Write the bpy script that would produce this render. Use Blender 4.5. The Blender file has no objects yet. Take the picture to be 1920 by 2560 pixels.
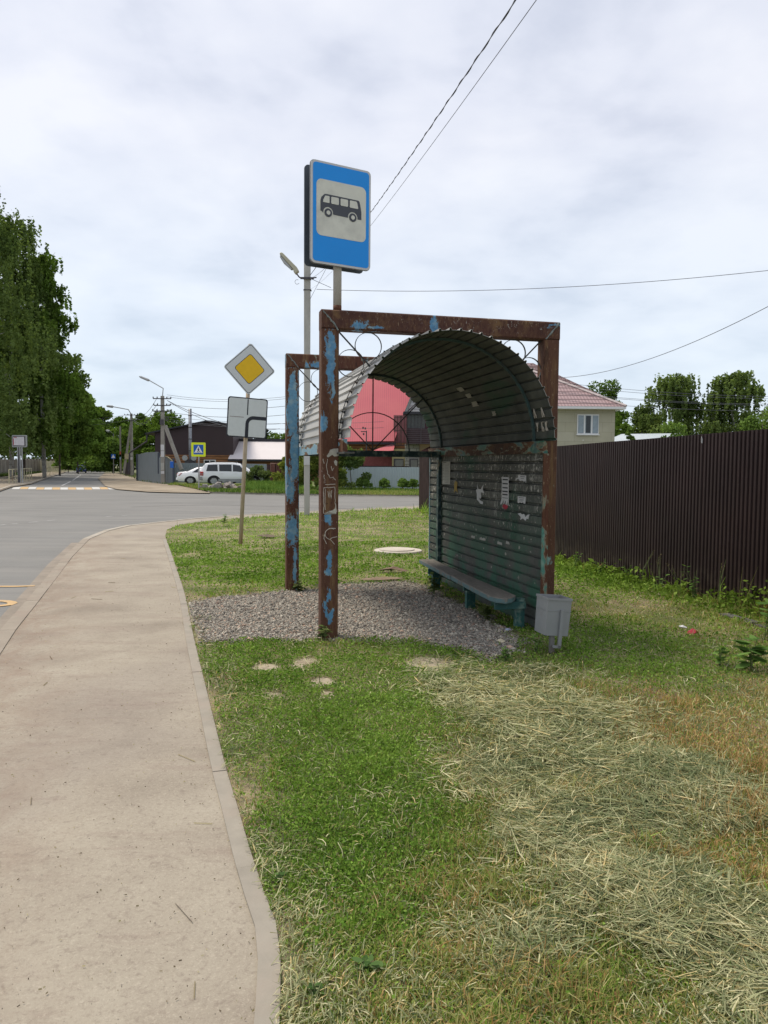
import bpy, bmesh, math, random
import numpy as np
from mathutils import Vector, Matrix
R = math.radians
random.seed(7); rng = np.random.default_rng(7)
sc = bpy.context.scene
col = sc.collection

# ---------------------------------------------------------------- camera
CAM_H, PITCH, ROLL, FPX = 1.6, R(3.4), R(0.45), 1923.0
cam = bpy.data.cameras.new("camera"); camo = bpy.data.objects.new("camera", cam); col.objects.link(camo)
cam.sensor_fit = 'VERTICAL'; cam.sensor_height = 36.0; cam.lens = 36.0 * FPX / 2560.0
cam.clip_start = 0.05; cam.clip_end = 3000
camo.location = (0, 0, CAM_H); camo.rotation_euler = (R(90) - PITCH, -ROLL, 0)
sc.camera = camo

# ---------------------------------------------------------------- sky, sun, exposure
SUN_EL, SUN_AZ = R(60), R(-62)          # azimuth measured from +Y towards +X : sun high on the road side
w = bpy.data.worlds.new("World"); sc.world = w; w.use_nodes = True
nt = w.node_tree; nt.nodes.clear()
def wn(t, **k):
    n = nt.nodes.new(t)
    for a, b in k.items(): setattr(n, a, b)
    return n
out = wn('ShaderNodeOutputWorld'); bg = wn('ShaderNodeBackground'); nt.links.new(bg.outputs[0], out.inputs[0])
sky = wn('ShaderNodeTexSky', sky_type='NISHITA', sun_disc=False, sun_elevation=SUN_EL, sun_rotation=SUN_AZ)
tc = wn('ShaderNodeTexCoord'); sep = wn('ShaderNodeSeparateXYZ'); nt.links.new(tc.outputs['Generated'], sep.inputs[0])
def wmath(op, a, b=None, c=None):
    n = wn('ShaderNodeMath', operation=op)
    for i, v in enumerate((a, b, c)):
        if v is None: continue
        if isinstance(v, (int, float)): n.inputs[i].default_value = v
        else: nt.links.new(v, n.inputs[i])
    return n.outputs[0]
zz = wmath('MAXIMUM', sep.outputs[2], 0.0)
den = wmath('ADD', zz, 0.22)
cx = wmath('DIVIDE', sep.outputs[0], den); cy = wmath('DIVIDE', sep.outputs[1], den)
cmb = wn('ShaderNodeCombineXYZ'); nt.links.new(cx, cmb.inputs[0]); nt.links.new(cy, cmb.inputs[1])
n1 = wn('ShaderNodeTexNoise'); n1.inputs['Scale'].default_value = 1.7; n1.inputs['Detail'].default_value = 7; n1.inputs['Roughness'].default_value = .5; n1.inputs['Distortion'].default_value = .25
n2 = wn('ShaderNodeTexNoise'); n2.inputs['Scale'].default_value = 6.0; n2.inputs['Detail'].default_value = 5
nt.links.new(cmb.outputs[0], n1.inputs['Vector']); nt.links.new(cmb.outputs[0], n2.inputs['Vector'])
cl = wmath('MULTIPLY_ADD', n2.outputs[0], 0.22, wmath('MULTIPLY', n1.outputs[0], 0.78))
rp = wn('ShaderNodeValToRGB'); nt.links.new(cl, rp.inputs[0])
rp.color_ramp.elements[0].position = .37; rp.color_ramp.elements[0].color = (.47, .50, .585, 1)
rp.color_ramp.elements[1].position = .60; rp.color_ramp.elements[1].color = (.69, .70, .745, 1)
e = rp.color_ramp.elements.new(.475); e.color = (.60, .62, .69, 1)
# thin milky blue air low above the horizon
hz = wn('ShaderNodeMapRange'); nt.links.new(zz, hz.inputs[0]); hz.inputs[1].default_value = 0.0; hz.inputs[2].default_value = .38; hz.inputs[3].default_value = .7; hz.inputs[4].default_value = 0
mx = wn('ShaderNodeMixRGB'); nt.links.new(hz.outputs[0], mx.inputs[0]); nt.links.new(rp.outputs[0], mx.inputs[1]); mx.inputs[2].default_value = (.53, .64, .725, 1)
sk = wn('ShaderNodeMixRGB', blend_type='MULTIPLY'); sk.inputs[0].default_value = 1; nt.links.new(sky.outputs[0], sk.inputs[1]); sk.inputs[2].default_value = (.1, .1, .1, 1)
m2 = wn('ShaderNodeMixRGB'); m2.inputs[0].default_value = .9; nt.links.new(sk.outputs[0], m2.inputs[1]); nt.links.new(mx.outputs[0], m2.inputs[2])
nt.links.new(m2.outputs[0], bg.inputs[0]); bg.inputs[1].default_value = 1.0
sl = bpy.data.lights.new("sun", 'SUN'); sl.energy = 2.5; sl.angle = R(20); sl.color = (1, .90, .76)
so = bpy.data.objects.new("sun", sl); col.objects.link(so); so.location = (-20, 10, 30)
sd = Vector((math.sin(SUN_AZ) * math.cos(SUN_EL), math.cos(SUN_AZ) * math.cos(SUN_EL), math.sin(SUN_EL)))
so.rotation_euler = sd.to_track_quat('Z', 'Y').to_euler()
sc.view_settings.view_transform = 'Standard'; sc.view_settings.look = 'None'
sc.view_settings.exposure = 0.5; sc.view_settings.gamma = 1.0; sc.view_settings.use_curve_mapping = False

# ---------------------------------------------------------------- survey helpers (photo point -> place in the world)
def ray(px, py):
    dx, dy = px - 960.0, py - 1280.0
    X = dx * np.cos(ROLL) + dy * np.sin(ROLL); Y = -dx * np.sin(ROLL) + dy * np.cos(ROLL)
    return np.array([X / FPX, np.cos(PITCH) - Y / FPX * np.sin(PITCH), -np.sin(PITCH) - Y / FPX * np.cos(PITCH)])
def spot(px, py, z=0.0):
    d = ray(px, py); t = (z - CAM_H) / d[2]; return Vector((d[0] * t, d[1] * t, z))
def far(px, py, Y):                       # the point at distance Y ahead
    d = ray(px, py); t = Y / d[1]; return Vector((d[0] * t, Y, CAM_H + d[2] * t))

# ---------------------------------------------------------------- object helpers
def tag(o, label=None, cat=None, group=None, kind=None):
    if label: o['label'] = label
    if cat: o['category'] = cat
    if group: o['group'] = group
    if kind: o['kind'] = kind
    return o
def thing(name, label, cat, loc=(0, 0, 0), rz=0.0, group=None):
    o = bpy.data.objects.new(name, None); col.objects.link(o); o.location = loc; o.rotation_euler = (0, 0, rz)
    o.empty_display_size = .3
    return tag(o, label, cat, group)
def copy_tree(o, parent=None):
    c = o.copy(); col.objects.link(c)
    if parent: c.parent = parent
    for ch in list(o.children): copy_tree(ch, c)
    return c
class MB:
    def __init__(s): s.v = []; s.f = []; s.mi = []; s.M = Matrix.Identity(4); s.cur = 0
    def add(s, vs, fs):
        b = len(s.v); s.v += [tuple(s.M @ Vector(p)) for p in vs]
        for f in fs: s.f.append([b + i for i in f]); s.mi.append(s.cur)
        return s
    def box(s, x0, x1, y0, y1, z0, z1):
        return s.add([(x0,y0,z0),(x1,y0,z0),(x1,y1,z0),(x0,y1,z0),(x0,y0,z1),(x1,y0,z1),(x1,y1,z1),(x0,y1,z1)],
            [(0,3,2,1),(4,5,6,7),(0,1,5,4),(1,2,6,5),(2,3,7,6),(3,0,4,7)])
    def cbox(s, x0, x1, y0, y1, z0, z1, c=.006):     # box with chamfered long edges (along z)
        o = [(x0+c,y0),(x1-c,y0),(x1,y0+c),(x1,y1-c),(x1-c,y1),(x0+c,y1),(x0,y1-c),(x0,y0+c)]
        return s.prism(o, z0, z1)
    def prism(s, o, z0, z1):                          # outline in xy, extruded in z
        n = len(o); vs = [(x, y, z0) for x, y in o] + [(x, y, z1) for x, y in o]
        return s.add(vs, [tuple(range(n))[::-1], tuple(range(n, 2*n))] + [(i, (i+1) % n, n + (i+1) % n, n + i) for i in range(n)])
    def plate(s, o, y0, y1):                          # outline in xz, extruded in y
        n = len(o); vs = [(x, y0, z) for x, z in o] + [(x, y1, z) for x, z in o]
        return s.add(vs, [tuple(range(n)), tuple(range(n, 2*n))[::-1]] + [(i, n + i, n + (i+1) % n, (i+1) % n) for i in range(n)])
    def tube(s, pts, r, n=8, cap=True):
        pts = [Vector(p) for p in pts]; rr = r if isinstance(r, (list, tuple)) else [r] * len(pts)
        vs = []; m = len(pts); up = None
        for i, p in enumerate(pts):
            t = (pts[min(i+1, m-1)] - pts[max(i-1, 0)]).normalized()
            if up is None: up = Vector((0, 0, 1)) if abs(t.z) < .9 else Vector((1, 0, 0))
            a = t.cross(up).normalized(); b = a.cross(t).normalized(); up = b
            for k in range(n):
                q = 2 * math.pi * k / n; vs.append(tuple(p + a * math.cos(q) * rr[i] + b * math.sin(q) * rr[i]))
        fs = [(i*n+k, i*n+(k+1) % n, (i+1)*n+(k+1) % n, (i+1)*n+k) for i in range(m-1) for k in range(n)]
        if cap: fs += [tuple(range(n))[::-1], tuple(range((m-1)*n, m*n))]
        return s.add(vs, fs)
    def bar(s, a, b, wd, th, side=None):              # flat rectangular bar from a to b
        a, b = Vector(a), Vector(b); t = (b - a).normalized()
        side = Vector(side) if side else (t.cross(Vector((0, 0, 1))) if abs(t.z) < .95 else Vector((0, 1, 0)))
        u = side.normalized() * wd / 2; n = t.cross(u).normalized() * th / 2
        vs = [a-u-n, a+u-n, a+u+n, a-u+n, b-u-n, b+u-n, b+u+n, b-u+n]
        return s.add(vs, [(0,3,2,1),(4,5,6,7),(0,1,5,4),(1,2,6,5),(2,3,7,6),(3,0,4,7)])
    def ring(s, c, r, wd, th, a0=0, a1=2*math.pi, n=28):   # flat band bent in the xz plane, width along y
        vs = []; closed = abs(a1 - a0 - 2*math.pi) < 1e-6; m = n if closed else n + 1
        for i in range(m):
            q = a0 + (a1 - a0) * i / n
            for rr, yy in ((r-th/2, -wd/2), (r+th/2, -wd/2), (r+th/2, wd/2), (r-th/2, wd/2)):
                vs.append((c[0] + rr*math.cos(q), c[1] + yy, c[2] + rr*math.sin(q)))
        fs = [(i*4+k, i*4+(k+1) % 4, ((i+1) % m)*4+(k+1) % 4, ((i+1) % m)*4+k) for i in range(n) for k in range(4)]
        return s.add(vs, fs)
    def build(s, name, mat, parent=None, smooth=False, bevel=0):
        me = bpy.data.meshes.new(name); me.from_pydata(s.v, [], s.f)
        for m in (mat if isinstance(mat, (list, tuple)) else [mat]): me.materials.append(m)
        if any(s.mi): me.polygons.foreach_set('material_index', s.mi)
        if smooth: me.polygons.foreach_set('use_smooth', [True] * len(me.polygons))
        bm = bmesh.new(); bm.from_mesh(me); bmesh.ops.recalc_face_normals(bm, faces=bm.faces)
        if bevel: bmesh.ops.bevel(bm, geom=[e for e in bm.edges if len(e.link_faces) == 2 and e.calc_face_angle(0) > .6], offset=bevel, segments=1, affect='EDGES')
        bm.to_mesh(me); bm.free(); me.update()
        o = bpy.data.objects.new(name, me); col.objects.link(o)
        if parent: o.parent = parent
        return o
def rrect(x0, x1, z0, z1, r, n=5):
    o = []
    for cx_, cz_, a in ((x1-r, z0+r, -90), (x1-r, z1-r, 0), (x0+r, z1-r, 90), (x0+r, z0+r, 180)):
        for i in range(n+1):
            q = R(a + 90*i/n); o.append((cx_ + r*math.cos(q), cz_ + r*math.sin(q)))
    return o
def circ(cx_, cz_, r, n=24, a0=0, a1=360):
    return [(cx_ + r*math.cos(R(a0+(a1-a0)*i/n)), cz_ + r*math.sin(R(a0+(a1-a0)*i/n))) for i in range(n)]

# ---------------------------------------------------------------- material helpers
class NT:
    def __init__(s, name):
        s.m = bpy.data.materials.new(name); s.m.use_nodes = True; s.t = s.m.node_tree; s.t.nodes.clear()
        s.o = s.n('ShaderNodeOutputMaterial'); s.tc = s.n('ShaderNodeTexCoord')
    def n(s, ty, **k):
        x = s.t.nodes.new(ty)
        for a, b in k.items(): setattr(x, a, b)
        return x
    def set(s, inp, v):
        if isinstance(v, bpy.types.NodeSocket): s.t.links.new(v, inp)
        else: inp.default_value = v
    def math(s, op, a, b=0.0, clamp=False):
        x = s.n('ShaderNodeMath', operation=op); x.use_clamp = clamp; s.set(x.inputs[0], a); s.set(x.inputs[1], b); return x.outputs[0]
    def map(s, scale=(1,1,1), loc=(0,0,0), rot=(0,0,0), src='Object'):
        x = s.n('ShaderNodeMapping'); s.t.links.new(s.tc.outputs[src], x.inputs[0])
        x.inputs['Location'].default_value = loc; x.inputs['Rotation'].default_value = rot; x.inputs['Scale'].default_value = scale; return x.outputs[0]
    def noise(s, vec, scale, detail=5, rough=.55, dist=0):
        x = s.n('ShaderNodeTexNoise'); s.set(x.inputs['Vector'], vec); x.inputs['Scale'].default_value = scale
        x.inputs['Detail'].default_value = detail; x.inputs['Roughness'].default_value = rough; x.inputs['Distortion'].default_value = dist; return x.outputs[0]
    def ramp(s, v, stops, const=False):
        x = s.n('ShaderNodeValToRGB'); s.set(x.inputs[0], v); cr = x.color_ramp
        if const: cr.interpolation = 'CONSTANT'
        while len(cr.elements) > 1: cr.elements.remove(cr.elements[-1])
        cr.elements[0].position = stops[0][0]; cr.elements[0].color = (*stops[0][1], 1) if isinstance(stops[0][1], tuple) else (stops[0][1],)*3 + (1,)
        for p, c in stops[1:]:
            e = cr.elements.new(p); e.color = (*c, 1) if isinstance(c, tuple) else (c, c, c, 1)
        return x.outputs[0]
    def mix(s, f, a, b, mode='MIX'):
        x = s.n('ShaderNodeMixRGB', blend_type=mode); s.set(x.inputs[0], f)
        s.set(x.inputs[1], (*a, 1) if isinstance(a, tuple) else a); s.set(x.inputs[2], (*b, 1) if isinstance(b, tuple) else b); return x.outputs[0]
    def step(s, v, a, b):
        x = s.n('ShaderNodeMapRange'); s.set(x.inputs[0], v); x.inputs[1].default_value = a; x.inputs[2].default_value = b; return x.outputs[0]
    def bump(s, h, strength, dist=.01):
        x = s.n('ShaderNodeBump'); s.set(x.inputs['Height'], h); x.inputs['Strength'].default_value = strength; x.inputs['Distance'].default_value = dist; return x.outputs[0]
    def end(s, color, rough=.7, metal=0., bump=None, spec=.35):
        b = s.n('ShaderNodeBsdfPrincipled'); s.set(b.inputs['Base Color'], (*color, 1) if isinstance(color, tuple) else color)
        s.set(b.inputs['Roughness'], rough); s.set(b.inputs['Metallic'], metal); b.inputs['Specular IOR Level'].default_value = spec
        if bump is not None: s.t.links.new(bump, b.inputs['Normal'])
        s.t.links.new(b.outputs[0], s.o.inputs[0]); return s.m

def M_plain(name, c, rough=.6, metal=0., var=.18, scale=6., bump=0., dirt=None, spec=.35, stretch=(1,1,1)):
    t = NT(name); v = t.map(scale=stretch)
    a = t.noise(v, scale, 6, .6); k = t.ramp(a, [(.25, 1-var), (.75, 1+var)])
    cc = t.mix(1., c, k, 'MULTIPLY')
    if dirt: cc = t.mix(t.step(t.noise(v, scale*.45, 7, .65), .48, .72), cc, dirt)
    return t.end(cc, rough, metal, t.bump(t.noise(v, scale*6, 4), bump) if bump else None, spec)

def M_rust(name, blobs=(), thr=.62, base=(.085, .030, .016), blue=(.085, .225, .37), zfade=None, scr=(0, 3), scr_amt=.5, green=None, tscale=1., grain=(1, 1, .45)):
    """peeling paint over rust; blobs = (x, y, z, rx, ry, rz) patches of surviving paint, in the part's own space"""
    t = NT(name); v = t.map()
    vs = t.map(scale=grain)
    big = t.noise(vs, 5*tscale, 9, .62, .3); fine = t.noise(t.map(scale=(1, 1, .35)), 40, 6, .7)
    rust = t.ramp(fine, [(.28, (.030, .012, .008)), (.45, base), (.6, (.085, .040, .026)), (.74, (.145, .085, .050)), (.9, (.30, .19, .10))])
    rust = t.mix(t.step(t.noise(vs, 3.1, 6, .6), .45, .7), rust, (.095, .044, .024), 'MIX')
    rust = t.mix(t.math('MULTIPLY', t.step(t.noise(t.map(scale=(grain[0]*2.2, grain[1]*2.2, grain[2]*.5)), 7, 8, .7), .52, .66), .75), rust, (.17, .10, .045))
    rust = t.mix(t.step(t.noise(t.map(scale=grain), 8, 8, .75, .8), .60, .68), rust, (.028, .014, .011))
    rust = t.mix(t.step(t.noise(t.map(scale=(1,1,.2)), 90, 4, .7), .62, .72), rust, (.33, .25, .16))
    # score = noise + blob bonuses
    score = big
    if zfade:
        sp = t.n('ShaderNodeSeparateXYZ'); t.set(sp.inputs[0], v)
        score = t.math('ADD', score, t.ramp(t.math('DIVIDE', sp.outputs[2], 3.1), [(p, .5 + o) for p, o in zfade])); score = t.math('SUBTRACT', score, .5)
    nz = t.noise(t.map(scale=(1, 1, .5)), 26*tscale, 8, .75, .6)
    nv = t.n('ShaderNodeTexNoise'); t.set(nv.inputs['Vector'], t.map(scale=grain)); nv.inputs['Scale'].default_value = 13; nv.inputs['Detail'].default_value = 9; nv.inputs['Roughness'].default_value = .72
    va = t.n('ShaderNodeVectorMath', operation='SUBTRACT'); t.set(va.inputs[0], nv.outputs[1]); va.inputs[1].default_value = (.5, .5, .5)
    vb = t.n('ShaderNodeVectorMath', operation='MULTIPLY_ADD'); t.set(vb.inputs[0], va.outputs[0]); vb.inputs[1].default_value = (.13, .13, .22); t.set(vb.inputs[2], v)
    for (x, y, z, rx, ry, rz) in blobs:
        mp = t.n('ShaderNodeMapping', vector_type='TEXTURE'); t.set(mp.inputs[0], vb.outputs[0])
        mp.inputs['Location'].default_value = (x, y, z); mp.inputs['Scale'].default_value = (rx, ry, rz)
        ln = t.n('ShaderNodeVectorMath', operation='LENGTH'); t.set(ln.inputs[0], mp.outputs[0])
        b = t.math('SUBTRACT', 1.0, t.math('ADD', ln.outputs[1], t.math('MULTIPLY', t.math('SUBTRACT', nz, .5), 3.2)))
        score = t.math('MAXIMUM', score, t.math('ADD', thr, t.math('MULTIPLY', b, .5)))
    m = t.step(score, thr - .006, thr + .006)
    edge = t.math('SUBTRACT', t.step(score, thr - .035, thr - .02), m, True)
    pc = t.ramp(t.noise(v, 30, 5), [(.3, tuple(c*.75 for c in blue)), (.7, tuple(min(1, c*1.12) for c in blue))])
    pc = t.mix(t.step(t.noise(v, 11, 5), .5, .66), pc, tuple(.6*a+.4*b for a, b in zip(blue, (.36, .42, .34))))
    if green: pc = t.mix(t.step(t.noise(v, 4, 5), .47, .55), pc, green)
    c = t.mix(m, rust, pc); c = t.mix(t.math('MULTIPLY', edge, .6), c, (.25, .26, .19)); c = t.mix(t.math('MULTIPLY', m, t.math('MULTIPLY', t.step(t.noise(v, 45, 6, .8), .60, .66), .9)), c, (.06, .03, .02))
    # scratches and shreds of glued paper
    sp2 = t.n('ShaderNodeSeparateXYZ'); t.set(sp2.inputs[0], v)
    zone = t.math('MULTIPLY', t.step(sp2.outputs[2], scr[0], scr[0]+.15), t.math('SUBTRACT', 1., t.step(sp2.outputs[2], scr[1]-.15, scr[1])))
    w1 = t.noise(t.map(scale=(1, 1, .55)), 26, 8, .75, 1.2)
    sm = t.step(w1, .66 - .07*scr_amt, .68 - .07*scr_amt)
    c = t.mix(t.math('MULTIPLY', t.math('MULTIPLY', sm, zone), .85), c, (.42, .40, .35))
    h = t.math('ADD', t.math('MULTIPLY', m, .5), t.math('MULTIPLY', fine, .6))
    return t.end(c, t.math('SUBTRACT', .85, t.math('MULTIPLY', m, .35)), 0, t.bump(h, .5, .004), .3)

# ---------------------------------------------------------------- value noise for ground layout
def vnoise(x, y, s, seed=0):
    r = np.random.default_rng(seed); T = r.random((64, 64))
    x = np.asarray(x) / s; y = np.asarray(y) / s
    xi = np.floor(x).astype(int); yi = np.floor(y).astype(int); fx = x - xi; fy = y - yi
    fx = fx*fx*(3-2*fx); fy = fy*fy*(3-2*fy)
    g = lambda a, b: T[a % 64, b % 64]
    return (g(xi,yi)*(1-fx)+g(xi+1,yi)*fx)*(1-fy) + (g(xi,yi+1)*(1-fx)+g(xi+1,yi+1)*fx)*fy
def fbm(x, y, s, seed=0): return (vnoise(x,y,s,seed)*.5 + vnoise(x,y,s/2.1,seed+1)*.27 + vnoise(x,y,s/4.3,seed+2)*.15 + vnoise(x,y,s/9,seed+3)*.08)

# ================================================================= SETTING
ROADZ = -0.12
def sheet(name, pts, z, mat, kind='structure'):
    me = bpy.data.meshes.new(name); bm = bmesh.new()
    vs = [bm.verts.new((p[0], p[1], z)) for p in pts]; f = bm.faces.new(vs)
    bmesh.ops.triangulate(bm, faces=[f]); bmesh.ops.recalc_face_normals(bm, faces=bm.faces)
    if bm.faces[:] and bm.faces[0].normal.z < 0: bmesh.ops.reverse_faces(bm, faces=bm.faces)
    bm.to_mesh(me); bm.free(); me.materials.append(mat)
    o = bpy.data.objects.new(name, me); col.objects.link(o); tag(o, kind=kind); return o
P2 = lambda px, py, z=0.: tuple(spot(px, py, z))[:2]

# materials of the ground
t = NT('distant_earth'); v = t.map(); t.end(t.mix(t.step(t.noise(v, .15, 8, .6), .42, .6), (.075, .11, .03), (.21, .18, .11)), .95); m_field = t.m
t = NT('soil'); v = t.map()
c = t.ramp(t.noise(v, 2.2, 9, .65), [(.3, (.13, .105, .06)), (.5, (.26, .21, .13)), (.7, (.38, .31, .20))])
c = t.mix(t.step(t.noise(v, .9, 6), .45, .6), c, (.12, .13, .05)); h = t.noise(v, 40, 6, .7)
t.end(c, .95, 0, t.bump(h, .8, .02)); m_soil = t.m
t = NT('asphalt'); v = t.map()
c = t.ramp(t.noise(v, .35, 8, .6), [(.3, (.125, .125, .119)), (.7, (.175, .174, .166))])
c = t.mix(t.step(t.noise(t.map(scale=(.25, 1.6, 1), rot=(0, 0, R(20))), .8, 6, .6), .45, .75), c, (.20, .193, .178))
c = t.mix(t.math('MULTIPLY', t.step(t.noise(v, 220, 3, .8), .4, .75), .55), c, (.25, .245, .23)); 
c = t.mix(t.step(t.noise(v, 1.4, 10, .75, 1.5), .62, .7), c, (.115, .114, .11))
c = t.mix(t.math('MULTIPLY', t.step(t.noise(t.map(scale=(.12, 1, 1), rot=(0, 0, R(-12))), 2.2, 9, .75), .52, .62), .35), c, (.105, .105, .102))
c = t.mix(t.math('MULTIPLY', t.step(t.noise(v, 38, 5, .85), .52, .62), .35), c, (.22, .215, .20))
m_asphalt = t.end(c, .88, 0, t.bump(t.noise(v, 160, 3), .35, .004))
t = NT('dusty_pavement'); v = t.map()
c = t.ramp(t.noise(v, 1.1, 9, .6, .3), [(.3, (.215, .185, .145)), (.45, (.285, .250, .198)), (.58, (.325, .290, .230)), (.75, (.365, .33, .265))])
c = t.mix(t.math('MULTIPLY', t.step(t.noise(t.map(scale=(.35, 1.5, 1), rot=(0, 0, R(-14))), 1.9, 10, .75), .52, .66), .6), c, (.215, .165, .135))
c = t.mix(t.math('MULTIPLY', t.step(t.noise(v, 9, 10, .8, .6), .56, .66), .5), c, (.20, .16, .13))
c = t.mix(t.math('MULTIPLY', t.step(t.noise(v, 260, 3, .8), .55, .75), .35), c, (.16, .135, .115))
c = t.mix(t.math('MULTIPLY', t.step(t.noise(v, 55, 6, .85), .50, .62), .42), c, (.20, .165, .13))
c = t.mix(t.math('MULTIPLY', t.step(t.noise(t.map(loc=(5, 3, 0)), 85, 4, .85), .54, .64), .40), c, (.46, .41, .33))
vo = t.n('ShaderNodeTexVoronoi'); t.set(vo.inputs['Vector'], v); vo.inputs['Scale'].default_value = 42
gr = t.math('MULTIPLY', t.math('SUBTRACT', 1., t.step(vo.outputs['Distance'], .10, .17)), t.step(t.noise(v, 3, 4), .54, .64))
c = t.mix(t.math('MULTIPLY', gr, .5), c, (.13, .11, .09))
wv = t.n('ShaderNodeTexWave'); t.set(wv.inputs['Vector'], t.map(scale=(.28, 1, 1), rot=(0, 0, R(6)))); wv.inputs['Scale'].default_value = .13; wv.inputs['Distortion'].default_value = 3.5; wv.inputs['Detail'].default_value = 5
c = t.mix(t.math('MULTIPLY', t.step(wv.outputs[0], .95, 1.), .22), c, (.2, .17, .155))
sq = t.n('ShaderNodeSeparateXYZ'); t.set(sq.inputs[0], v); qd = t.math('ADD', sq.outputs[0], t.math('MULTIPLY', sq.outputs[1], .33))
c = t.mix(t.math('MULTIPLY', t.math('MULTIPLY', t.step(qd, -.1, -1.0), t.step(t.noise(t.map(scale=(1, .6, 1)), 3.5, 10, .75, .5), .40, .62)), .7), c, (.215, .155, .115))
c = t.mix(t.math('MULTIPLY', t.step(t.noise(v, 22, 8, .8, .4), .54, .62), .45), c, (.17, .135, .11))
m_pave = t.end(c, .92, 0, t.bump(t.noise(v, 90, 6, .7), .5, .006))
t = NT('sand_shoulder'); v = t.map()
c = t.ramp(t.noise(v, .5, 9, .65), [(.3, (.16, .13, .095)), (.5, (.27, .225, .165)), (.7, (.35, .30, .23))])
m_sand = t.end(c, .95, 0, t.bump(t.noise(v, 12, 6, .7), .6, .05))
m_kerb = M_plain('kerb_concrete', (.275, .25, .208), .9, var=.16, scale=5, bump=.2, dirt=(.30, .255, .21))
m_kerb_far = M_plain('kerb_concrete_far', (.36, .33, .28), .9, var=.14, scale=3, dirt=(.3, .26, .2))
m_dustkerb = M_plain('dusty_kerb', (.27, .235, .19), .95, var=.12, scale=4, dirt=(.25, .20, .16))
m_white = M_plain('road_paint_white', (.52, .515, .49), .7, var=.1, scale=4, dirt=(.42, .41, .39))
m_yellow = M_plain('road_paint_ochre', (.50, .33, .15), .7, var=.12, scale=4, dirt=(.40, .30, .18))

g = sheet('ground', [(-900, -60), (900, -60), (900, 1600), (-900, 1600)], ROADZ - .03, m_field)

# road kerb line of the pavement (near side) and its inner grass-side edge
kerb_px = [(0, 1579), (66, 1504), (162, 1391), (208, 1348), (260, 1327), (318, 1314), (382, 1307), (480, 1297), (600, 1288), (760, 1279), (930, 1271), (1048, 1265), (1200, 1259)]
kerb = [(-.35, -3.0), (-1.6, 1.2)] + [P2(*p) for p in kerb_px] + [(40, 34)]
edge_px = [(697, 2338), (660, 2235), (627, 2134), (594, 2020), (560, 1904), (520, 1740), (486, 1600), (463, 1489), (436, 1405), (414, 1342)]
edge_px = [(660, 3000), (692, 2700), (700, 2560), (702, 2440)] + edge_px
edge = [(-.30, -3.0), (-.30, .5)] + [P2(*p) for p in edge_px]
back_px = [(418, 1325), (450, 1312), (520, 1303), (600, 1296), (760, 1286), (900, 1277), (960, 1274)]
back = [P2(*p) for p in back_px]
sheet('road', [(-60, -10)] + [(-.35, -10)] + kerb + [(60, 36), (60, 48)] + [P2(1500, 1250, ROADZ), P2(1048, 1240.5, ROADZ), P2(717, 1236, ROADZ), P2(560, 1234, ROADZ), P2(472, 1232, ROADZ), P2(420, 1230.5, ROADZ), P2(369, 1229, ROADZ), P2(294, 1223, ROADZ), P2(264, 1215, ROADZ), P2(246, 1196, ROADZ), P2(262, 1183, ROADZ), P2(262, 1177, ROADZ), P2(205, 1176, ROADZ), P2(171, 1179, ROADZ), P2(113, 1198, ROADZ), P2(80, 1210, ROADZ), P2(30, 1218, ROADZ), P2(0, 1229, ROADZ), P2(-160, 1262, ROADZ), (-60, 20)], ROADZ, m_asphalt)
sheet('pavement', kerb[:-1] + [P2(1200, 1270)] + back[::-1] + edge[::-1], .004, m_pave)
verge_outline = edge + back + [P2(1048, 1272), P2(1200, 1266), (40, 30), (40, -3)]
sheet('verge_ground', verge_outline, 0., m_soil)
def smooth_line(pts, k=6):
    q = []; n = len(pts)
    for i in range(n-1):
        p0, p1, p2, p3 = [np.array(pts[max(0, min(n-1, j))], float) for j in (i-1, i, i+1, i+2)]
        for u in np.linspace(0, 1, k, endpoint=False): q.append(tuple(.5*((2*p1) + (-p0+p2)*u + (2*p0-5*p1+4*p2-p3)*u*u + (-p0+3*p1-3*p2+p3)*u**3)))
    return q + [tuple(pts[-1])]
def curb(name, line, wd, z0, z1, mat, inward=1, step=1.0, gap=.004):
    mb = MB(); acc = 0
    pts = [Vector((p[0], p[1], 0)) for p in line]
    for a, b in zip(pts, pts[1:]):
        L = (b-a).length
        if L < 1e-3: continue
        k = max(1, round(L / step)); d = (b-a).normalized(); n = Vector((-d.y, d.x, 0)) * inward * wd
        for i in range(k):
            p = a + d * (L*i/k + gap/2); q = a + d * (L*(i+1)/k - gap/2); j = random.uniform(-.004, .004)
            vs = [(*p.xy, z0), (*q.xy, z0), (*(q+n).xy, z0), (*(p+n).xy, z0), (*p.xy, z1+j), (*q.xy, z1+j), (*(q+n).xy, z1+j), (*(p+n).xy, z1+j)]
            mb.add(vs, [(0,3,2,1),(4,5,6,7),(0,1,5,4),(1,2,6,5),(2,3,7,6),(3,0,4,7)])
    o = mb.build(name, mat); tag(o, kind='structure'); return o
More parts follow.
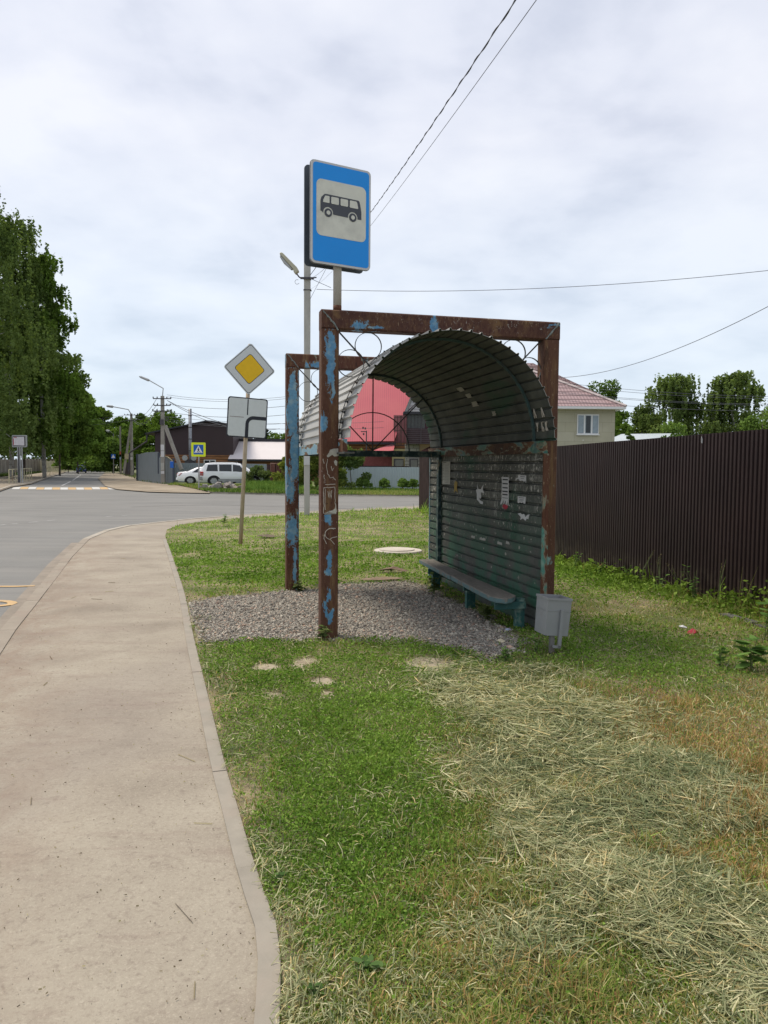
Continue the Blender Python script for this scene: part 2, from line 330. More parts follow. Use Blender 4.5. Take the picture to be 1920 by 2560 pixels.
def stones(name, line, wd, z0, z1, mat, L_=1.0, sub=5):
    pts = [np.array(p) for p in line]; cum = [0]
    for a, b in zip(pts, pts[1:]): cum.append(cum[-1] + np.linalg.norm(b-a))
    P_at = lambda s_: np.array([np.interp(s_, cum, [p[k] for p in pts]) for k in (0, 1)])
    mb = MB(); n = int(cum[-1]/L_)
    for i in range(n):
        j = random.uniform(-.003, .003); vs = []
        for k in range(sub+1):
            s_ = i*L_ + .002 + (L_-.004)*k/sub; p = P_at(s_); d = P_at(s_+.05)-P_at(s_-.05); d /= np.linalg.norm(d)+1e-9; q = p + np.array([-d[1], d[0]])*wd
            vs += [(*p, z0), (*q, z0), (*q, z1+j), (*p, z1+j)]
        mb.add(vs, [(4*k+a, 4*k+b, 4*k+4+b, 4*k+4+a) for k in range(sub) for a, b in ((0, 1), (1, 2), (2, 3), (3, 0))] + [(0, 1, 2, 3), tuple(4*sub+q for q in (3, 2, 1, 0))])
    tag(mb.build(name, mat), kind='structure')
stones('pavement_edging', smooth_line(edge), .072, -.1, .016, m_kerb)
curb('road_kerb', kerb[:6], .14, -.2, .012, m_dustkerb, -1); curb('road_kerb', kerb[5:-1], .14, -.2, .014, m_kerb_far, -1)
# dust washed along the near kerb, lying on the asphalt
dust = [P2(*p, ROADZ) for p in [(-400, 2000), (0, 1590), (66, 1512), (120, 1450), (162, 1399), (205, 1357), (180, 1357), (120, 1412), (60, 1480), (0, 1546), (-60, 1600), (-500, 2000)]]
t = NT('road_dust'); v = t.map(); m_dust = t.end(t.ramp(t.noise(v, 3, 9, .7), [(.3, (.19, .165, .135)), (.7, (.29, .25, .205))]), .95)
sheet('dust_strip', dust, ROADZ + .004, m_dust)
# far side of the junction: verge with kerb, sandy shoulder, pavement by the wood
fk = [P2(520, 1233, ROADZ), P2(560, 1234, ROADZ), P2(717, 1236, ROADZ), P2(1048, 1240.5, ROADZ), P2(1500, 1250, ROADZ)]
curb('far_kerb', fk, .16, -.2, .03, m_kerb_far, 1)
m_turf = M_plain('short_turf', (.10, .135, .04), .95, var=.45, scale=3, bump=.8, dirt=(.22, .2, .09))
sheet('far_verge_ground', fk + [(60, 120), (-30, 120), P2(440, 1206), P2(436, 1210), P2(470, 1216), P2(510, 1225)], 0.0, m_turf)
sheet('sandy_shoulder', [P2(x, y, -.06) for x, y in [(246, 1196), (264, 1215), (294, 1223), (369, 1229), (432, 1231), (524, 1232.5), (540, 1222), (440, 1212), (380, 1204), (345, 1196), (318, 1187), (290, 1183), (262, 1183)]], -.06, m_sand)
sheet('wood_side_pavement', [P2(x, y, -.04) for x, y in [(171, 1178.5), (113, 1197), (80, 1209), (30, 1216.5), (0, 1227), (-200, 1268), (-420, 1250), (-100, 1200), (0, 1192), (60, 1188), (120, 1180)]], -.04, m_sand)
curb('wood_side_kerb', [P2(-160, 1262, ROADZ), P2(0, 1229, ROADZ), P2(30, 1218, ROADZ), P2(80, 1210, ROADZ), P2(113, 1198, ROADZ), P2(171, 1179, ROADZ)], .16, -.2, 0., m_kerb_far, 1)

# painted markings
mk = 0
xs = np.linspace(30, 294, 14)
for i in range(13):
    a, b = xs[i], xs[i] + (xs[i+1] - xs[i]) * .93
    yb = 1222.5 + .6*i/12 + (1.0 if 2 < i < 10 else 0); yt = yb - 5.2; sh = 5.5 * (1 - 1.9*i/12)
    q = [P2(a, yb, ROADZ+.004), P2(b, yb, ROADZ+.004), P2(b + sh, yt, ROADZ+.004), P2(a + sh, yt, ROADZ+.004)]
    mm = m_white if i % 2 == 0 else m_yellow
    o = sheet('crossing_stripe', q, ROADZ + .004, mm)
zz_ = ROADZ + .008
def ribbon(name, pts, wd, z, mat):
    p = [Vector((x, y, 0)) for x, y in pts]; L = []; Rr = []
    for i in range(len(p)):
        d = (p[min(i+1, len(p)-1)] - p[max(i-1, 0)]).normalized(); n = Vector((-d.y, d.x, 0)) * wd/2
        L.append((p[i]+n)[:2]); Rr.append((p[i]-n)[:2])
    return sheet(name, L + Rr[::-1], z, mat)
ribbon('ochre_zigzag', [P2(88, 1465.5, ROADZ), P2(40, 1467, ROADZ), P2(0, 1467, ROADZ), P2(-120, 1466, ROADZ)], .10, zz_, m_yellow)
ribbon('ochre_zigzag', [P2(-120, 1500, ROADZ), P2(0, 1503, ROADZ), P2(18, 1504, ROADZ), P2(30, 1506.5, ROADZ), P2(33, 1509, ROADZ), P2(24, 1513, ROADZ), P2(0, 1515.5, ROADZ), P2(-120, 1524, ROADZ)], .11, zz_, m_yellow)
m_faint = M_plain('worn_road_paint', (.31, .31, .30), .8, var=.2, scale=6)
for a, b in (((0, 1313.5), (14, 1311.5)), ((30, 1310), (47, 1308.5)), ((72, 1306.5), (97, 1304)), ((118, 1302), (140, 1300)), ((266, 1292), (281, 1290.5)), ((306, 1289.5), (320, 1288.5))):
    ribbon('lane_dash', [P2(*a, ROADZ), P2(*b, ROADZ)], .09, ROADZ + .004, m_faint)
for a, b in (((156, 1214), (177, 1204)), ((183, 1201), (203, 1187))):
    ribbon('lane_dash', [P2(*a, ROADZ), P2(*b, ROADZ)], .14, ROADZ + .004, m_white)
m_seam = M_plain('tar_seam', (.085, .083, .08), .9, var=.3, scale=3)
rs = random.Random(4); ribbon('road_seam', [P2(330 + 45*k, 1268 - 5*math.sin(k*.35) + rs.uniform(-.5, .5), ROADZ) for k in range(14)], .10, ROADZ + .004, m_seam)
# light patch of dust on the pavement left of the kerb, dark dirt scraps come with the litter below

# ================================================================= BUS SHELTER
SA = R(13.6); S0 = Vector((-.508, 7.06, 0)); W, L, HT, ZS, RA, DC, ON, OF, LR, BW, PS = 2.16, 2.81, 3.0, 1.85, .96, 1.08, .42, .55, 2.95, .172, .08
shelter = thing('bus_shelter', 'open rusty bus shelter with two tall frames and a corrugated barrel roof', 'bus shelter', S0, SA)
def SW(d, t_, z=0): return Vector((S0.x + d*math.cos(SA) - t_*math.sin(SA), S0.y + d*math.sin(SA) + t_*math.cos(SA), z))

m_postN = M_rust('rust_near_post', [(.0, -.08, 2.58, .045, .06, .27), (.02, -.08, 2.34, .02, .06, .16), (-.07, -.08, 1.98, .035, .06, .07), (-.01, -.08, 1.13, .03, .06, .05), (.0, -.08, .74, .022, .06, .09), (-.01, -.08, .63, .035, .06, .03), (-.01, -.08, .42, .014, .06, .05), (-.03, -.08, .30, .016, .06, .07), (.01, -.08, .22, .026, .06, .06)], thr=.78, base=(.080, .033, .020), scr=(1.2, 1.95), scr_amt=.35)
m_postF = M_rust('flaking_far_post', [(0, L-.08, 2.33, .068, .5, .46), (.025, L-.08, 1.78, .058, .5, .35), (0, L-.08, .78, .075, .5, .18), (.03, L-.08, .36, .02, .5, .3), (-.03, L-.08, 1.3, .05, .5, .15), (.085, L, 1.2, .012, .5, 1.6)], thr=.60, zfade=[(0, -.05), (.25, -.03), (.3, .03), (.4, -.05), (.5, .04), (.9, .03)], scr=(1.0, 1.6), scr_amt=1.1, blue=(.11, .26, .38))
m_beam = M_rust('rust_beam', [(.27, -.08, 2.865, .07, .09, .04), (.42, -.08, 2.855, .07, .09, .022), (.97, -.08, 2.91, .035, .09, .085), (2.2, -.08, 2.965, .10, .09, .015)], grain=(.4, 1, 1.2), thr=.72, base=(.062, .026, .020), scr=(2.83, 3.1), scr_amt=.75)
m_beamF = M_rust('rust_beam_far', [(.3, L-.08, 2.87, .09, .09, .03)], thr=.60, base=(.080, .028, .018), scr=(4, 5))
m_postR = M_rust('rust_right_post', [(W, -.08, .7, .05, .06, .04), (W-.03, -.08, .95, .02, .06, .08)], thr=.70, base=(.095, .045, .028), scr=(0, 1.9), scr_amt=.15, blue=(.20, .33, .30))
m_side = M_rust('flaking_side_beam', grain=(1, .4, 1.5), thr=.49, scr=(4, 5), blue=(.17, .30, .38))
m_greenbeam = M_rust('wall_beam_paint', grain=(1, .35, 1.5), thr=.55, base=(.045, .026, .02), scr=(4, 5), blue=(.035, .13, .085), green=(.045, .10, .10))
m_dkgreen = M_rust('dark_green_steel', thr=.40, base=(.05, .03, .02), scr=(4, 5), blue=(.018, .045, .048))
m_iron = M_plain('blackened_iron', (.05, .055, .055), .7, var=.3, scale=12, dirt=(.09, .06, .045))
m_rib = M_plain('green_iron', (.045, .085, .085), .7, var=.25, scale=9, dirt=(.06, .055, .045))

def post(name, d, t_, mat, top=HT - BW + .0, z0=-.1):
    mb = MB(); mb.cbox(d-PS, d+PS, t_-PS, t_+PS, z0, top, .012); return mb.build(name, mat, shelter)
post('frame_post', 0, 0, m_postN); post('frame_post', W, 0, m_postR); post('frame_post', 0, L, m_postF); post('frame_post', W, L, m_postF)
def topbeam(t_, mat):
    mb = MB(); c = .012; y0, y1 = t_-PS, t_+PS; z0, z1 = HT-BW, HT
    o = [(y0+c, z0), (y1-c, z0), (y1, z0+c), (y1, z1-c), (y1-c, z1), (y0+c, z1), (y0, z1-c), (y0, z0+c)]; n = 8
    vs = [(-PS-.001, a, b) for a, b in o] + [(W+PS+.001, a, b) for a, b in o]
    mb.add(vs, [tuple(range(n)), tuple(range(n, 2*n))[::-1]] + [(i, (i+1) % n, n+(i+1) % n, n+i) for i in range(n)])
    return mb.build('top_beam', mat, shelter)
topbeam(0, m_beam); topbeam(L, m_beamF)
# ragged weld seams on the mitred corners
for (d, t_, sgn) in ((0, 0, 1), (W, 0, -1), (0, L, 1), (W, L, -1)):
    mb = MB(); p = [(d - sgn*(PS-.012) + sgn*(.136)*k/9, t_-PS-.002 + random.uniform(-.0015, .0015), HT - .012 - (BW-.01)*k/9 + random.uniform(-.009, .009)) for k in range(10)]
    mb.tube(p, [random.uniform(.004, .011) for _ in p], 6); mb.build('weld_seam', M_plain('weld', (.16, .18, .17), .8, var=.5, scale=30) if t_ == 0 and sgn == 1 else bpy.data.materials['weld'], shelter)
# corner ornaments: a diagonal and two rings
def brace(d, t_, sgn):
    mb = MB(); x0 = d + sgn*PS; z0 = HT - BW
    k = .315 if t_ == 0 else .315
    mb.bar((x0, t_, z0), (x0 + sgn*k, t_, z0 - k*1.02), .022, .010, (0, 1, 0))
    mb.ring((x0 + sgn*.285, t_, z0 - .128), .124, .022, .005); mb.ring((x0 + sgn*.12, t_, z0 - .29), .124, .022, .005)
    mb.build('corner_ornament', m_iron, shelter)
for a in ((0, 0, 1), (W, 0, -1), (0, L, 1), (W, L, -1)): brace(*a)

# corrugated sheet : one profile bent over the arch, another straight for the wall
def profile(pitch=.1, depth=.017, frac=.26):
    """offsets along one pitch: broad flat, then a narrow raised rib"""
    f = frac*pitch; return [(0, 0), (pitch-f, 0), (pitch-f*.72, depth), (pitch-f*.28, depth)]
def bent(th=.0016):
    n = 31; arc = math.pi*RA; pitch = arc/n; pr = []
    for k in range(n):
        for s_, h in profile(pitch, .019, .27): pr.append(((k*pitch+s_), h))
    pr.append((arc, 0)); return pr
pr = bent()
m_out = M_plain('weathered_zinc_outside', (.40, .40, .385), .55, var=.12, scale=3, metal=.1, dirt=(.22, .22, .20), stretch=(1, .3, 1))
t = NT('grimy_green_inside'); v = t.map()
c = t.ramp(t.noise(v, 2.5, 8, .65), [(.3, (.040, .046, .042)), (.5, (.066, .073, .066)), (.7, (.11, .115, .10))])
c = t.mix(t.step(t.noise(t.map(scale=(1, .35, 1)), 2.1, 5), .55, .66), c, (.03, .075, .050))
c = t.mix(t.math('MULTIPLY', t.step(t.noise(t.map(scale=(1, 1, 1)), 30, 8, .8), .60, .74), .5), c, (.15, .15, .125))
m_in = t.end(c, .75, 0, t.bump(t.noise(v, 25, 5), .3, .004), .3)
def vault():
    mb = MB(); t0, t1 = -ON, LR + OF; ny = 2
    for layer, (th, mi) in enumerate(((.003, 0), (0., 1))):
        mb.cur = mi; vs = []; m = len(pr)
        for y in (t0, t1):
            for s_, h in pr:
                q = math.pi - s_/RA; r = RA + h + th; vs.append((DC + r*math.cos(q), y, ZS + r*math.sin(q)))
        mb.add(vs, [(i, i+1, m+i+1, m+i) if layer == 0 else (i, m+i, m+i+1, i+1) for i in range(m-1)])
    m = len(pr); mb.cur = 0
    for e_ in (0, m): mb.f += [[e_+i, e_+i+1, 2*m+e_+i+1, 2*m+e_+i] for i in range(m-1)]; mb.mi += [0]*(m-1)
    me = bpy.data.meshes.new('vault_sheet'); me.from_pydata(mb.v, [], mb.f); me.materials.append(m_out); me.materials.append(m_in)
    me.polygons.foreach_set('material_index', mb.mi); o = bpy.data.objects.new('vault_roof', me); col.objects.link(o); o.parent = shelter; return o
vault()
def arch(name, t_, r, mat):
    mb = MB(); pts = [(DC + r*math.cos(R(a)), t_, ZS + r*math.sin(R(a))) for a in range(0, 181, 5)]
    for a, b in zip(pts, pts[1:]): mb.bar(a, b, .03, .022, (0, 1, 0))
    o = mb.build(name, mat, shelter)
    for k in range(0, 31):
        bb = MB(); q = math.pi*(k+.5)/31; c0 = Vector((DC + (RA+.0)*math.cos(q), t_, ZS + RA*math.sin(q))); dr = Vector((math.cos(q), 0, math.sin(q)))
        bb.tube([c0 - dr*.030, c0 + dr*.034], .006, 6); bb.tube([c0 + dr*.004, c0 + dr*.012], .013, 6)
        bb.build('bolt', m_iron, o)
arch('arch_rib', 0.0, RA-.014, m_rib); arch('arch_rib', LR, RA-.014, m_rib)
# outer clamping straps on the road side, where the bolts come through
for t_ in (0.0, LR):
    mb = MB(); pts = [(DC + (RA+.024)*math.cos(R(a)), t_, ZS + (RA+.024)*math.sin(R(a))) for a in range(100, 181, 4)]
    for a, b in zip(pts, pts[1:]): mb.bar(a, b, .02, .005, (0, 1, 0))
    mb.build('roof_strap', m_iron, shelter)
# beams along both springings and the tie across the far end
mb = MB(); mb.box(DC-RA-.045, DC-RA-.004, -.30, LR+OF-.05, ZS-.125, ZS-.012); mb.build('side_beam', m_side, shelter)
mb = MB(); mb.box(DC-RA-.06, DC-RA+.03, -.46, -.05, ZS-.142, ZS-.128); mb.build('beam_plate', m_iron, shelter)
mb = MB(); mb.box(DC+RA-.03, DC+RA+.024, -.23, LR+OF-.02, ZS-.115, ZS+.004); mb.build('wall_head_beam', m_greenbeam, shelter)
mb = MB(); mb.box(.0-PS+.2, DC+RA-.032, LR-.03, LR+.03, ZS-.125, ZS-.045); mb.build('tie_beam', m_dkgreen, shelter)
# fan of rods in the far arch
mb = MB(); zc = ZS-.045
mb.tube([(DC, LR, zc), (DC, LR, ZS+RA-.02)], .009, 6)
for s in (-1, 1): mb.tube([(DC, LR, zc), (DC + s*RA*.70, LR, zc + RA*.70+.02)], .008, 6)
mb.ring((DC, LR, zc), .50, .016, .012, 0, math.pi, 20); mb.build('rod_fan', m_iron, shelter)
# back wall
t = NT('wall_sheet_paint'); v = t.map(); spn = t.n('ShaderNodeSeparateXYZ'); t.set(spn.inputs[0], v)
c = t.ramp(t.noise(v, 1.7, 7, .6), [(.35, (.040, .043, .039)), (.5, (.064, .068, .060)), (.65, (.098, .098, .086))])
c = t.mix(t.step(t.noise(t.map(scale=(1, .5, .5)), 2.6, 5, .5), .57, .66), c, (.026, .075, .048))
low = t.step(spn.outputs[2], 1.35, .35); c = t.mix(t.math('MULTIPLY', low, t.step(t.noise(v, 3.1, 6), .42, .56)), c, (.035, .105, .066))
c = t.mix(t.math('MULTIPLY', t.step(t.noise(t.map(scale=(1, 1, .5)), 16, 7, .75), .55, .72), .55), c, (.022, .024, .022))
up = t.math('MULTIPLY', t.step(spn.outputs[2], .82, 1.35), t.step(t.noise(t.map(scale=(1, .5, 1.2)), 2.2, 4), .33, .5))
sc1 = t.step(t.noise(t.map(scale=(1, 1, .55)), 22, 10, .9, .8), .54, .58); sc2 = t.step(t.noise(t.map(scale=(1, 1, .30)), 11, 10, .85, .5), .545, .56)
c = t.mix(t.math('MULTIPLY', t.math('MULTIPLY', sc1, up), .75), c, (.25, .245, .21))
c = t.mix(t.math('MULTIPLY', t.math('MULTIPLY', t.math('MULTIPLY', sc2, up), t.step(t.noise(v, 5, 4), .46, .52)), .9), c, (.40, .39, .35))
m_wall = t.end(c, .72, 0, t.bump(t.noise(v, 30, 6), .35, .004), .3)
def wallsheet():
    mb = MB(); z1 = ZS-.115; n = 17; pitch = .102; x = DC+RA-.004; vs = []; pp = []
    for k in range(n):
        for s_, h in profile(pitch, .028, .30): pp.append((z1 - k*pitch - s_, h))
    m = len(pp); y0, y1 = -.24, LR+OF-.04
    for th, mi in ((0, 0), (.003, 1)):
        mb.cur = mi
        mb.add([(x + h + th, y, z) for y in (y0, y1) for z, h in pp], [(i, i+1, m+i+1, m+i) if mi else (i, m+i, m+i+1, i+1) for i in range(m-1)])
    me = bpy.data.meshes.new('wall_sheet'); me.from_pydata(mb.v, [], mb.f); me.materials.append(m_wall); me.materials.append(m_out)
    me.polygons.foreach_set('material_index', mb.mi); o = bpy.data.objects.new('back_wall', me); col.objects.link(o); o.parent = shelter
wallsheet()
mb = MB(); mb.box(DC+RA-.055, DC+RA-.012, LR-.03, LR+.05, 0, ZS-.117); mb.build('wall_stud', m_dkgreen, shelter)
mb = MB(); mb.box(DC+RA-.012, DC+RA+.03, LR+OF-.038, LR+OF-.020, 0, ZS-.117); mb.build('edge_strip', M_plain('pale_blue_edge', (.22, .34, .38), .7, var=.2, scale=8, dirt=(.08, .05, .04)), shelter)
mb = MB(); mb.box(DC+RA-.03, DC+RA+.03, -.262, -.243, 0, ZS-.117); mb.build('edge_strip', M_rust('edge_strip_near', thr=.55, scr=(4, 5), blue=(.07, .2, .16)), shelter)

# scratched marks and shreds of paper glued to the near post
def marks(name, polys, y, parent, mat, r=.003):
    mb = MB()
    for pl in polys: mb.tube([(x, y, z) for x, z in pl], r, 4)
    return mb.build(name, mat, parent)
m_scratch = M_plain('scratched_white', (.44, .40, .34), .9, var=.35, scale=40)
def wob(pl, n=8, a=.004):
    o = []
    for (x0, z0), (x1, z1) in zip(pl, pl[1:]):
        for i in range(n): o.append((x0+(x1-x0)*i/n + random.uniform(-a, a), z0+(z1-z0)*i/n + random.uniform(-a, a)))
    o.append(pl[-1]); return o
sp_ = [wob([(-.055, 1.40), (.045, 1.41), (.05, 1.24), (.048, 1.16)], 7), wob([(-.055, 1.40), (-.056, 1.17), (.04, 1.17)], 7), wob([(-.04, 1.39), (-.042, 1.20)], 6), wob([(-.02, 1.37), (-.01, 1.31), (0, 1.37), (.01, 1.30), (.018, 1.38)], 4, .003),
       wob([(-.02, 1.66), (-.035, 1.60), (-.02, 1.53), (0, 1.49), (.03, 1.50), (.05, 1.47)], 4), wob([(.01, 1.60), (.02, 1.55), (.03, 1.58)], 4), wob([(-.062, 1.66), (-.055, 1.62)], 4), wob([(-.058, 1.52), (-.05, 1.48)], 4), wob([(.055, 1.26), (.062, 1.18)], 4), wob([(-.04, 1.43), (.05, 1.435)], 4, .002)]
sp_ += [[(-.0 + .055*math.cos(R(a)) + .012, .98 + .05*math.sin(R(a))) for a in range(60, 260, 12)], wob([(.055, 1.03), (.0, 1.035), (-.04, 1.0), (-.055, .94), (-.03, .89)], 3, .002), wob([(-.005, .93), (.03, .95), (.07, .955)], 3, .002), wob([(0.005, .93), (.045, .885)], 3, .002)]
marks('graffiti', sp_, -PS-.0005, shelter, m_scratch, .0028)
m_paper = M_plain('torn_paper', (.40, .39, .34), .9, var=.2, scale=25, dirt=(.22, .2, .16))
mb = MB(); mb.plate([(0.0, 1.745), (.03, 1.755), (.078, 1.76), (.078, 1.69), (.04, 1.685), (.02, 1.70), (-.02, 1.675), (-.03, 1.69), (-.01, 1.72)], -PS-.002, -PS-.0005)
mb.build('paper_shred', m_paper, shelter); mb = MB(); mb.plate([(.035, 1.64), (.05, 1.655), (.068, 1.64), (.062, 1.60), (.045, 1.61)], -PS-.002, -PS-.0005)
mb.build('paper_shred', m_paper, shelter); mb = MB(); mb.plate([(.03, 1.20), (.055, 1.22), (.06, 1.165), (.02, 1.17), (-.02, 1.185), (-.05, 1.155), (-.035, 1.17), (0, 1.19)], -PS-.002, -PS-.0005)
mb.build('paper_shred', m_paper, shelter)
# white painted letters inside the roof edge
def scrawl(polys, y0, z0, s, xoff):
    mb = MB()
    for pl in polys:
        q = []
        for a, b in pl:
            z = z0 + b*s; qx = DC + math.sqrt(max(0, RA**2 - max(0, z-ZS)**2)) - xoff; q.append((qx, y0 - a*s, z))
        mb.tube(q, .006, 4)
    mb.build('graffiti', m_scratch, shelter)
ltr = {'A': [[(0, 0), (0, .25), (.35, 1), (.7, .25), (.7, 0)], [(-.1, .25), (.8, .25)]], 'Y': [[(0, 1), (.35, .4)], [(.7, 1), (.1, 0)]], 'B': [[(.6, 1), (0, 1), (0, 0), (.5, 0), (.6, .3), (0, .5)]], 'K': [[(0, 0), (0, 1)], [(.6, 1), (.1, .5), (.6, 0)]]}
for i, (ch, yy, zz2) in enumerate((('A', -.07, 2.075), ('A', -.24, 2.075), ('Y', -.08, 1.945), ('B', -.20, 1.945), ('K', -.28, 1.945))):
    scrawl([[(a*.6+.0, b) for a, b in pl] for pl in ltr[ch]], yy, zz2, .085, .012)

# ---- papers on the wall (things of their own, hanging on the sheet)
XW = DC + RA - .006
m_pap2 = M_plain('notice_paper', (.36, .355, .32), .9, var=.08, scale=8); m_pap3 = M_plain('white_paper', (.52, .52, .52), .9, var=.06, scale=8)
m_ink = M_plain('ink', (.04, .04, .045), .8, var=.1); m_red = M_plain('red_paper', (.35, .03, .05), .8, var=.2)
def notice(name, label, y, z, w_, h_, mat, rows=(), outline=None, cat='notice', sc_=(1, 1)):
    """a sheet on the wall, local x runs towards the viewer's end of the wall"""
    o = thing(name, label, cat, SW(XW, y, z), SA - R(90), 'papers stuck on the shelter wall')
    mb = MB(); mb.plate([(a*sc_[0], b*sc_[1]) for a, b in (outline or [(0, 0), (w_, 0), (w_, h_), (0, h_)])], -.003, -.001); mb.build('sheet', mat, o)
    if rows:
        mb = MB()
        for (x0, x1, zr, th) in rows: mb.box(x0*sc_[0], x1*sc_[0], -.0042, -.0032, zr*sc_[1], (zr+th)*sc_[1])
        mb.build('print', m_ink, o)
    return o
tt = [(.09, .2, .585, .014), (.03, .3, .545, .005)]
for k in range(12):
    zr = .50 - k*.042
    tt.append((.03, .03 + random.choice([.03, .09, .1, .05]), zr, .010))
    for j in range(4): tt.append((.15 + j*.035, .15 + j*.035 + .018, zr, .010))
notice('timetable', 'tall grey timetable sheet at the far end of the shelter wall beside the green stud', 2.97, 1.372, .33, .62, m_pap2, tt, sc_=(1.21, .48))
tear = [(0, .14), (0, .62), (.16, .62), (.17, .12), (.165, .0), (.15, .0), (.14, .10), (.12, .0), (.10, .02), (.10, .12), (.06, .02), (.045, .03), (.06, .14), (.02, .04), (-.02, .0), (-.03, .02)]
notice('tear_off_notice', 'long white strip notice with fringed tear-off tabs over a red scrap', .81, 1.194, .16, .62, m_pap3, [(.02, .145, zr, .03) for zr in (.55, .46, .37, .29, .22)] + [(.02, .15, .155, .012)], tear, sc_=(1.15, .485))
notice('red_scrap', 'small red paper scrap under the fringed strip notice', .79, 1.165, .13, .08, m_red, (), [(0, .03), (.04, .075), (.12, .08), (.15, .03), (.10, -.03), (.05, -.02)], 'paper scrap', (1.1, .5))
notice('torn_notice', 'upper of the two square torn white notices near the rusty right post', .38, 1.455, .2, .12, m_pap3, [(.06, .17, .095, .012), (.08, .15, .06, .008)], [(0, .13), (.2, .13), (.2, -.03), (.18, .03), (.15, 0), (.10, .03), (.06, .01), (0, .06), (-.06, .02), (-.04, .07), (0, .08)], sc_=(1, .5))
notice('torn_notice', 'lower of the two square torn white notices, ragged along its bottom edge', .38, 1.237, .2, .15, m_pap3, [(.03, .17, .115, .012), (.05, .15, .08, .008), (.05, .15, .06, .006), (.05, .13, .04, .006)], [(0, 0), (.0, .15), (.2, .15), (.19, .0), (.15, -.005), (.14, .03), (.10, .0), (.06, .02), (.03, -.01)], sc_=(1, .45))
notice('paper_scrap', 'curling white paper scrap hanging in the middle of the shelter wall', 1.57, 1.195, .1, .4, m_pap3, (), [(0, .05), (.0, .18), (-.02, .28), (.01, .30), (.0, .42), (.03, .31), (.08, .31), (.13, .43), (.12, .3), (.15, .22), (.08, .24), (.09, .12), (.08, .08), (.05, .1), (.06, .04), (.13, .01), (.12, -.05), (.07, -.04), (.03, .02)], 'paper scrap', (1.6, .48))
notice('paper_scrap', 'yellowed paper scrap right of the timetable', 2.40, 1.33, .06, .2, M_plain('yellowed_paper', (.30, .21, .06), .9), (), [(0, .12), (.03, .2), (.07, .14), (.06, .0), (.08, -.12), (.03, -.06), (.0, -.13), (.0, .0)], 'paper scrap', (1.8, .48))
notice('paper_scrap', 'chewed white paper remnant low on the wall near the rusty right post', .37, 1.075, .22, .12, m_pap3, (), [(0, .1), (.05, .12), (.08, .1), (.12, .11), (.15, .05), (.18, .10), (.22, .12), (.2, .02), (.17, .03), (.15, -.02), (.1, .02), (.05, -.02), (.06, .04)], 'paper scrap', (1.3, .5))
for y, zz3, s in ((1.74, .752, 1.), (1.46, .755, 1.6), (.91, .758, 1.1), (.67, .785, .8)):
    nm = {1.74: 'leftmost and smallest white scraped patch in the low row above the bench', 1.46: 'second from left white scraped patch in the low row above the bench', .91: 'third white scraped patch with comb-like strokes in the low row above the bench', .67: 'rightmost thin white scraped patch in the low row above the bench'}[y]
    ol = []
    for k in range(11): ol.append((.012*k*s + random.uniform(-.004, .004), (.032 if k % 2 else .02) + random.uniform(-.008, .008)))
    for k in range(10, -1, -1): ol.append((.012*k*s + random.uniform(-.004, .004), (-.005 if k % 2 else .006)))
    notice('paper_remnant', nm, y, zz3, .1, .1, m_pap2, (), ol, 'paper scrap')
# glued remnants high on the vault
def vault_patch(label, ang, y, wy, ws, mat, shape=0):
    o = thing('paper_remnant', label, 'paper scrap', SW(DC, y, ZS), SA, 'papers stuck under the vault')
    q0 = R(ang); rr = RA - .006; n = 6; vs = []
    for i in range(n+1):
        q = q0 + ws/RA*i/n; a = random.uniform(-.02, .02); b = random.uniform(-.02, .02)
        vs += [(rr*math.cos(q), -wy/2 + a, rr*math.sin(q)), (rr*math.cos(q), wy/2 + b, rr*math.sin(q))]
    mb = MB(); mb.add(vs, [(2*i, 2*i+1, 2*i+3, 2*i+2) for i in range(n)])
    mb.add([(x*.998, y_, z*.998) for x, y_, z in vs], [(2*i, 2*i+2, 2*i+3, 2*i+1) for i in range(n)]); mb.build('sheet', mat, o)
vault_patch('uppermost of the three pale paper remnants under the dark vault', 40.5, 1.50, .16, .06, m_pap2)
vault_patch('middle of the three pale paper remnants under the dark vault', 34.5, 1.40, .15, .055, m_pap2)
vault_patch('lowest of the three pale paper remnants under the dark vault', 27.6, 1.36, .17, .06, m_pap2)
vault_patch('single square paper remnant lower and nearer under the dark vault', 19, .92, .09, .05, m_pap2)

# ================================================================= BENCH
bench = thing('bench', 'low worn plank bench with rounded near end along the inside of the shelter wall', 'bench', SW(DC+RA, 0), SA)
t = NT('worn_bench'); v = t.map()
c = t.ramp(t.noise(t.map(scale=(3, .5, 1)), 12, 8, .7), [(.3, (.10, .092, .080)), (.55, (.17, .155, .13)), (.75, (.24, .22, .19))])
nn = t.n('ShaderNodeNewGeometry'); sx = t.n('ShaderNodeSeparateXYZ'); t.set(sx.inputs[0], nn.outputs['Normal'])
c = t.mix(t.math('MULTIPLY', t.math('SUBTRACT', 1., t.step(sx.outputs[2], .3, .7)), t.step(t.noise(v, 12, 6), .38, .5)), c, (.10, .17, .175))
m_bench = t.end(c, .8, 0, t.bump(t.noise(t.map(scale=(4, .5, 1)), 25, 5), .5, .004))
mb = MB(); zb = .35
for o in ([(-.38, 1.395), (-.43, .42), (-.45, .0), (-.42, -.12), (-.35, -.19), (-.27, -.14), (-.18, -.02), (-.17, 1.395)], [(-.31, 2.95), (-.385, 1.405), (-.17, 1.405), (-.11, 2.95)]):
    mb.prism([(x + .004*math.sin(y*9), y) for x, y in o][::-1], zb-.055, zb)
mb.build('seat', m_bench, bench, bevel=.008)
m_leg = M_rust('bench_leg_paint', thr=.36, base=(.05, .03, .02), scr=(4, 5), blue=(.025, .095, .085), green=(.02, .075, .072))
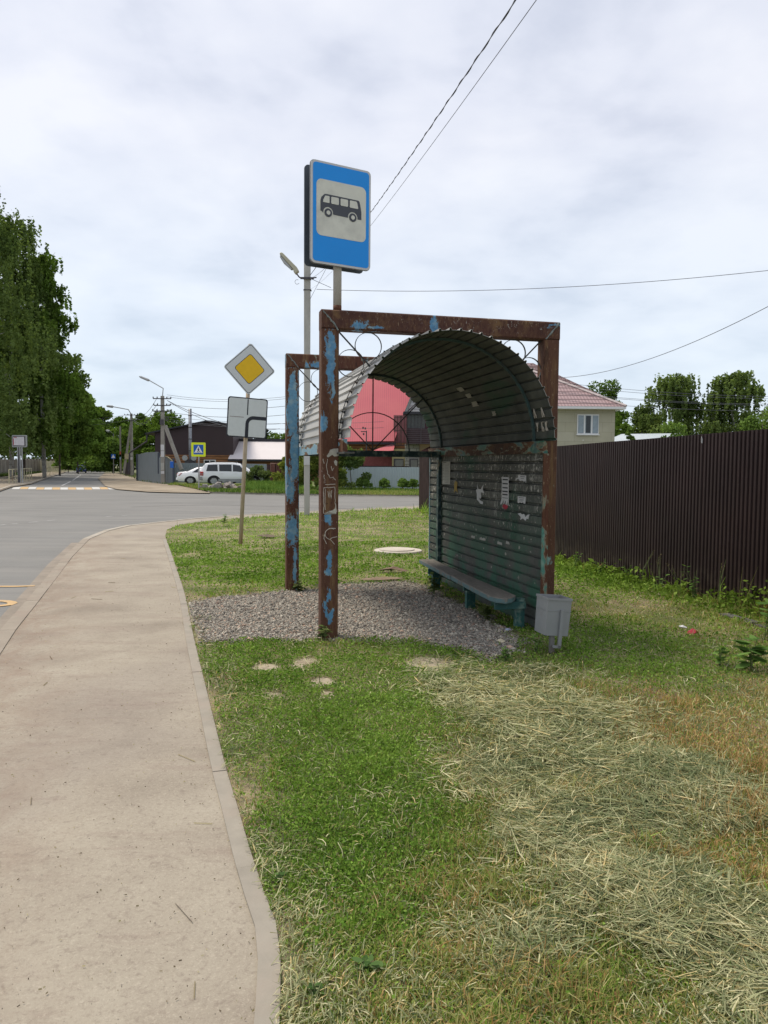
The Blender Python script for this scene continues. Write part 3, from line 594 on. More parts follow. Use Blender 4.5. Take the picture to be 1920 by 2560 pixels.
for y, x0, x1 in ((-.03, -.185, -.10), (1.10, -.29, -.19), (2.45, -.27, -.17)):
    mb = MB(); mb.box(x0, x1, y-.02, y+.05, -.05, zb-.056 if y > 0 else zb-.03); mb.build('leg', m_leg, bench)
    mb = MB(); mb.box(-.42 if y < 1 else -.34, -.10 if y < 0 else -.02, y-.05, y-.021, zb-.125, zb-.057); mb.build('bracket_arm', m_leg, bench)

# ================================================================= LITTER BIN
binp = spot(1371, 1632); bz = thing('litter_bin', 'small square grey metal litter bin tilted on a short stake beside the bench', 'litter bin', (binp.x, binp.y, 0), R(14))
m_bin = M_plain('grey_enamel', (.235, .245, .25), .45, var=.08, scale=5, dirt=(.19, .185, .175), spec=.4)
mb = MB(); a = .105; tp = .110; z0, z1 = .175, .49; oy = -.02
tilt = Matrix.Rotation(R(4.5), 4, 'Y')
mb.M = tilt
vs = []
for s, z in ((a, z0), (tp, z1)): vs += [(-s, -s+oy, z), (s, -s+oy, z), (s, s+oy, z), (-s, s+oy, z)]
vs += [(x*.97, (y-oy)*.97+oy, z) for x, y, z in vs[4:]] + [(x*.96, (y-oy)*.96+oy, z0+.01) for x, y, z in vs[:4]]
mb.add(vs, [(0,3,2,1), (0,1,5,4), (1,2,6,5), (2,3,7,6), (3,0,4,7), (4,5,9,8), (5,6,10,9), (6,7,11,10), (7,4,8,11), (8,9,13,12), (9,10,14,13), (10,11,15,14), (11,8,12,15), (12,13,14,15)])
mb.build('body', m_bin, bz)
mb = MB(); mb.M = tilt; q = tp+.006
for z, th, g_ in ((z1-.012, .018, .006), (.385, .005, .003)):
    q = (tp if z > .45 else .1085) + g_
    mb.box(-q, q, -q+oy, -q+oy+.006, z, z+th); mb.box(-q, q, q+oy-.006, q+oy, z, z+th); mb.box(-q, -q+.006, -q+oy+.006, q+oy-.006, z, z+th); mb.box(q-.006, q, -q+oy+.006, q+oy-.006, z, z+th)
mb.build('rim_band', m_bin, bz)
mb = MB(); mb.M = tilt; mb.box(.01, .04, -.128+oy, -.112+oy, .08, .40); mb.box(-.03, .04, -.128+oy, -.10+oy, .075, .095); mb.build('bracket', m_bin, bz)
mb = MB(); mb.box(-.035, .005, -.11, -.08, -.1, .18); mb.build('stake', M_plain('stake_steel', (.17, .165, .155), .7, var=.2, dirt=(.12, .08, .05)), bz)

# ================================================================= BUS STOP SIGN
sp0 = SW(.075, 0, HT); bs = thing('bus_stop_sign', 'blue bus stop sign with a bus pictogram on a pole above the shelter', 'road sign', sp0, R(30))
m_pole = M_plain('worn_grey_pole', (.46, .44, .40), .75, var=.14, scale=6, dirt=(.25, .19, .14), stretch=(1, 1, .3))
mb = MB(); mb.tube([(0, .0, -.01), (0, 0, 1.235)], .038, 16); mb.build('pole', m_pole, bs, True)
mb = MB(); mb.tube([(0, .0, .001), (0, 0, .05)], .0388, 16); mb.build('rusty_foot', M_plain('foot_rust', (.10, .04, .022), .85, var=.4, scale=18), bs, True)
m_blue = M_plain('sign_blue', (.0, .25, .74), .38, var=.03, scale=3); m_sgrey = M_plain('sign_white', (.60, .60, .53), .45, var=.05, scale=9, dirt=(.44, .44, .40)); m_rim = M_plain('sign_rim', (.50, .50, .50), .45, var=.05)
m_pict = M_plain('pictogram_black', (.055, .06, .075), .5, var=.05); m_back = M_plain('sign_back', (.075, .09, .11), .6, var=.12)
SWd, SHt, zB = .595, .885, .385
def panel(yf, back):
    d = -1 if not back else 1
    mb = MB(); mb.plate(rrect(-SWd/2, SWd/2, zB, zB+SHt, .04), yf, yf + .012); return mb
pf = panel(-.075, 0).build('front_panel', m_rim, bs); pb = panel(.063, 1).build('back_panel', m_back, bs)
mb = MB(); mb.plate(rrect(-SWd/2-.004, SWd/2+.004, zB-.004, zB+SHt+.004, .042), -.0625, -.0525); mb.build('panel_flange', M_plain('flange', (.16, .17, .185), .5), pf)
mb = MB(); mb.plate(rrect(-SWd/2+.018, SWd/2-.018, zB+.018, zB+SHt-.018, .03), -.0765, -.0735); mb.build('blue_field', m_blue, pf)
zT = zB + SHt
U = lambda u, v_: (-SWd/2 + SWd*u, zT - SHt*v_)
mb = MB(); mb.plate(rrect(U(.085, 0)[0], U(.915, 0)[0], U(0, .725)[1], U(0, .175)[1], .05), -.0785, -.0755); mb.build('white_field', m_sgrey, pf)
body = [(.15, .485), (.15, .385), (.165, .35), (.215, .318), (.24, .314), (.78, .317), (.80, .325), (.815, .36), (.835, .43), (.835, .505), (.765, .508)]
arc2 = [(.688 + .082*math.cos(R(a)), .497 - .055*math.sin(R(a))) for a in range(-10, 191, 20)]
arc1 = [(.277 + .082*math.cos(R(a)), .493 - .055*math.sin(R(a))) for a in range(-10, 191, 20)]
body = body[:-1] + arc2 + arc1 + [(.175, .49)]
mb = MB(); mb.plate([U(*p) for p in body], -.0805, -.0775); mb.build('bus_pictogram', m_pict, pf)
mb = MB()
for wq in ([(.19, .398), (.195, .375), (.225, .333), (.29, .331), (.295, .34), (.295, .398)], [(.325, .336), (.335, .331), (.44, .331), (.45, .338), (.45, .392), (.44, .4), (.335, .4), (.325, .392)], [(.48, .336), (.49, .331), (.595, .331), (.605, .338), (.605, .392), (.595, .4), (.49, .4), (.48, .392)], [(.635, .338), (.645, .331), (.745, .331), (.76, .342), (.778, .395), (.77, .402), (.645, .402), (.635, .395)]):
    mb.plate([U(*p) for p in wq], -.0825, -.0795)
mb.build('pictogram_window', m_sgrey, pf)
for cu, cv in ((.277, .4935), (.688, .4965)):
    mb = MB(); mb.plate([(x, z) for x, z in circ(*U(cu, cv), .037)], -.0825, -.0775); mb.build('pictogram_wheel', m_pict, pf)
    mb = MB(); mb.plate([(x, z) for x, z in circ(*U(cu, cv), .0185)], -.0845, -.0815); mb.build('pictogram_hub', m_sgrey, pf)
for z in (zB+.15, zB+.72): mb = MB(); mb.box(-.05, .05, -.0525, .0625, z, z+.035); mb.build('clamp', m_iron, bs)

# ================================================================= PRIORITY ROAD SIGN
dp = spot(602, 1363); ds = thing('priority_sign', 'leaning pole with a yellow diamond sign above a white turning road plate', 'road sign', dp, R(20))
lean = Matrix.Rotation(R(3.0), 4, 'Y'); lz = hz_ = 0
mb = MB(); mb.M = lean; mb.tube([(0, 0, -.1), (0, 0, 4.0)], .04, 12); mb.build('pole', M_plain('flaking_sign_pole', (.44, .37, .27), .8, var=.25, scale=7, dirt=(.22, .10, .04), stretch=(2, 2, .3)), ds, True)
def zfor(py, X, Y):          # height at which a plumb point over (X, Y) sits at photo row py (roll is small)
    f = lambda z: 0
    lo, hi = -2, 40
    for _ in range(50):
        z = (lo+hi)/2; dz = z - CAM_H; de = Y*math.cos(PITCH) - dz*math.sin(PITCH); up = Y*math.sin(PITCH) + dz*math.cos(PITCH)
        y = 1280 + (X/de*FPX)*math.sin(ROLL) - up/de*FPX*math.cos(ROLL)
        if y > py: lo = z
        else: hi = z
    return z
zd = zfor(922, dp.x+.2, dp.y); zp = zfor(1044, dp.x+.1, dp.y)
def diamond(h, r, n=5):
    pts = [Vector(p) for p in rrect(-h, h, -h, h, r)]; c, s = math.cos(R(45)), math.sin(R(45)); return [(p.x*c - p.y*s, p.x*s + p.y*c + zd) for p in pts]
m_dw = M_plain('reflective_white', (.55, .575, .58), .4, var=.04, scale=12); m_dy = M_plain('sign_yellow', (.72, .44, .002), .4, var=.05, scale=12); m_blk = M_plain('sign_black', (.018, .02, .028), .45, var=.05)
mb = MB(); mb.M = lean; mb.plate(diamond(.365, .05), -.062, -.045); dpan = mb.build('diamond_panel', m_dw, ds)
for nm, h, r, m_, k in (('thin_outline', .348, .04, m_blk, 1), ('white_field', .338, .035, m_dw, 2), ('inner_outline', .218, .045, m_blk, 3), ('yellow_field', .207, .038, m_dy, 4)):
    mb = MB(); mb.M = lean; mb.plate(diamond(h, r), -.062 - .0012*k, -.060); mb.build(nm, m_, dpan)
mb = MB(); mb.M = lean; hs = .395; mb.plate(rrect(-hs, hs, zp-hs, zp+hs, .05), -.062, -.045); pp_ = mb.build('direction_plate', m_blk, ds)
mb = MB(); mb.M = lean; mb.plate(rrect(-hs+.022, hs-.022, zp-hs+.022, zp+hs-.022, .04), -.0635, -.0615); mb.build('white_field', M_plain('plate_white', (.56, .59, .58), .4, var=.05, scale=12), pp_)
mb = MB(); mb.M = lean; w0 = .034
o = [(-w0, zp-hs+.02), (w0, zp-hs+.02), (w0, zp-.12)] + [(w0+.09-.09*math.cos(R(a)), zp-.12+.09*math.sin(R(a))) for a in range(10, 91, 16)] + [(hs-.02, zp-.03), (hs-.02, zp+.04), (w0+.09, zp+.04)] + [(w0+.09-.155*math.sin(R(a)), zp-.115+.155*math.cos(R(a))) for a in range(10, 91, 16)]
mb.plate(o, -.065, -.062); mb.box(-.011, .011, -.065, -.062, zp+.055, zp+hs-.03); mb.build('turning_road_mark', m_blk, pp_)
mb = MB(); mb.M = lean; mb.box(-hs+.05, -.07, -.0645, -.062, zp-.002, zp+.012); mb.build('faded_road_mark', M_plain('faded_mark', (.24, .21, .2), .6), pp_)
for z in (zd-.2, zd+.2, zp-.2, zp+.2): mb = MB(); mb.M = lean; mb.box(-.06, .06, -.046, .045, z-.015, z+.015); mb.build('clamp', m_iron, ds)

# ================================================================= RIBBED BROWN FENCE
t = NT('brown_sheet'); v = t.map()
c = t.ramp(t.noise(v, 1.3, 6, .6), [(.3, (.017, .0085, .0088)), (.7, (.030, .0155, .0152))]); c = t.mix(t.math('MULTIPLY', t.step(t.noise(v, 22, 7, .8), .58, .74), .5), c, (.07, .05, .04))
c = t.mix(t.math('MULTIPLY', t.step(t.noise(t.map(scale=(1, 1, .25)), 40, 5, .8), .68, .74), .7), c, (.11, .085, .065))
sz = t.n('ShaderNodeSeparateXYZ'); t.set(sz.inputs[0], v); c = t.mix(t.math('MULTIPLY', t.math('MULTIPLY', t.step(sz.outputs[2], .45, .1), t.step(t.noise(v, 7, 7, .7), .42, .6)), .6), c, (.11, .085, .06))
m_fence = t.end(c, .5, 0, t.bump(t.noise(v, 3, 5), .25, .02), .35)
fence = thing('ribbed_fence', 'tall dark brown ribbed metal fence behind the shelter and along the right', 'fence', (0, 0, 0))
F = [(spot(2300, 1665), 2.08), (spot(1920, 1546), 2.0), (spot(1581, 1455), 0), (spot(1400, 1399), 0), (spot(1230, 1337), 0), (spot(1075, 1278), 2.05)]
F = [(p, (zfor(1071 + (1920-px)*.0838, p.x, p.y) if px < 2000 else 2.06)) for (p, _), px in zip(F, (2300, 1920, 1581, 1400, 1230, 1075))]
def ribbed(path, pitch, depth, name, mat, parent, z0=.06, prof=((0, 0), (.30, 0), (.42, 1), (.88, 1))):
    mb = MB(); vs = []
    for (a, ha), (b, hb) in zip(path, path[1:]):
        d = Vector((b.x-a.x, b.y-a.y, 0)); Ls = d.length; d.normalize(); n = Vector((-d.y, d.x, 0)); k = int(Ls/pitch)
        for i in range(k):
            for f_, h in prof:
                s = (i+f_)*Ls/k; u = s/Ls; q = Vector((a.x, a.y, 0)) + d*s + n*(h*depth + (.007 if (i//17) % 2 else 0) + .012*math.sin(s*2.1)*math.sin(s*.73+1)); jz = random.uniform(-.012, .012) if f_ == 0 else jz
                vs += [(q.x, q.y, z0 + jz), (q.x, q.y, ha + (hb-ha)*u)]
    m = len(vs)//2; mb.add(vs, [(2*i, 2*i+2, 2*i+3, 2*i+1) for i in range(m-1)])
    return mb.build(name, mat, parent)
ribbed(F, .066, .018, 'ribbed_sheet', m_fence, fence, prof=((0, 0), (.34, 0), (.44, 1), (.90, 1)))
mb = MB()
for (a, ha), (b, hb) in zip(F, F[1:]):
    for zz4 in (.35, None):
        za = zz4 or ha-.3; zb2 = zz4 or hb-.3; n = Vector((b.y-a.y, -(b.x-a.x), 0)).normalized()*.05
        mb.bar(a + n + Vector((0, 0, za)), b + n + Vector((0, 0, zb2)), .04, .04)
mb.build('rail', m_iron, fence)
ep = spot(1061, 1276); mb = MB(); mb.M = Matrix.Translation(ep) @ Matrix.Rotation(R(-4), 4, 'Z'); mb.box(-.19, .19, -.03, .03, -.05, 2.1)
mb.build('end_panel', M_plain('weathered_end_panel', (.075, .048, .042), .7, var=.4, scale=4, stretch=(6, 6, .5), dirt=(.03, .022, .02)), fence)
mb = MB(); mb.M = Matrix.Translation(spot(1747, 1500)+Vector((-.03, 0, 0))); zt = zfor(1098, spot(1747, 1500).x, spot(1747, 1500).y)
mb.plate([(-.008, zt+.035), (.006, zt), (.006, zt-.05), (-.006, zt-.05), (-.01, zt-.01)], -.03, -.025); mb.build('torn_sticker', m_pap3, fence)
# concrete footing slabs under the fence
mb = MB()
for px, py, wd in ((1850, 1556, .5), (1945, 1585, .5)):
    p = spot(px, py); mb.M = Matrix.Translation(p) @ Matrix.Rotation(math.atan2(F[1][0].y-F[2][0].y, F[1][0].x-F[2][0].x), 4, 'Z'); mb.box(-wd/2, wd/2, -.06, .06, -.1, .05)
mb.build('footing_slab', M_plain('damp_concrete', (.085, .085, .08), .9, var=.25, scale=8), fence)

# manhole cover
mp_ = spot(996, 1381); mh = thing('manhole_cover', 'round pale concrete manhole cover lying in the grass beyond the shelter', 'manhole cover', mp_)
m_conc = M_plain('pale_concrete', (.50, .455, .38), .9, var=.12, scale=5, bump=.3, dirt=(.36, .32, .26))
mb = MB(); mb.prism([(x, y) for x, y in circ(0, 0, .45, 32)], -.1, .05); mb.prism([(x, y) for x, y in circ(-.02, 0, .33, 32)], .05, .068); mb.build('slab', m_conc, mh, bevel=.01)
# broken paving pieces showing through the grass
m_slab = M_plain('old_paving', (.34, .29, .21), .9, var=.2, scale=9, bump=.3, dirt=(.22, .17, .11))
for i, (px, py, rx, ry, lb) in enumerate(((1078, 1664, .24, .17, 'largest sandy paving fragment showing through grass right of the near post'), (668, 1673, .13, .09, 'leftmost flat paving fragment in the grass before the gravel'), (762, 1662, .11, .12, 'paving fragment in the grass just below the near rusty post'), (806, 1708, .10, .08, 'middle paving fragment in the green grass'), (818, 1740, .06, .06, 'smallest paving fragment in the green grass'), (690, 1742, .10, .05, 'narrow paving fragment near the pavement edging'))):
    p = spot(px, py); rr = random.Random(i+3); ol = [(rx*math.cos(R(a))*rr.uniform(.8, 1.15), ry*math.sin(R(a))*rr.uniform(.8, 1.15)*1.6) for a in range(0, 360, 40)]
    mb = MB(); mb.M = Matrix.Translation(p); mb.prism(ol, -.03, .009); tag(mb.build('paving_fragment', m_slab, None, bevel=.006), lb, 'paving slab', 'broken paving in the grass')
SLABS = [(spot(px, py), rx, ry*1.6) for px, py, rx, ry in ((1078, 1664, .24, .17), (668, 1673, .13, .09), (762, 1662, .11, .12), (806, 1708, .10, .08), (818, 1740, .06, .06), (690, 1742, .10, .05))]

# ================================================================= POLES, LAMPS, WIRES
m_cpole = M_plain('pole_concrete', (.42, .41, .375), .9, var=.14, scale=3, dirt=(.24, .23, .20), stretch=(1, 1, .25))
m_cpole2 = M_plain('far_pole_concrete', (.26, .245, .215), .9, var=.18, scale=2)
m_lamp = M_plain('lamp_housing', (.42, .40, .30), .5, var=.1); m_lampd = M_plain('lamp_glass', (.35, .36, .36), .3, var=.1); m_wire = M_plain('cable', (.10, .105, .125), .6)
m_dark = M_plain('dark_steel', (.06, .055, .06), .6, var=.3, scale=9)
def tapered(mb, H, w0, w1, z0=-.3):
    a, b = w0/2, w1/2; o = lambda s, z: [(-s, -s*.85, z), (s, -s*.85, z), (s, s*.85, z), (-s, s*.85, z)]
    mb.add(o(a, z0) + o(b, H), [(0,3,2,1),(4,5,6,7),(0,1,5,4),(1,2,6,5),(2,3,7,6),(3,0,4,7)])
# the concrete pole behind the far shelter post
cp = spot(768, 1290); CPH = zfor(630, cp.x, cp.y)
cpt = thing('utility_pole', 'square grey concrete utility pole standing behind the bus shelter with a cream street lamp', 'utility pole', cp)
mb = MB(); tapered(mb, CPH, .165, .20); mb.build('pole', m_cpole, cpt, bevel=.012)
zb1 = zfor(698, cp.x, cp.y); zb2 = zfor(725, cp.x, cp.y)
mb = MB(); mb.box(-.20, .22, -.16, -.11, zb1-.03, zb1+.03); mb.box(-.115, .115, -.105, .105, zb1-.012, zb1+.012); mb.box(-.115, .13, -.1, .1, zb2-.02, zb2); mb.tube([(.1, -.11, zb1), (.3, -.12, zb1+.03)], .02, 6); mb.ring((-.30, -.14, zb1-.12), .07, .01, .01, R(60), R(330), 12); mb.build('bracket', m_dark, cpt)
mb = MB(); mb.tube([(-.19, -.14, zb1), (-.24, -.16, zb1+.03), (-.36, -.2, zb1+.18)], .022, 8)
arm = mb.build('lamp_arm', m_dark, cpt)
mb = MB(); mb.M = Matrix.Translation((-.27, -.2, zb1+.16)) @ Matrix.Rotation(R(-44), 4, 'Y')
mb.plate([(-.09, 0), (.05, 0), (.075, .12), (.06, .72), (.03, .78), (-.03, .78), (-.05, .14), (-.09, .10)], -.12, .12)
hd = mb.build('lamp_head', m_lamp, cpt, bevel=.015)
mb = MB(); mb.M = Matrix.Translation((-.27, -.2, zb1+.16)) @ Matrix.Rotation(R(-44), 4, 'Y'); mb.plate([(-.10, .20), (-.055, .17), (-.035, .74), (-.09, .70), (-.13, .5)], -.10, .10); mb.build('lamp_glass', m_lampd, hd, bevel=.012)
mb = MB(); mb.box(-.09, .09, -.098, -.088, 1.62, 1.95); mb.build('pasted_notice', m_pap3, cpt)

def wire(name, label, a, b, sag, r, n=24, group='overhead wires', twist=False):
    a, b = Vector(a), Vector(b); pts = [a.lerp(b, i/n) - Vector((0, 0, 4*sag*(i/n)*(1-i/n))) for i in range(n+1)]
    mb = MB(); mb.tube(pts, r, 5)
    if twist:
        m = n*14; q = []
        for i in range(m+1):
            f = i/m; p = a.lerp(b, f) - Vector((0, 0, 4*sag*f*(1-f))); g_ = f*140*math.pi; q.append(p + Vector((math.cos(g_)*r*1.7, 0, math.sin(g_)*r*1.7)))
        mb.tube(q, r*.9, 4)
    return tag(mb.build(name, m_wire, None, True), label, 'cable', group)
top = Vector((cp.x + .1, cp.y - .1, zb1))
near1 = far(1220, -2, 4.2); near2 = far(1254, -2, 4.2)
# heavy twisted line and thin companion pass over the viewer's head
mid1 = far(928, 503, 14.5); d1 = (near1 - top)
wire('overhead_cable', 'thick twisted overhead cable rising from the concrete pole past the bus stop sign', top, top + (near1-top)*1.25, .35, .0028, 30, twist=True)
wire('overhead_cable', 'thin overhead wire rising beside the thick twisted cable', Vector((cp.x+.1, cp.y-.1, zb2)), near2 + (near2-top)*.25, .3, .0020, 30)
e1 = far(2100, 655, 20); wire('overhead_cable', 'thin wire sagging from the concrete pole out over the red roof to the upper right', Vector((cp.x+.3, cp.y-.1, zb2)), e1, .30, .008)
e2a = far(1402, 944, 47); e2b = far(2060, 690, 26); wire('overhead_cable', 'single curved wire rising to the right from the roof of the pale house', e2a, e2b, .75, .014)
for i, (ya, yb) in enumerate(((960, 990), (967, 995), (984, 1007), (987, 1010), (1004, 1023))):
    wire('overhead_cable', ['topmost of five thin far wires crossing the right hand trees', 'second of five thin far wires crossing the right hand trees', 'third of five thin far wires crossing the right hand trees', 'fourth of five thin far wires crossing the right hand trees', 'lowest of five thin far wires crossing the right hand trees'][i], far(1380, ya-6, 48), far(2150, yb, 48), .35, .011)
# cable hook and stay on the concrete pole
mb = MB(); mb.tube([(.1, -.1, zb1), (.75, -.1, zb1-.28)], .008, 5); mb.tube([(.1, -.1, zb2-.3), (.9, .2, zb1+1.0)], .006, 5); mb.tube([(.1, -.1, zb1+.1), (.55, -.1, zb1+.7)], .01, 5); mb.build('stay_wire', m_wire, cpt)

def street_pole(name, label, px, pbase, ptop, Y, w_, lamp, strut=None, bars=(), papers=(), grp='street poles along the far road'):
    b = far(px, pbase, Y); b = Vector((b.x, b.y, -.1)); H = zfor(ptop, b.x, b.y)
    o = thing(name, label, 'street lamp' if lamp else 'utility pole', b, 0, grp)
    mb = MB(); tapered(mb, H+.1, w_*1.15, w_*.9, 0); mb.build('pole', m_cpole2, o)
    if lamp:
        (x1, y1), (x2, y2), (x3, y3) = lamp; q = [far(x, y, Y) - b for x, y in lamp]
        mb = MB(); mb.tube([(0, 0, H), (q[0].x, 0, q[0].z), (q[1].x, 0, q[1].z)], Y*.00055+.01, 6); mb.build('lamp_arm', m_lampd, o)
        mb = MB(); dd = (q[2]-q[1]); mb.tube([q[1], q[1]+dd*.15, q[1]+dd*.85, q[2]], [Y*.0006, Y*.0017, Y*.0014, Y*.0006], 8); mb.build('lamp_head', m_lampd, o)
    if strut:
        (x1, y1), (x2, y2) = strut; a = far(x1, y1, Y) - b; c = far(x2, y2, Y) - b; c.z = max(c.z, -.1)
        mb = MB(); mb.bar(c + Vector((0, -.3, 0)), a, w_*.85, w_*.85); mb.build('strut', m_cpole2, o)
    mb = MB()
    for (pyb, hw) in bars:
        z = zfor(pyb, b.x, b.y); mb.box(-hw, hw, -.16, -.10, z-.04, z+.04)
        for s in (-1, -.55, .55, 1): mb.tube([(s*hw, -.13, z), (s*hw, -.13, z+.16)], .045, 6)
    if bars: mb.build('crossarm', m_dark, o)
    for k, (pyb, hh, mt) in enumerate(papers):
        z = zfor(pyb, b.x, b.y); mb = MB(); mb.box(-w_*.5, w_*.5, -w_*.5-.02, -w_*.5-.005, z-hh, z+hh); mb.build('pasted_notice', mt, o)
    return o, H
p1, H1 = street_pole('street_lamp', 'near concrete lamp post with propping strut and coiled cable beside the grey fence', 409, 1207, 990, 66, .29, [(409, 971), (376, 952), (349, 941)], ((414, 1064), (457, 1174)), ((994, .75), (1011, .7), (1025, .8)), ((1116, .25, m_pap3), (1132, .25, m_pap3), (1163, .3, m_pap2), (1178, .12, m_pap3)))
mb = MB(); b = p1.location; c = far(419, 1047, 66) - b; mb.M = Matrix.Translation((c.x, c.y-.1, c.z)) @ Matrix.Scale(1.5, 4, (0, 0, 1)); mb.ring((0, 0, 0), .11, .06, .06); mb.M = Matrix.Translation((0, -.22, zfor(1055, b.x, b.y)+.1)); mb.box(-.16, .16, -.08, .08, -.25, .2); mb.build('cable_coil', m_dark, p1)
p2, H2 = street_pole('street_lamp', 'second lamp post with two spread legs and a yellow board, farther down the road', 331, 1186, 1034, 108, .3, [(322, 1024), (285, 1017), (267, 1015)], ((328, 1062), (312, 1184)), ((1036, .9), (1050, .7)), ((1135, .3, m_pap2), (1143, .25, m_pap3)))
mb = MB(); c = far(317.5, 1141, 107.4) - p2.location; mb.M = Matrix.Translation(c); mb.box(-.27, .27, -.03, .03, -.38, .38); mb.build('board', M_plain('faded_board', (.42, .38, .24), .8), p2)
p3, H3 = street_pole('utility_pole', 'slim leaning utility pole with red and blue bands left of the two legged lamp post', 303, 1183, 1066, 125, .24, None, None, (), ((1134, .45, M_plain('red_band', (.40, .10, .07), .8)), (1141, .4, M_plain('blue_band', (.30, .42, .52), .8))))
p4, H4 = street_pole('street_lamp', 'farthest small lamp post among the pale green bushes', 286, 1180, 1087, 150, .2, [(285, 1084), (276, 1079), (266, 1076)])
p5, H5 = street_pole('street_lamp', 'small lamp post whose head shows against the dark trees', 284, 1180, 1100, 165, .18, [(279, 1103), (272, 1100), (262, 1097)])
# wires between the far poles and across the junction
def pole_wire(lbl, a, b, sag, r): wire('overhead_cable', lbl, a, b, sag, r, 16, 'far overhead wires')
pA = p1.location; tA = lambda py: Vector((pA.x+.4, pA.y, zfor(py, pA.x, pA.y)))
rows = [('topmost', 987, 991), ('second', 992, 996), ('third', 1010, 1015), ('fourth', 1030, 1038), ('fifth', 1042, 1054), ('sixth', 1048, 1062), ('seventh', 1054, 1069)]
for nm, ya, yb in rows:
    pole_wire(nm + ' far wire running right from the near lamp post behind the diamond sign', tA(ya), far(960 if nm in ('fifth', 'seventh') else 735, yb if nm in ('fifth', 'seventh') else ya+(yb-ya)*.6, 60), .35, .017 if ya in (1030, 1010) else .013)
pole_wire('dark cable descending from the near lamp post to the gabled brown barn', tA(1001), far(585, 1064, 62), .2, .024)
pole_wire('second dark cable descending from the near lamp post to the chimney', tA(1001), far(700, 1072, 62), .9, .02)
pB = p2.location
for nm, ya, yb in (('uppermost', 992, 1036), ('upper middle', 1008, 1040), ('lower middle', 1022, 1048), ('lowest', 1026, 1052)):
    pole_wire(nm + ' wire strung between the two far lamp posts', Vector((pA.x-.4, pA.y, zfor(ya, pA.x, pA.y))), Vector((pB.x+.3, pB.y, zfor(yb, pB.x, pB.y))), .9, .018)
for nm, ya, yb in (('higher', 1036, 1052), ('lower', 1050, 1066)):
    pole_wire(nm + ' wire running left from the two legged lamp post over the road', Vector((pB.x-.3, pB.y, zfor(ya, pB.x, pB.y))), far(60, yb, 130), .5, .02)

# ================================================================= SMALL ROAD SIGNS
m_fy = M_plain('fluorescent_yellow', (.70, .78, .02), .4, var=.04); m_sb = M_plain('crossing_blue', (.01, .10, .42), .4, var=.04); m_wh = M_plain('plain_white', (.72, .73, .74), .45, var=.04)
def ped(label, px, pb, Y, pyc, s, yellow, rz, grp=None):
    b = far(px, pb, Y); b = Vector((b.x, b.y, 0)); o = thing('crossing_sign', label, 'road sign', b, rz, grp); zc = zfor(pyc, b.x, b.y)
    mb = MB(); mb.tube([(0, 0, -.15), (.02, 0, zc)], .045, 8); mb.build('pole', M_plain('galvanised', (.33, .33, .34), .6, dirt=(.12, .07, .05)) if yellow else bpy.data.materials['galvanised'], o)
    yy = -.06; h = s
    if yellow:
        mb = MB(); mb.plate(rrect(-h, h, zc-h, zc+h, .06), yy, yy+.02); q = mb.build('yellow_board', m_fy, o); h = .69*s
    else: q = o
    mb = MB(); mb.plate(rrect(-h, h, zc-h, zc+h, .02), yy-.006, yy+.012); q2 = mb.build('blue_panel', m_sb, q)
    mb = MB(); mb.plate([(-h*.86, zc-h*.70), (h*.86, zc-h*.70), (0, zc+h*.86)], yy-.012, yy-.005); mb.build('white_triangle', m_wh, q2)
    if yellow:
        mb = MB(); y0, y1 = yy-.018, yy-.011; k = h*1.0
        mb.plate(circ(.0, zc+.36*k, .085*k, 12), y0, y1)
        mb.plate([(-.06*k, zc+.27*k), (.08*k, zc+.28*k), (.14*k, zc+.02*k), (.22*k, zc-.02*k), (.2*k, zc-.07*k), (.10*k, zc-.03*k), (.10*k, zc-.16*k), (.2*k, zc-.34*k), (.38*k, zc-.58*k), (.26*k, zc-.58*k), (.08*k, zc-.34*k), (-.02*k, zc-.24*k), (-.12*k, zc-.58*k), (-.26*k, zc-.58*k), (-.12*k, zc-.22*k), (-.10*k, zc+.0), (-.2*k, zc+.04*k), (-.22*k, zc)], y0, y1)
        for xx in (-.5, -.02, .5): mb.plate([(k*(xx-.1), zc-.68*k), (k*(xx+.1), zc-.68*k), (k*(xx+.1), zc-.59*k), (k*(xx-.1), zc-.59*k)], y0, y1)
        mb.build('pedestrian_pictogram', m_blk, q2)
    return o
ped('yellow edged pedestrian crossing sign on a thin post in front of the silver off-road car', 498, 1222.5, 50.5, 1124, .46, True, R(6))
ped('small plain blue pedestrian crossing sign far off by the pale bushes', 285, 1183, 125, 1141, .36, False, R(0))
b = far(210, 1176, 170); dsf = thing('far_priority_sign', 'tiny yellow diamond sign with plate at the far end of the road', 'road sign', (b.x, b.y, 0)); zc = zfor(1145, b.x, b.y)
mb = MB(); mb.tube([(0, 0, -.1), (0, 0, zc)], .04, 6); mb.build('pole', m_lampd, dsf)
mb = MB(); mb.plate([(0, zc-.5), (.5, zc), (0, zc+.5), (-.5, zc)], -.07, -.05); mb.build('diamond_panel', m_wh, dsf)
mb = MB(); mb.plate([(0, zc-.33), (.33, zc), (0, zc+.33), (-.33, zc)], -.078, -.068); mb.build('yellow_field', m_dy, dsf)
mb = MB(); mb.box(-.35, .35, -.07, -.05, zc-1.1, zc-.52); mb.build('plate', m_wh, dsf)
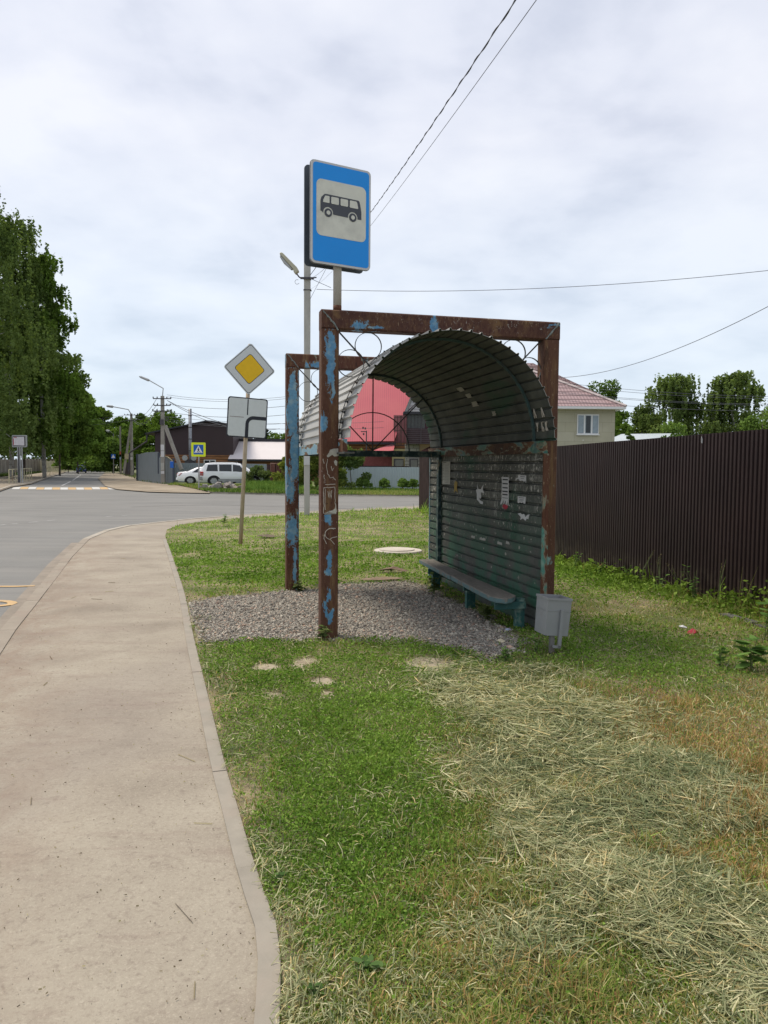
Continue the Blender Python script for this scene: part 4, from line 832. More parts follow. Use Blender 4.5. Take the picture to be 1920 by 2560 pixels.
# notice board on three legs by the wood
b = far(52, 1205, 66); bd = thing('roadside_board', 'white notice board with dark frame on three pale legs by the birches', 'notice board', (b.x, b.y, 0), R(-12))
zt, zl = zfor(1088, b.x, b.y), zfor(1118, b.x, b.y); hw = .70
mb = MB(); mb.plate(rrect(-hw, hw, zl, zt, .1), -.06, .06); fr = mb.build('frame', M_plain('board_frame', (.33, .34, .33), .6), bd)
mb = MB(); mb.plate(rrect(-hw+.08, hw-.08, zl+.08, zt-.08, .05), -.07, -.058); mb.build('dark_border', m_dark, fr)
mb = MB(); mb.plate([(-hw+.13, zl+.16), (hw-.18, zl+.14), (hw-.20, zt-.14), (-hw+.15, zt-.15)], -.08, -.068); mb.build('white_field', M_plain('board_white', (.55, .53, .54), .6), fr)
mb = MB(); mb.box(-hw+.13, -hw+.2, -.084, -.078, zl+.2, zt-.3); mb.box(-hw+.2, -.2, -.084, -.078, zt-.22, zt-.17); mb.build('red_edge', m_red, fr)
for k, x in enumerate((-.18, .02, .22)):
    mb = MB(); mb.tube([(x, 0, -.1), (x, 0, zl)], .05, 6); mb.build('leg', m_lampd, bd)
mb = MB(); mb.tube([(-.12, .02, -.1), (-.12, .02, .8), (-.1, 0, zl)], [.11, .09, .04], 8); mb.build('post', m_dark, bd)

# ================================================================= RAILS AND FENCES BY THE WOOD
m_cream = M_plain('cream_paint', (.46, .43, .28), .7, var=.15, scale=3, dirt=(.2, .13, .08))
def railing(label, a, b, h, n):
    o = thing('pedestrian_railing', label, 'railing', a, 0, 'cream railings by the wood'); a = Vector(a); b = Vector(b)
    mb = MB()
    for z in (h, h*.42): mb.tube([(0, 0, z), (b.x-a.x, b.y-a.y, z)], .045 if z == h else .03, 6)
    mb.build('rail', m_cream, o)
    for i in range(n+1):
        q = (b-a)*i/n; mb = MB(); mb.tube([(q.x, q.y, -.15), (q.x, q.y, h)], .04, 6); mb.build('post', m_cream, o)
railing('near short cream railing at the corner of the zebra crossing', spot(24, 1208), spot(80, 1198), 1.1, 8)
railing('long cream railing running away beside the road', spot(112, 1190), spot(168, 1176.5), 1.1, 22)
t = NT('concrete_fence_panels'); v = t.map()
c = t.ramp(t.noise(v, .5, 7, .6), [(.35, (.19, .165, .14)), (.65, (.29, .265, .22))]); m_cf = t.end(c, .9)
cf = thing('concrete_fence', 'weathered grey concrete panel fence under the birches on the left', 'fence')
a, b = spot(-120, 1188), spot(104, 1179.5); a = Vector((a.x, a.y, 0)); n = 22
mb = MB()
for i in range(n):
    p, q = a.lerp(b, i/n), a.lerp(b, (i+.97)/n); mb.bar(p + Vector((0, 0, 1.1)), q + Vector((0, 0, 1.1)), .12, 2.3, None); 
mb.build('panel', m_cf, cf)
mb = MB()
m_fpost = M_plain('fence_post', (.33, .31, .26), .9)
for i in range(0, n+1):
    p = a.lerp(b, i/n); mb = MB(); mb.box(p.x-.12, p.x+.12, p.y-.2, p.y+.1, -.2, 2.45); mb.build('post', m_fpost, cf)
cf2 = thing('plank_fence', 'cream plank fence farther along beyond the concrete one', 'fence'); a, b = spot(106, 1180), spot(172, 1172.5); mb = MB()
for i in range(40):
    p = a.lerp(b, i/40); mb.box(p.x-.35, p.x+.35, p.y-.05, p.y+.05, -.1, 2.2 + (i % 3)*.05)
mb.build('planks', M_plain('cream_planks', (.42, .38, .26), .9, var=.3, scale=.8), cf2)
a, b = far(60, 1162, 240), far(262, 1162, 200); bf = thing('brown_far_fence', 'dark brown sheet fence closing the far end of the road', 'fence'); mb = MB(); mb.bar((a.x, a.y, 1.3), (b.x, b.y, 1.3), .1, 3.6); mb.build('sheet', M_plain('far_brown', (.055, .03, .03), .8), bf)

# ================================================================= GREY FENCES ACROSS THE JUNCTION
m_gf = M_plain('blue_grey_sheet', (.155, .18, .195), .6, var=.08, scale=1.2); m_gfl = M_plain('pale_blue_sheet', (.36, .42, .45), .6, var=.06, scale=1.2); m_frame = M_plain('fence_frame', (.05, .06, .08), .6)
def gfence(label, pts, mat, pitch=.2, depth=.025, cat='fence', name='sheet_fence'):
    """pts: (px, py_ground or None, py_top, Y)"""
    o = thing(name, label, cat); path = []
    for px, ptop, Y in pts:
        q = far(px, ptop, Y); path.append((Vector((q.x, q.y, 0)), q.z))
    ribbed(path, pitch, depth, 'ribbed_sheet', mat, o, z0=-.1, prof=((0, 0), (.5, 0), (.62, 1), (.88, 1))); return o, path
g1, pa = gfence('tall slate grey sheet fence section behind the near lamp post', [(345.5, 1136.5, 78), (366, 1131, 73), (396, 1129.5, 68)], m_gf)
mb = MB(); q = far(344.8, 1136, 78.1); mb.box(q.x-.12, q.x+.05, q.y-.1, q.y+.1, -.1, q.z+.05); mb.build('post', m_frame, g1); mb = MB(); q = far(397, 1133, 67.8); mb.box(q.x-.05, q.x+.12, q.y-.1, q.y+.1, .8, q.z+.05); mb.build('post', m_frame, g1)
pts = [(397, 1147, 67.8), (402, 1141, 67.2), (410, 1140, 66.8), (420, 1142, 66.3), (428, 1148, 65.9), (434, 1154, 65.6)]
g2, pa = gfence('slate grey gate leaf with a curved top sloping down to a blue box', pts, m_gf, .2, .02, 'gate', 'sheet_gate')
mb = MB()
for (p, h), (p2_, h2) in zip(pa[1:], pa[2:]): mb.bar(p + Vector((0, -.03, h)), p2_ + Vector((0, -.03, h2)), .05, .05)
mb.build('pale_edge', m_cream, g2)
mb = MB(); q = far(434.3, 1152, 65.4); mb.box(q.x-.05, q.x+.08, q.y-.1, q.y+.1, -.1, q.z+.2); mb.build('post', m_frame, g2)
q = far(431, 1161, 65); mb = MB(); mb.box(q.x-.14, q.x+.14, q.y-.12, q.y, q.z-.3, q.z+.25); tag(mb.build('post_box', m_sb, None, bevel=.02), 'small blue box fixed to the end of the slate grey gate', 'letter box')
g3, pa = gfence('long lower blue grey sheet fence behind the parked cars', [(436, 1157, 70), (560, 1158.5, 69), (668, 1160, 68)], M_plain('mid_grey_sheet', (.21, .245, .265), .6, var=.08, scale=1.2), .22, .03)
g4, pa = gfence('pale blue ribbed fence beyond the road seen through the shelter', [(800, 1166.8, 54.5), (1150, 1168.5, 53.5)], m_gfl, .17, .02)
mb = MB(); q = far(863, 1167, 54.1); mb.box(q.x-.04, q.x+.02, q.y-.06, q.y-.0, 0, q.z); mb.build('seam_post', M_plain('seam', (.2, .24, .27), .6), g4)
g5, pa = gfence('dark brown fence edge showing above the pale blue ribbed fence', [(846, 1163.5, 58), (1024, 1165.5, 58)], m_fence, .2, .02)
g6, pa = gfence('low dark brown fence behind the legs of the far lamp post', [(313, 1156, 112), (336, 1157, 109)], m_fence, .2, .02)
g7, pa = gfence('dark brown sheet gate between the blue grey fence and the pillars', [(588, 1155, 73), (618, 1156, 72.5)], M_plain('gate_brown', (.04, .024, .026), .7), .2, .02)
pf_ = thing('pillar_fence', 'red brown fence of dark panels between pale edged brick pillars', 'fence')
m_brick = M_plain('red_brown_brick', (.13, .055, .042), .85, var=.25, scale=9); m_bedge = M_plain('brick_cap', (.30, .17, .13), .8, var=.2)
xs_ = [684, 699, 712, 730, 750]
for i, px in enumerate(xs_):
    q = far(px, 1158.5, 62 + (i % 2)*.2); mb = MB(); mb.box(q.x-.17, q.x+.17, q.y-.17, q.y+.17, -.1, q.z-.05); pil = mb.build('pillar', m_brick, pf_)
    mb = MB(); mb.box(q.x-.21, q.x+.21, q.y-.21, q.y+.21, q.z-.05, q.z+.05); mb.box(q.x-.2, q.x-.171, q.y-.2, q.y-.1, -.1, q.z-.05); mb.build('cap', m_bedge, pil)
q0, q1 = far(668, 1161, 62), far(760, 1163, 62); mb = MB(); mb.box(q0.x, q1.x, 62.05, 62.12, -.1, q0.z); mb.build('panel', M_plain('dark_panel', (.045, .022, .02), .7), pf_)

# ================================================================= BUILDINGS
t = NT('log_siding'); v = t.map(); wv = t.n('ShaderNodeTexWave', bands_direction='Z'); t.set(wv.inputs['Vector'], v); wv.inputs['Scale'].default_value = 1.15; wv.inputs['Distortion'].default_value = .6
c = t.mix(t.step(wv.outputs[0], .02, .3), (.07, .03, .015), t.ramp(t.noise(t.map(scale=(.3, .3, 3)), 4, 6), [(.3, (.17, .075, .032)), (.7, (.34, .165, .07))])); m_log = t.end(c, .8)
m_barn = M_plain('barn_brown_sheet', (.048, .030, .032), .6, var=.1, scale=.8); m_barnroof = M_plain('barn_roof', (.028, .028, .034), .6)
m_snow = M_plain('pale_metal_roof', (.62, .58, .58), .5, var=.04, scale=1); m_glass = M_plain('window_glass', (.025, .03, .035), .15, var=.1, spec=.4); m_upvc = M_plain('window_frame', (.7, .7, .7), .4, var=.03)
Yb = 80.
X_ = lambda px, Y: far(px, 1164, Y).x
Z_ = lambda px, py, Y: far(px, py, Y).z
barn = thing('barn', 'dark brown gabled barn with log siding below and a black roof edge', 'building', (0, 0, 0))
xl, xr, xa = X_(389, Yb), X_(583, Yb), X_(521, Yb); zle, zre, zap, zsd = Z_(389, 1082, Yb), Z_(583, 1064, Yb), Z_(521, 1055, Yb), Z_(480, 1138, Yb)
xr = X_(584, Yb)
mb = MB(); mb.plate([(xl, zsd), (xr, zsd), (xr, zre), (xa, zap), (xl, zle)], Yb, Yb+12); mb.build('wall', m_barn, barn)
mb = MB(); mb.plate([(xl-.05, -.1), (xr+.03, -.1), (xr+.03, zsd+.03), (xl-.05, zsd+.03)], Yb-.06, Yb+11.9); mb.build('log_wall', m_log, barn)
mb = MB(); e = .9; sl_ = (zap-zle)/(xa-xl); sr_ = (zap-zre)/(xr-xa)
mb.plate([(xl-e, zle-sl_*e), (xa, zap), (xr+.6, zre-sr_*.6), (xr+.6, zre-sr_*.6+.16), (xa, zap+.17), (xl-e, zle-sl_*e+.15)], Yb-.45, Yb+12.3); mb.build('roof', m_barnroof, barn)
mb = MB(); q = Vector((xl-e+.15, Yb-.3, zle-sl_*e)); mb.tube([q, q+Vector((0, 0, -.7)), q+Vector((-1.8, 0, -1.9)), q+Vector((-1.9, 0, -4))], .09, 6); mb.build('drain_pipe', m_dark, barn)
wx0, wx1, wz0, wz1 = X_(511, Yb), X_(541, Yb), Z_(525, 1160, Yb), Z_(525, 1149.5, Yb)
mb = MB(); mb.box(wx0, wx1, Yb-.12, Yb-.061, wz0, wz1); wf = mb.build('window', m_upvc, barn)
mb = MB(); mb.box(wx0+.1, (wx0+wx1)/2-.05, Yb-.14, Yb-.121, wz0+.08, wz1-.08); mb.box((wx0+wx1)/2+.05, wx1-.1, Yb-.14, Yb-.121, wz0+.08, wz1-.08); mb.build('pane', m_glass, wf)
chm = thing('chimney_flue', 'tall thin steel flue pipe standing in front of the brown barn', 'chimney', (X_(477, 76), 76, 0)); zt = Z_(477, 1022, 76)
mb = MB(); mb.tube([(0, 0, -.1), (0, 0, zt)], .16, 10); mb.build('pipe', M_plain('flue_steel', (.24, .25, .27), .45, metal=.5), chm, True)
mb = MB()
for k in range(5): mb.tube([(0, 0, zt-.7-k*1.15), (0, 0, zt-.62-k*1.15)], .185, 10)
mb.build('joint_band', m_dark, chm)
mb = MB(); mb.box(-.5, .5, -.3, .3, 0, Z_(477, 1149, 76)); mb.build('flue_base', m_dark, chm)
mb = MB(); mb.M = Matrix.Translation((-.2, -.35, Z_(477, 1145, 76))); mb.plate([(x, z) for x, z in circ(-.25, 0, .27, 16)], -.04, .04); mb.build('satellite_dish', m_lampd, chm); M0 = mb.M; mb = MB(); mb.M = M0; mb.plate([(x, z) for x, z in circ(.62, 0, .27, 16)], -.04, .04); mb.build('satellite_dish', m_lampd, chm)
ann = thing('annex', 'long low annex with a pale pinkish metal roof beside the brown barn', 'building'); Ya = 82.
x0, x1 = X_(584, Ya)+.05, X_(800, Ya); zt, zb_, ze = Z_(640, 1101, Ya), Z_(640, 1149, Ya), Z_(640, 1160, Ya)
mb = MB(); mb.add([(x0, Ya-3, zb_), (x1, Ya-3, zb_), (x1, Ya+1.5, zt), (x0, Ya+1.5, zt), (x0, Ya-3, zb_-.12), (x1, Ya-3, zb_-.12), (x1, Ya+1.5, zt-.12), (x0, Ya+1.5, zt-.12)], [(0,1,2,3),(7,6,5,4),(0,4,5,1),(1,5,6,2),(2,6,7,3),(3,7,4,0)]); mb.build('roof', m_snow, ann)
mb = MB(); mb.box(x0, x1, Ya+1.3, Ya+1.7, zt-.02, zt+.22); mb.box(x0, x1, Ya-3.15, Ya-3.01, zb_-.2, zb_+.02); mb.build('roof_edge', m_barnroof, ann)
mb = MB(); mb.box(x0, x1, Ya-2.4, Ya+5, -.1, zb_-.1); mb.build('wall', m_log, ann)

# house with the huge red roof, balcony and white gable
t = NT('red_ribbed_roof'); v = t.map(src='Object'); wv = t.n('ShaderNodeTexWave', bands_direction='X', wave_profile='SAW'); t.set(wv.inputs['Vector'], v); wv.inputs['Scale'].default_value = 1.5
c = t.mix(t.step(wv.outputs[0], .78, .95), (.43, .085, .105), (.26, .045, .062)); c = t.mix(t.step(t.noise(v, .4, 5), .4, .75), c, (.44, .10, .11)); m_redroof = t.end(c, .5)
Yr = 72.
red = thing('red_roof_house', 'house with a huge steep raspberry red ribbed roof, log wall, dark balcony and white gable', 'building')
A = far(800, 1104, Yr); B = far(986, 1102.5, Yr); top_r = far(1052, 922, Yr+7.5); top_l = A + (top_r - B)
n_ = Vector((0, .12, -.12))
mb = MB(); mb.M = Matrix.Identity(4); vs = [A, B, top_r, top_l]; mb.add([tuple(p) for p in vs] + [tuple(p + n_) for p in vs], [(0,1,2,3),(7,6,5,4),(0,4,5,1),(1,5,6,2),(2,6,7,3),(3,7,4,0)]); rr_ = mb.build('roof', m_redroof, red)
mb = MB(); mb.box(A.x, B.x+.2, Yr-.1, Yr+.05, A.z-.22, A.z-.02); mb.build('eave_board', m_barnroof, red)
# soffit strip and white gable siding on the right
t = NT('white_siding'); v = t.map(); wv = t.n('ShaderNodeTexWave', bands_direction='Z'); t.set(wv.inputs['Vector'], v); wv.inputs['Scale'].default_value = 1.0
m_sid = t.end(t.mix(t.step(wv.outputs[0], .0, .3), (.25, .26, .27), (.50, .51, .51)), .6)
Br = far(1008, 1034, Yr+3); 
mb = MB(); q = [far(1009, 1036, Yr+1), far(1031, 983, Yr+3), far(1042, 978, Yr+5), far(1018, 1033, Yr+1.5)]; mb.add([tuple(p) for p in q] + [tuple(p+Vector((0, .1, 0))) for p in q], [(0,1,2,3),(7,6,5,4),(0,4,5,1),(1,5,6,2),(2,6,7,3),(3,7,4,0)]); mb.build('soffit', M_plain('grey_soffit', (.20, .205, .20), .6), red)
Yg = Yr+4
xg0, xg1 = X_(1012, Yg), X_(1110, Yg); mb = MB(); mb.plate([(xg0, Z_(1012, 1040, Yg)), (xg1, Z_(1110, 1026, Yg)), (xg1, Z_(1110, 1000, Yg)), (X_(1062, Yg), Z_(1062, 955, Yg)), (X_(1036, Yg), Z_(1036, 978, Yg))], Yg, Yg+.3); mb.build('gable_siding', m_sid, red)
mb = MB(); mb.tube([far(1012, 1036, Yg-.2), far(1052, 998, Yg-.2)], .06, 6); mb.build('gable_stay', m_dark, red)
# log wall under the eave, lean-to, red brown wall, yellow and block walls
def wallbox(nm, px0, px1, py0, py1, Y, dp_, mat, par=red):
    mb = MB(); mb.box(X_(px0, Y), X_(px1, Y), Y, Y+dp_, Z_((px0+px1)/2, py1, Y), Z_((px0+px1)/2, py0, Y)); return mb.build(nm, mat, par)
wallbox('lattice_backing', 984, 1018, 1038, 1116, Yr+.9, .3, M_plain('rose_wall', (.30, .12, .13), .8))
wallbox('log_wall', 822, 1052, 1106, 1128, Yr+.6, 6, m_log)
wallbox('shadow_wall', 800, 912, 1128, 1185, Yr+.8, 6, M_plain('painted_undercroft_shade', (.02, .018, .016), .9))  # near-black colour paints in the shade below the log wall
wallbox('brick_wall', 909.5, 981, 1128, 1190, Yr+.3, 6, M_plain('red_render', (.17, .052, .052), .9, var=.3, scale=6))
lt = [far(925, 1131, Yr-1.2), far(985, 1126, Yr-1.2), far(988, 1108, Yr+.5), far(965, 1113, Yr+.5)]
mb = MB(); mb.add([tuple(p) for p in lt] + [tuple(p - Vector((0, 0, .12))) for p in lt], [(0,1,2,3),(7,6,5,4),(0,4,5,1),(1,5,6,2),(2,6,7,3),(3,7,4,0)]); mb.build('porch_roof', m_redroof, red)
m_yel = M_plain('cream_yellow_wall', (.42, .36, .19), .85, var=.08); m_tan = M_plain('tan_wall', (.50, .36, .25), .85, var=.05)
t = NT('block_wall'); v = t.map(rot=(R(90), 0, 0)); bk = t.n('ShaderNodeTexBrick'); t.set(bk.inputs['Vector'], v); bk.inputs['Scale'].default_value = 1.0; bk.inputs['Brick Width'].default_value = .6; bk.inputs['Row Height'].default_value = .3; bk.inputs['Mortar Size'].default_value = .03
bk.inputs['Color1'].default_value = (.38, .37, .34, 1); bk.inputs['Color2'].default_value = (.30, .29, .27, 1); bk.inputs['Mortar'].default_value = (.15, .14, .13, 1); m_block = t.end(bk.outputs[0], .9)
wallbox('yellow_wall', 981, 1013, 1122, 1200, Yr-.2, 7, m_yel); wallbox('block_wall', 1013.3, 1049, 1110, 1200, Yr-.3, 7, m_block); wallbox('tan_wall', 1049.3, 1110, 1108, 1200, Yr-.1, 7, m_tan)
mb = MB(); q = [far(1049, 1129, Yr-.9), far(1112, 1133, Yr-.9), far(1112, 1108, Yr-.2), far(1082, 1113, Yr-.2)]; mb.add([tuple(p) for p in q] + [tuple(p - Vector((0, 0, .1))) for p in q], [(0,1,2,3),(7,6,5,4),(0,4,5,1),(1,5,6,2),(2,6,7,3),(3,7,4,0)]); mb.build('small_brown_roof', M_plain('roof_brown', (.12, .055, .05), .7), red)
for a0, a1, fr_m in ((985, 1010, m_yel), (1024, 1046, m_block)):
    w_ = wallbox('window', a0, a1, 1147, 1172, Yr-.42, .08, m_dark); wallbox('pane', a0+4, a1-2, 1150, 1170, Yr-.46, .03, M_plain('dull_glass', (.15, .15, .14), .3) if a0 == 985 else bpy.data.materials['dull_glass'], w_)
bal = wallbox('balcony_parapet', 1016, 1112, 1071, 1110, Yr-1.4, 1.2, M_plain('brown_siding', (.045, .022, .028), .6))
mb = MB()
for k in range(8): mb.box(X_(1016, Yr-1.45), X_(1112, Yr-1.45), Yr-1.44, Yr-1.41, Z_(1060, 1109-k*4.8, Yr-1.45), Z_(1060, 1108-k*4.8, Yr-1.45))
mb.box(X_(1052, Yr-1.5), X_(1053.2, Yr-1.5), Yr-1.5, Yr-1.41, Z_(1060, 1110, Yr-1.5), Z_(1060, 1070, Yr-1.5)); mb.build('siding_joint', M_plain('joint_grey', (.12, .10, .11), .6), bal)
wg = wallbox('balcony_glazing', 1017, 1062, 1036, 1071, Yr-1.2, .5, M_plain('dim_glass', (.07, .075, .072), .25))
mb = MB()
for px in (1018, 1027, 1036, 1044, 1052.5): mb.box(X_(px, Yr-1.28), X_(px+1.4, Yr-1.28), Yr-1.28, Yr-1.2, Z_(1040, 1071, Yr-1.28), Z_(1040, 1035, Yr-1.28))
mb.build('mullion', m_dark, wg)
wallbox('balcony_side_wall', 1062, 1112, 1032, 1071, Yr-1.1, .5, M_plain('plum_siding', (.06, .02, .03), .6))
wallbox('balcony_roof', 1008, 1112, 1029, 1036, Yr-1.6, 1.8, m_barnroof)
mb = MB(); Yl = Yr-1.7
for px in (986, 993, 1000, 1003, 1010, 1016): mb.box(X_(px, Yl), X_(px+1.6, Yl), Yl, Yl+.08, Z_(1000, 1114, Yl), Z_(1000, 1042-(px-986)*.2, Yl))
for py in (1042, 1076, 1112): mb.box(X_(986, Yl), X_(1017, Yl), Yl-.01, Yl+.09, Z_(1000, py+1.6, Yl), Z_(1000, py, Yl))
mb.build('balcony_lattice', M_plain('lattice_brown', (.06, .035, .03), .7), red)
mb = MB(); q = far(917, 1078, Yr-3); mb.box(q.x-.05, q.x+.05, q.y-.05, q.y+.05, q.z-2.2, q.z+.05); mb.box(q.x-.5, q.x, q.y-.03, q.y+.03, q.z-.08, q.z)
for dx, dz in ((-.3, .2), (-.1, .15), (-.25, -.35)): mb.tube([(q.x+dx, q.y, q.z+dz), (q.x+dx, q.y, q.z+dz+.18)], .08, 6)
mb.build('roof_bracket', m_dark, red)

# pale house with hipped roof on the right
Yh = 50.
hs_ = thing('pale_house', 'pale beige panelled house with a hipped pinkish brown tiled roof and a white framed window', 'building')
x0, x1 = X_(1150, Yh), X_(1535.6, Yh); ze = Z_(1460, 1022, Yh)
t = NT('insulation_panels'); v = t.map(); c = t.ramp(t.noise(v, .6, 6), [(.35, (.38, .36, .28)), (.65, (.46, .435, .34))])
bk = t.n('ShaderNodeTexBrick'); t.set(bk.inputs['Vector'], t.map(rot=(R(90), 0, 0), loc=(.3, .2, 0))); bk.inputs['Brick Width'].default_value = 1.2; bk.inputs['Row Height'].default_value = .62; bk.inputs['Mortar Size'].default_value = .012; bk.inputs['Scale'].default_value = 1
bk.inputs['Color1'].default_value = (1, 1, 1, 1); bk.inputs['Color2'].default_value = (.93, .93, .9, 1); bk.inputs['Mortar'].default_value = (.72, .72, .7, 1)
c = t.mix(1., c, bk.outputs[0], 'MULTIPLY'); vo = t.n('ShaderNodeTexVoronoi'); t.set(vo.inputs['Vector'], v); vo.inputs['Scale'].default_value = 1.25; vo.inputs['Randomness'].default_value = .75
c = t.mix(t.math('SUBTRACT', 1., t.step(vo.outputs['Distance'], .05, .075)), c, (.55, .55, .5)); m_panel = t.end(c, .85)
mb = MB(); mb.box(x0, x1, Yh, Yh+11.5, -.1, ze+.05); mb.build('wall', m_panel, hs_)
def shinglemat():
    t = NT('metal_tiles'); v = t.map(); w1 = t.n('ShaderNodeTexWave', bands_direction='Z', wave_profile='SAW'); t.set(w1.inputs['Vector'], v); w1.inputs['Scale'].default_value = 1.05
    w2 = t.n('ShaderNodeTexWave', bands_direction='X'); t.set(w2.inputs['Vector'], v); w2.inputs['Scale'].default_value = 1.5
    k = t.math('MULTIPLY', t.step(w1.outputs[0], .05, .35), t.math('ADD', .55, t.math('MULTIPLY', w2.outputs[0], .45)))
    return t.end(t.mix(k, (.10, .06, .06), (.34, .235, .235)), .5, 0, t.bump(k, .6, .05))
e = .75; ex0, ex1, ey0, ey1 = x0-e, X_(1562, Yh-.7), Yh-e, Yh+12.2; zE = Z_(1500, 1016, Yh-.7); hd_ = (ey1-ey0)/2; zR = zE + hd_*.55
mb = MB(); mb.add([(ex0, ey0, zE), (ex1, ey0, zE), (ex1, ey1, zE), (ex0, ey1, zE), (ex0+hd_, ey0+hd_, zR), (ex1-hd_, ey0+hd_, zR)], [(0,1,5,4), (1,2,5), (2,3,4,5), (3,0,4)]); rf = mb.build('roof', shinglemat(), hs_)
mb = MB(); mb.tube([(ex1, ey0, zE+.03), (ex1-hd_, ey0+hd_, zR+.05)], .10, 6); mb.build('hip_cap', M_plain('hip_cap', (.42, .36, .35), .5), rf)
mb = MB(); mb.box(ex0, ex1, ey0, ey1, zE-.16, zE-.01); mb.build('eave', m_upvc, hs_)
wx0, wx1, wz0, wz1 = X_(1441, Yh), X_(1495, Yh), Z_(1468, 1086, Yh), Z_(1468, 1036, Yh)
mb = MB(); mb.box(wx0, wx1, Yh-.06, Yh+.05, wz0, wz1); mb.box(wx0-.05, wx1+.05, Yh-.14, Yh-.05, wz0-.06, wz0); wf = mb.build('window', m_upvc, hs_)
mb = MB(); dx = (wx1-wx0)/3
for k in range(3): mb.box(wx0+k*dx+.06, wx0+(k+1)*dx-.04, Yh-.075, Yh-.061, wz0+.07, wz1-.07)
mb.build('pane', M_plain('sky_glass', (.20, .25, .29), .15, spec=.8), wf)
mb = MB(); mb.box(wx0+dx+.1, wx0+2*dx-.08, Yh-.09, Yh-.076, wz0+.1, wz1-.1); mb.build('dark_sash', m_glass, wf)
lr = thing('low_pale_roof', 'low building with a pale blue grey sheet roof behind the ribbed fence', 'building'); Yq = 62.
q0, q1, q2_, q3 = far(1490, 1112, Yq-4), far(1760, 1112, Yq-4), far(1700, 1083, Yq+3), far(1555, 1085, Yq+3)
mb = MB(); mb.add([tuple(p) for p in (q0, q1, q2_, q3)] + [tuple(p - Vector((0, 0, .15))) for p in (q0, q1, q2_, q3)], [(0,1,2,3),(7,6,5,4),(0,4,5,1),(1,5,6,2),(2,6,7,3),(3,7,4,0)]); mb.build('roof', M_plain('pale_sheet_roof', (.42, .47, .50), .5), lr)
mb = MB(); mb.box(q0.x, q1.x, Yq-3.5, Yq+3, -.1, q0.z-.1); mb.build('wall', m_panel, lr)

# ================================================================= CARS
def car(name, label, loc, rz, L_, W_, H_, paint, prof, wheels, wr, rails=False, lower=None, spare=False):
    """prof: stations (x, z_bottom, z_belt, z_top, roofness) from the rear (x=0) to the nose (x=L); roofness 1 = cabin"""
    o = thing(name, label, 'car', loc, rz)
    rings = []
    for x, zb_, zbelt, zt_, rf_ in prof:
        w_ = W_/2 * (1 - .10*max(0, 1 - min(x, L_-x)/.5)**2); wt = w_*(.80 if rf_ else .93)
        zm = (zb_+zbelt)/2
        half = [(w_*.90, zb_), (w_*.99, zb_+.12), (w_, zm), (w_*.975, zbelt), (wt, zt_ - (.07 if rf_ else .02)), (wt*.82, zt_), (0, zt_ + (.02 if rf_ else .01))]
        rings.append([(x, -a, b) for a, b in half] + [(x, a, b) for a, b in half[::-1][1:]])
    m = len(rings[0]); mb = MB(); vs = [p for r_ in rings for p in r_]
    mb.add(vs, [(i*m+k, i*m+k+1, (i+1)*m+k+1, (i+1)*m+k) for i in range(len(rings)-1) for k in range(m-1)] + [(i*m, (i+1)*m, (i+1)*m+m-1, i*m+m-1) for i in range(len(rings)-1)] + [tuple(range(m)), tuple(range((len(rings)-1)*m, len(rings)*m))[::-1]])
    body = mb.build('body', paint, o, True)
    try:
        body.data.set_sharp_from_angle(angle=R(38))
    except Exception: pass
    def surf(x, f, s):      # point on the glasshouse side
        for a, b in zip(prof, prof[1:]):
            if a[0] <= x <= b[0]: u = (x-a[0])/(b[0]-a[0]); break
        zb2 = a[2]+(b[2]-a[2])*u; zt2 = a[3]+(b[3]-a[3])*u; wr_ = (a[4]+(b[4]-a[4])*u)
        wb = W_/2*.975; wt = W_/2*(.93 - .13*wr_); z = zb2 + (zt2-.07-zb2)*f
        return (x, s*(wb + (wt-wb)*f + .012), z)
    return o, body, surf
m_wpaint = M_plain('white_car_paint', (.86, .87, .88), .25, var=.02, spec=.6); m_spaint = M_plain('silver_car_paint', (.74, .75, .77), .3, var=.02, metal=.05, spec=.6); m_bpaint = M_plain('dark_blue_paint', (.05, .10, .42), .3, var=.03, spec=.6)
m_tyre = M_plain('tyre', (.018, .018, .019), .85); m_rimm = M_plain('alloy', (.38, .39, .40), .35, metal=.4); m_arch = M_plain('wheel_arch', (.012, .012, .013), .9); m_tail = M_plain('tail_lamp', (.40, .02, .02), .25, spec=.7); m_trim = M_plain('grey_trim', (.26, .265, .27), .5)
def wheels_(o, xs2, W_, r):
    for x in xs2:
        for s in (-1, 1):
            ya = s*(W_/2-.10); mb = MB(); mb.M = Matrix.Translation((x, ya, r)) @ Matrix.Rotation(R(90), 4, 'X'); 
            mb.tube([(0, 0, -.11), (0, 0, -.08), (0, 0, .08), (0, 0, .11)], [r*.93, r, r, r*.93], 24); w_ = mb.build('wheel', m_tyre, o, True)
            mb = MB(); yy = ya + s*.112; mb.plate([(a+x, b+r) for a, b in circ(0, 0, r*.62, 20)], min(yy, yy+s*.01), max(yy, yy+s*.01)); rm = mb.build('rim', m_trim, w_)
            mb = MB()
            for k in range(6):
                q = R(60*k); c_, s_ = math.cos(q), math.sin(q); y2 = yy + s*.018; mb.bar((x, y2, r), (x+r*.6*c_, y2, r+r*.6*s_), .07, .02, (0, 1, 0)) if 0 else mb.plate([(x-s_*.03, r+c_*.03), (x+s_*.03, r-c_*.03), (x+r*.6*c_+s_*.04, r+r*.6*s_-c_*.04), (x+r*.6*c_-s_*.04, r+r*.6*s_+c_*.04)], min(yy+s*.011, y2), max(yy+s*.011, y2))
            mb.build('spoke', m_rimm, rm)
            mb = MB(); yb_ = s*(W_/2-.012); mb.plate([(a+x, max(b+r, .16)) for a, b in circ(0, 0, r*1.16, 24)], min(yb_, yb_+s*.014), max(yb_, yb_+s*.014)); mb.build('wheel_arch', m_arch, o)
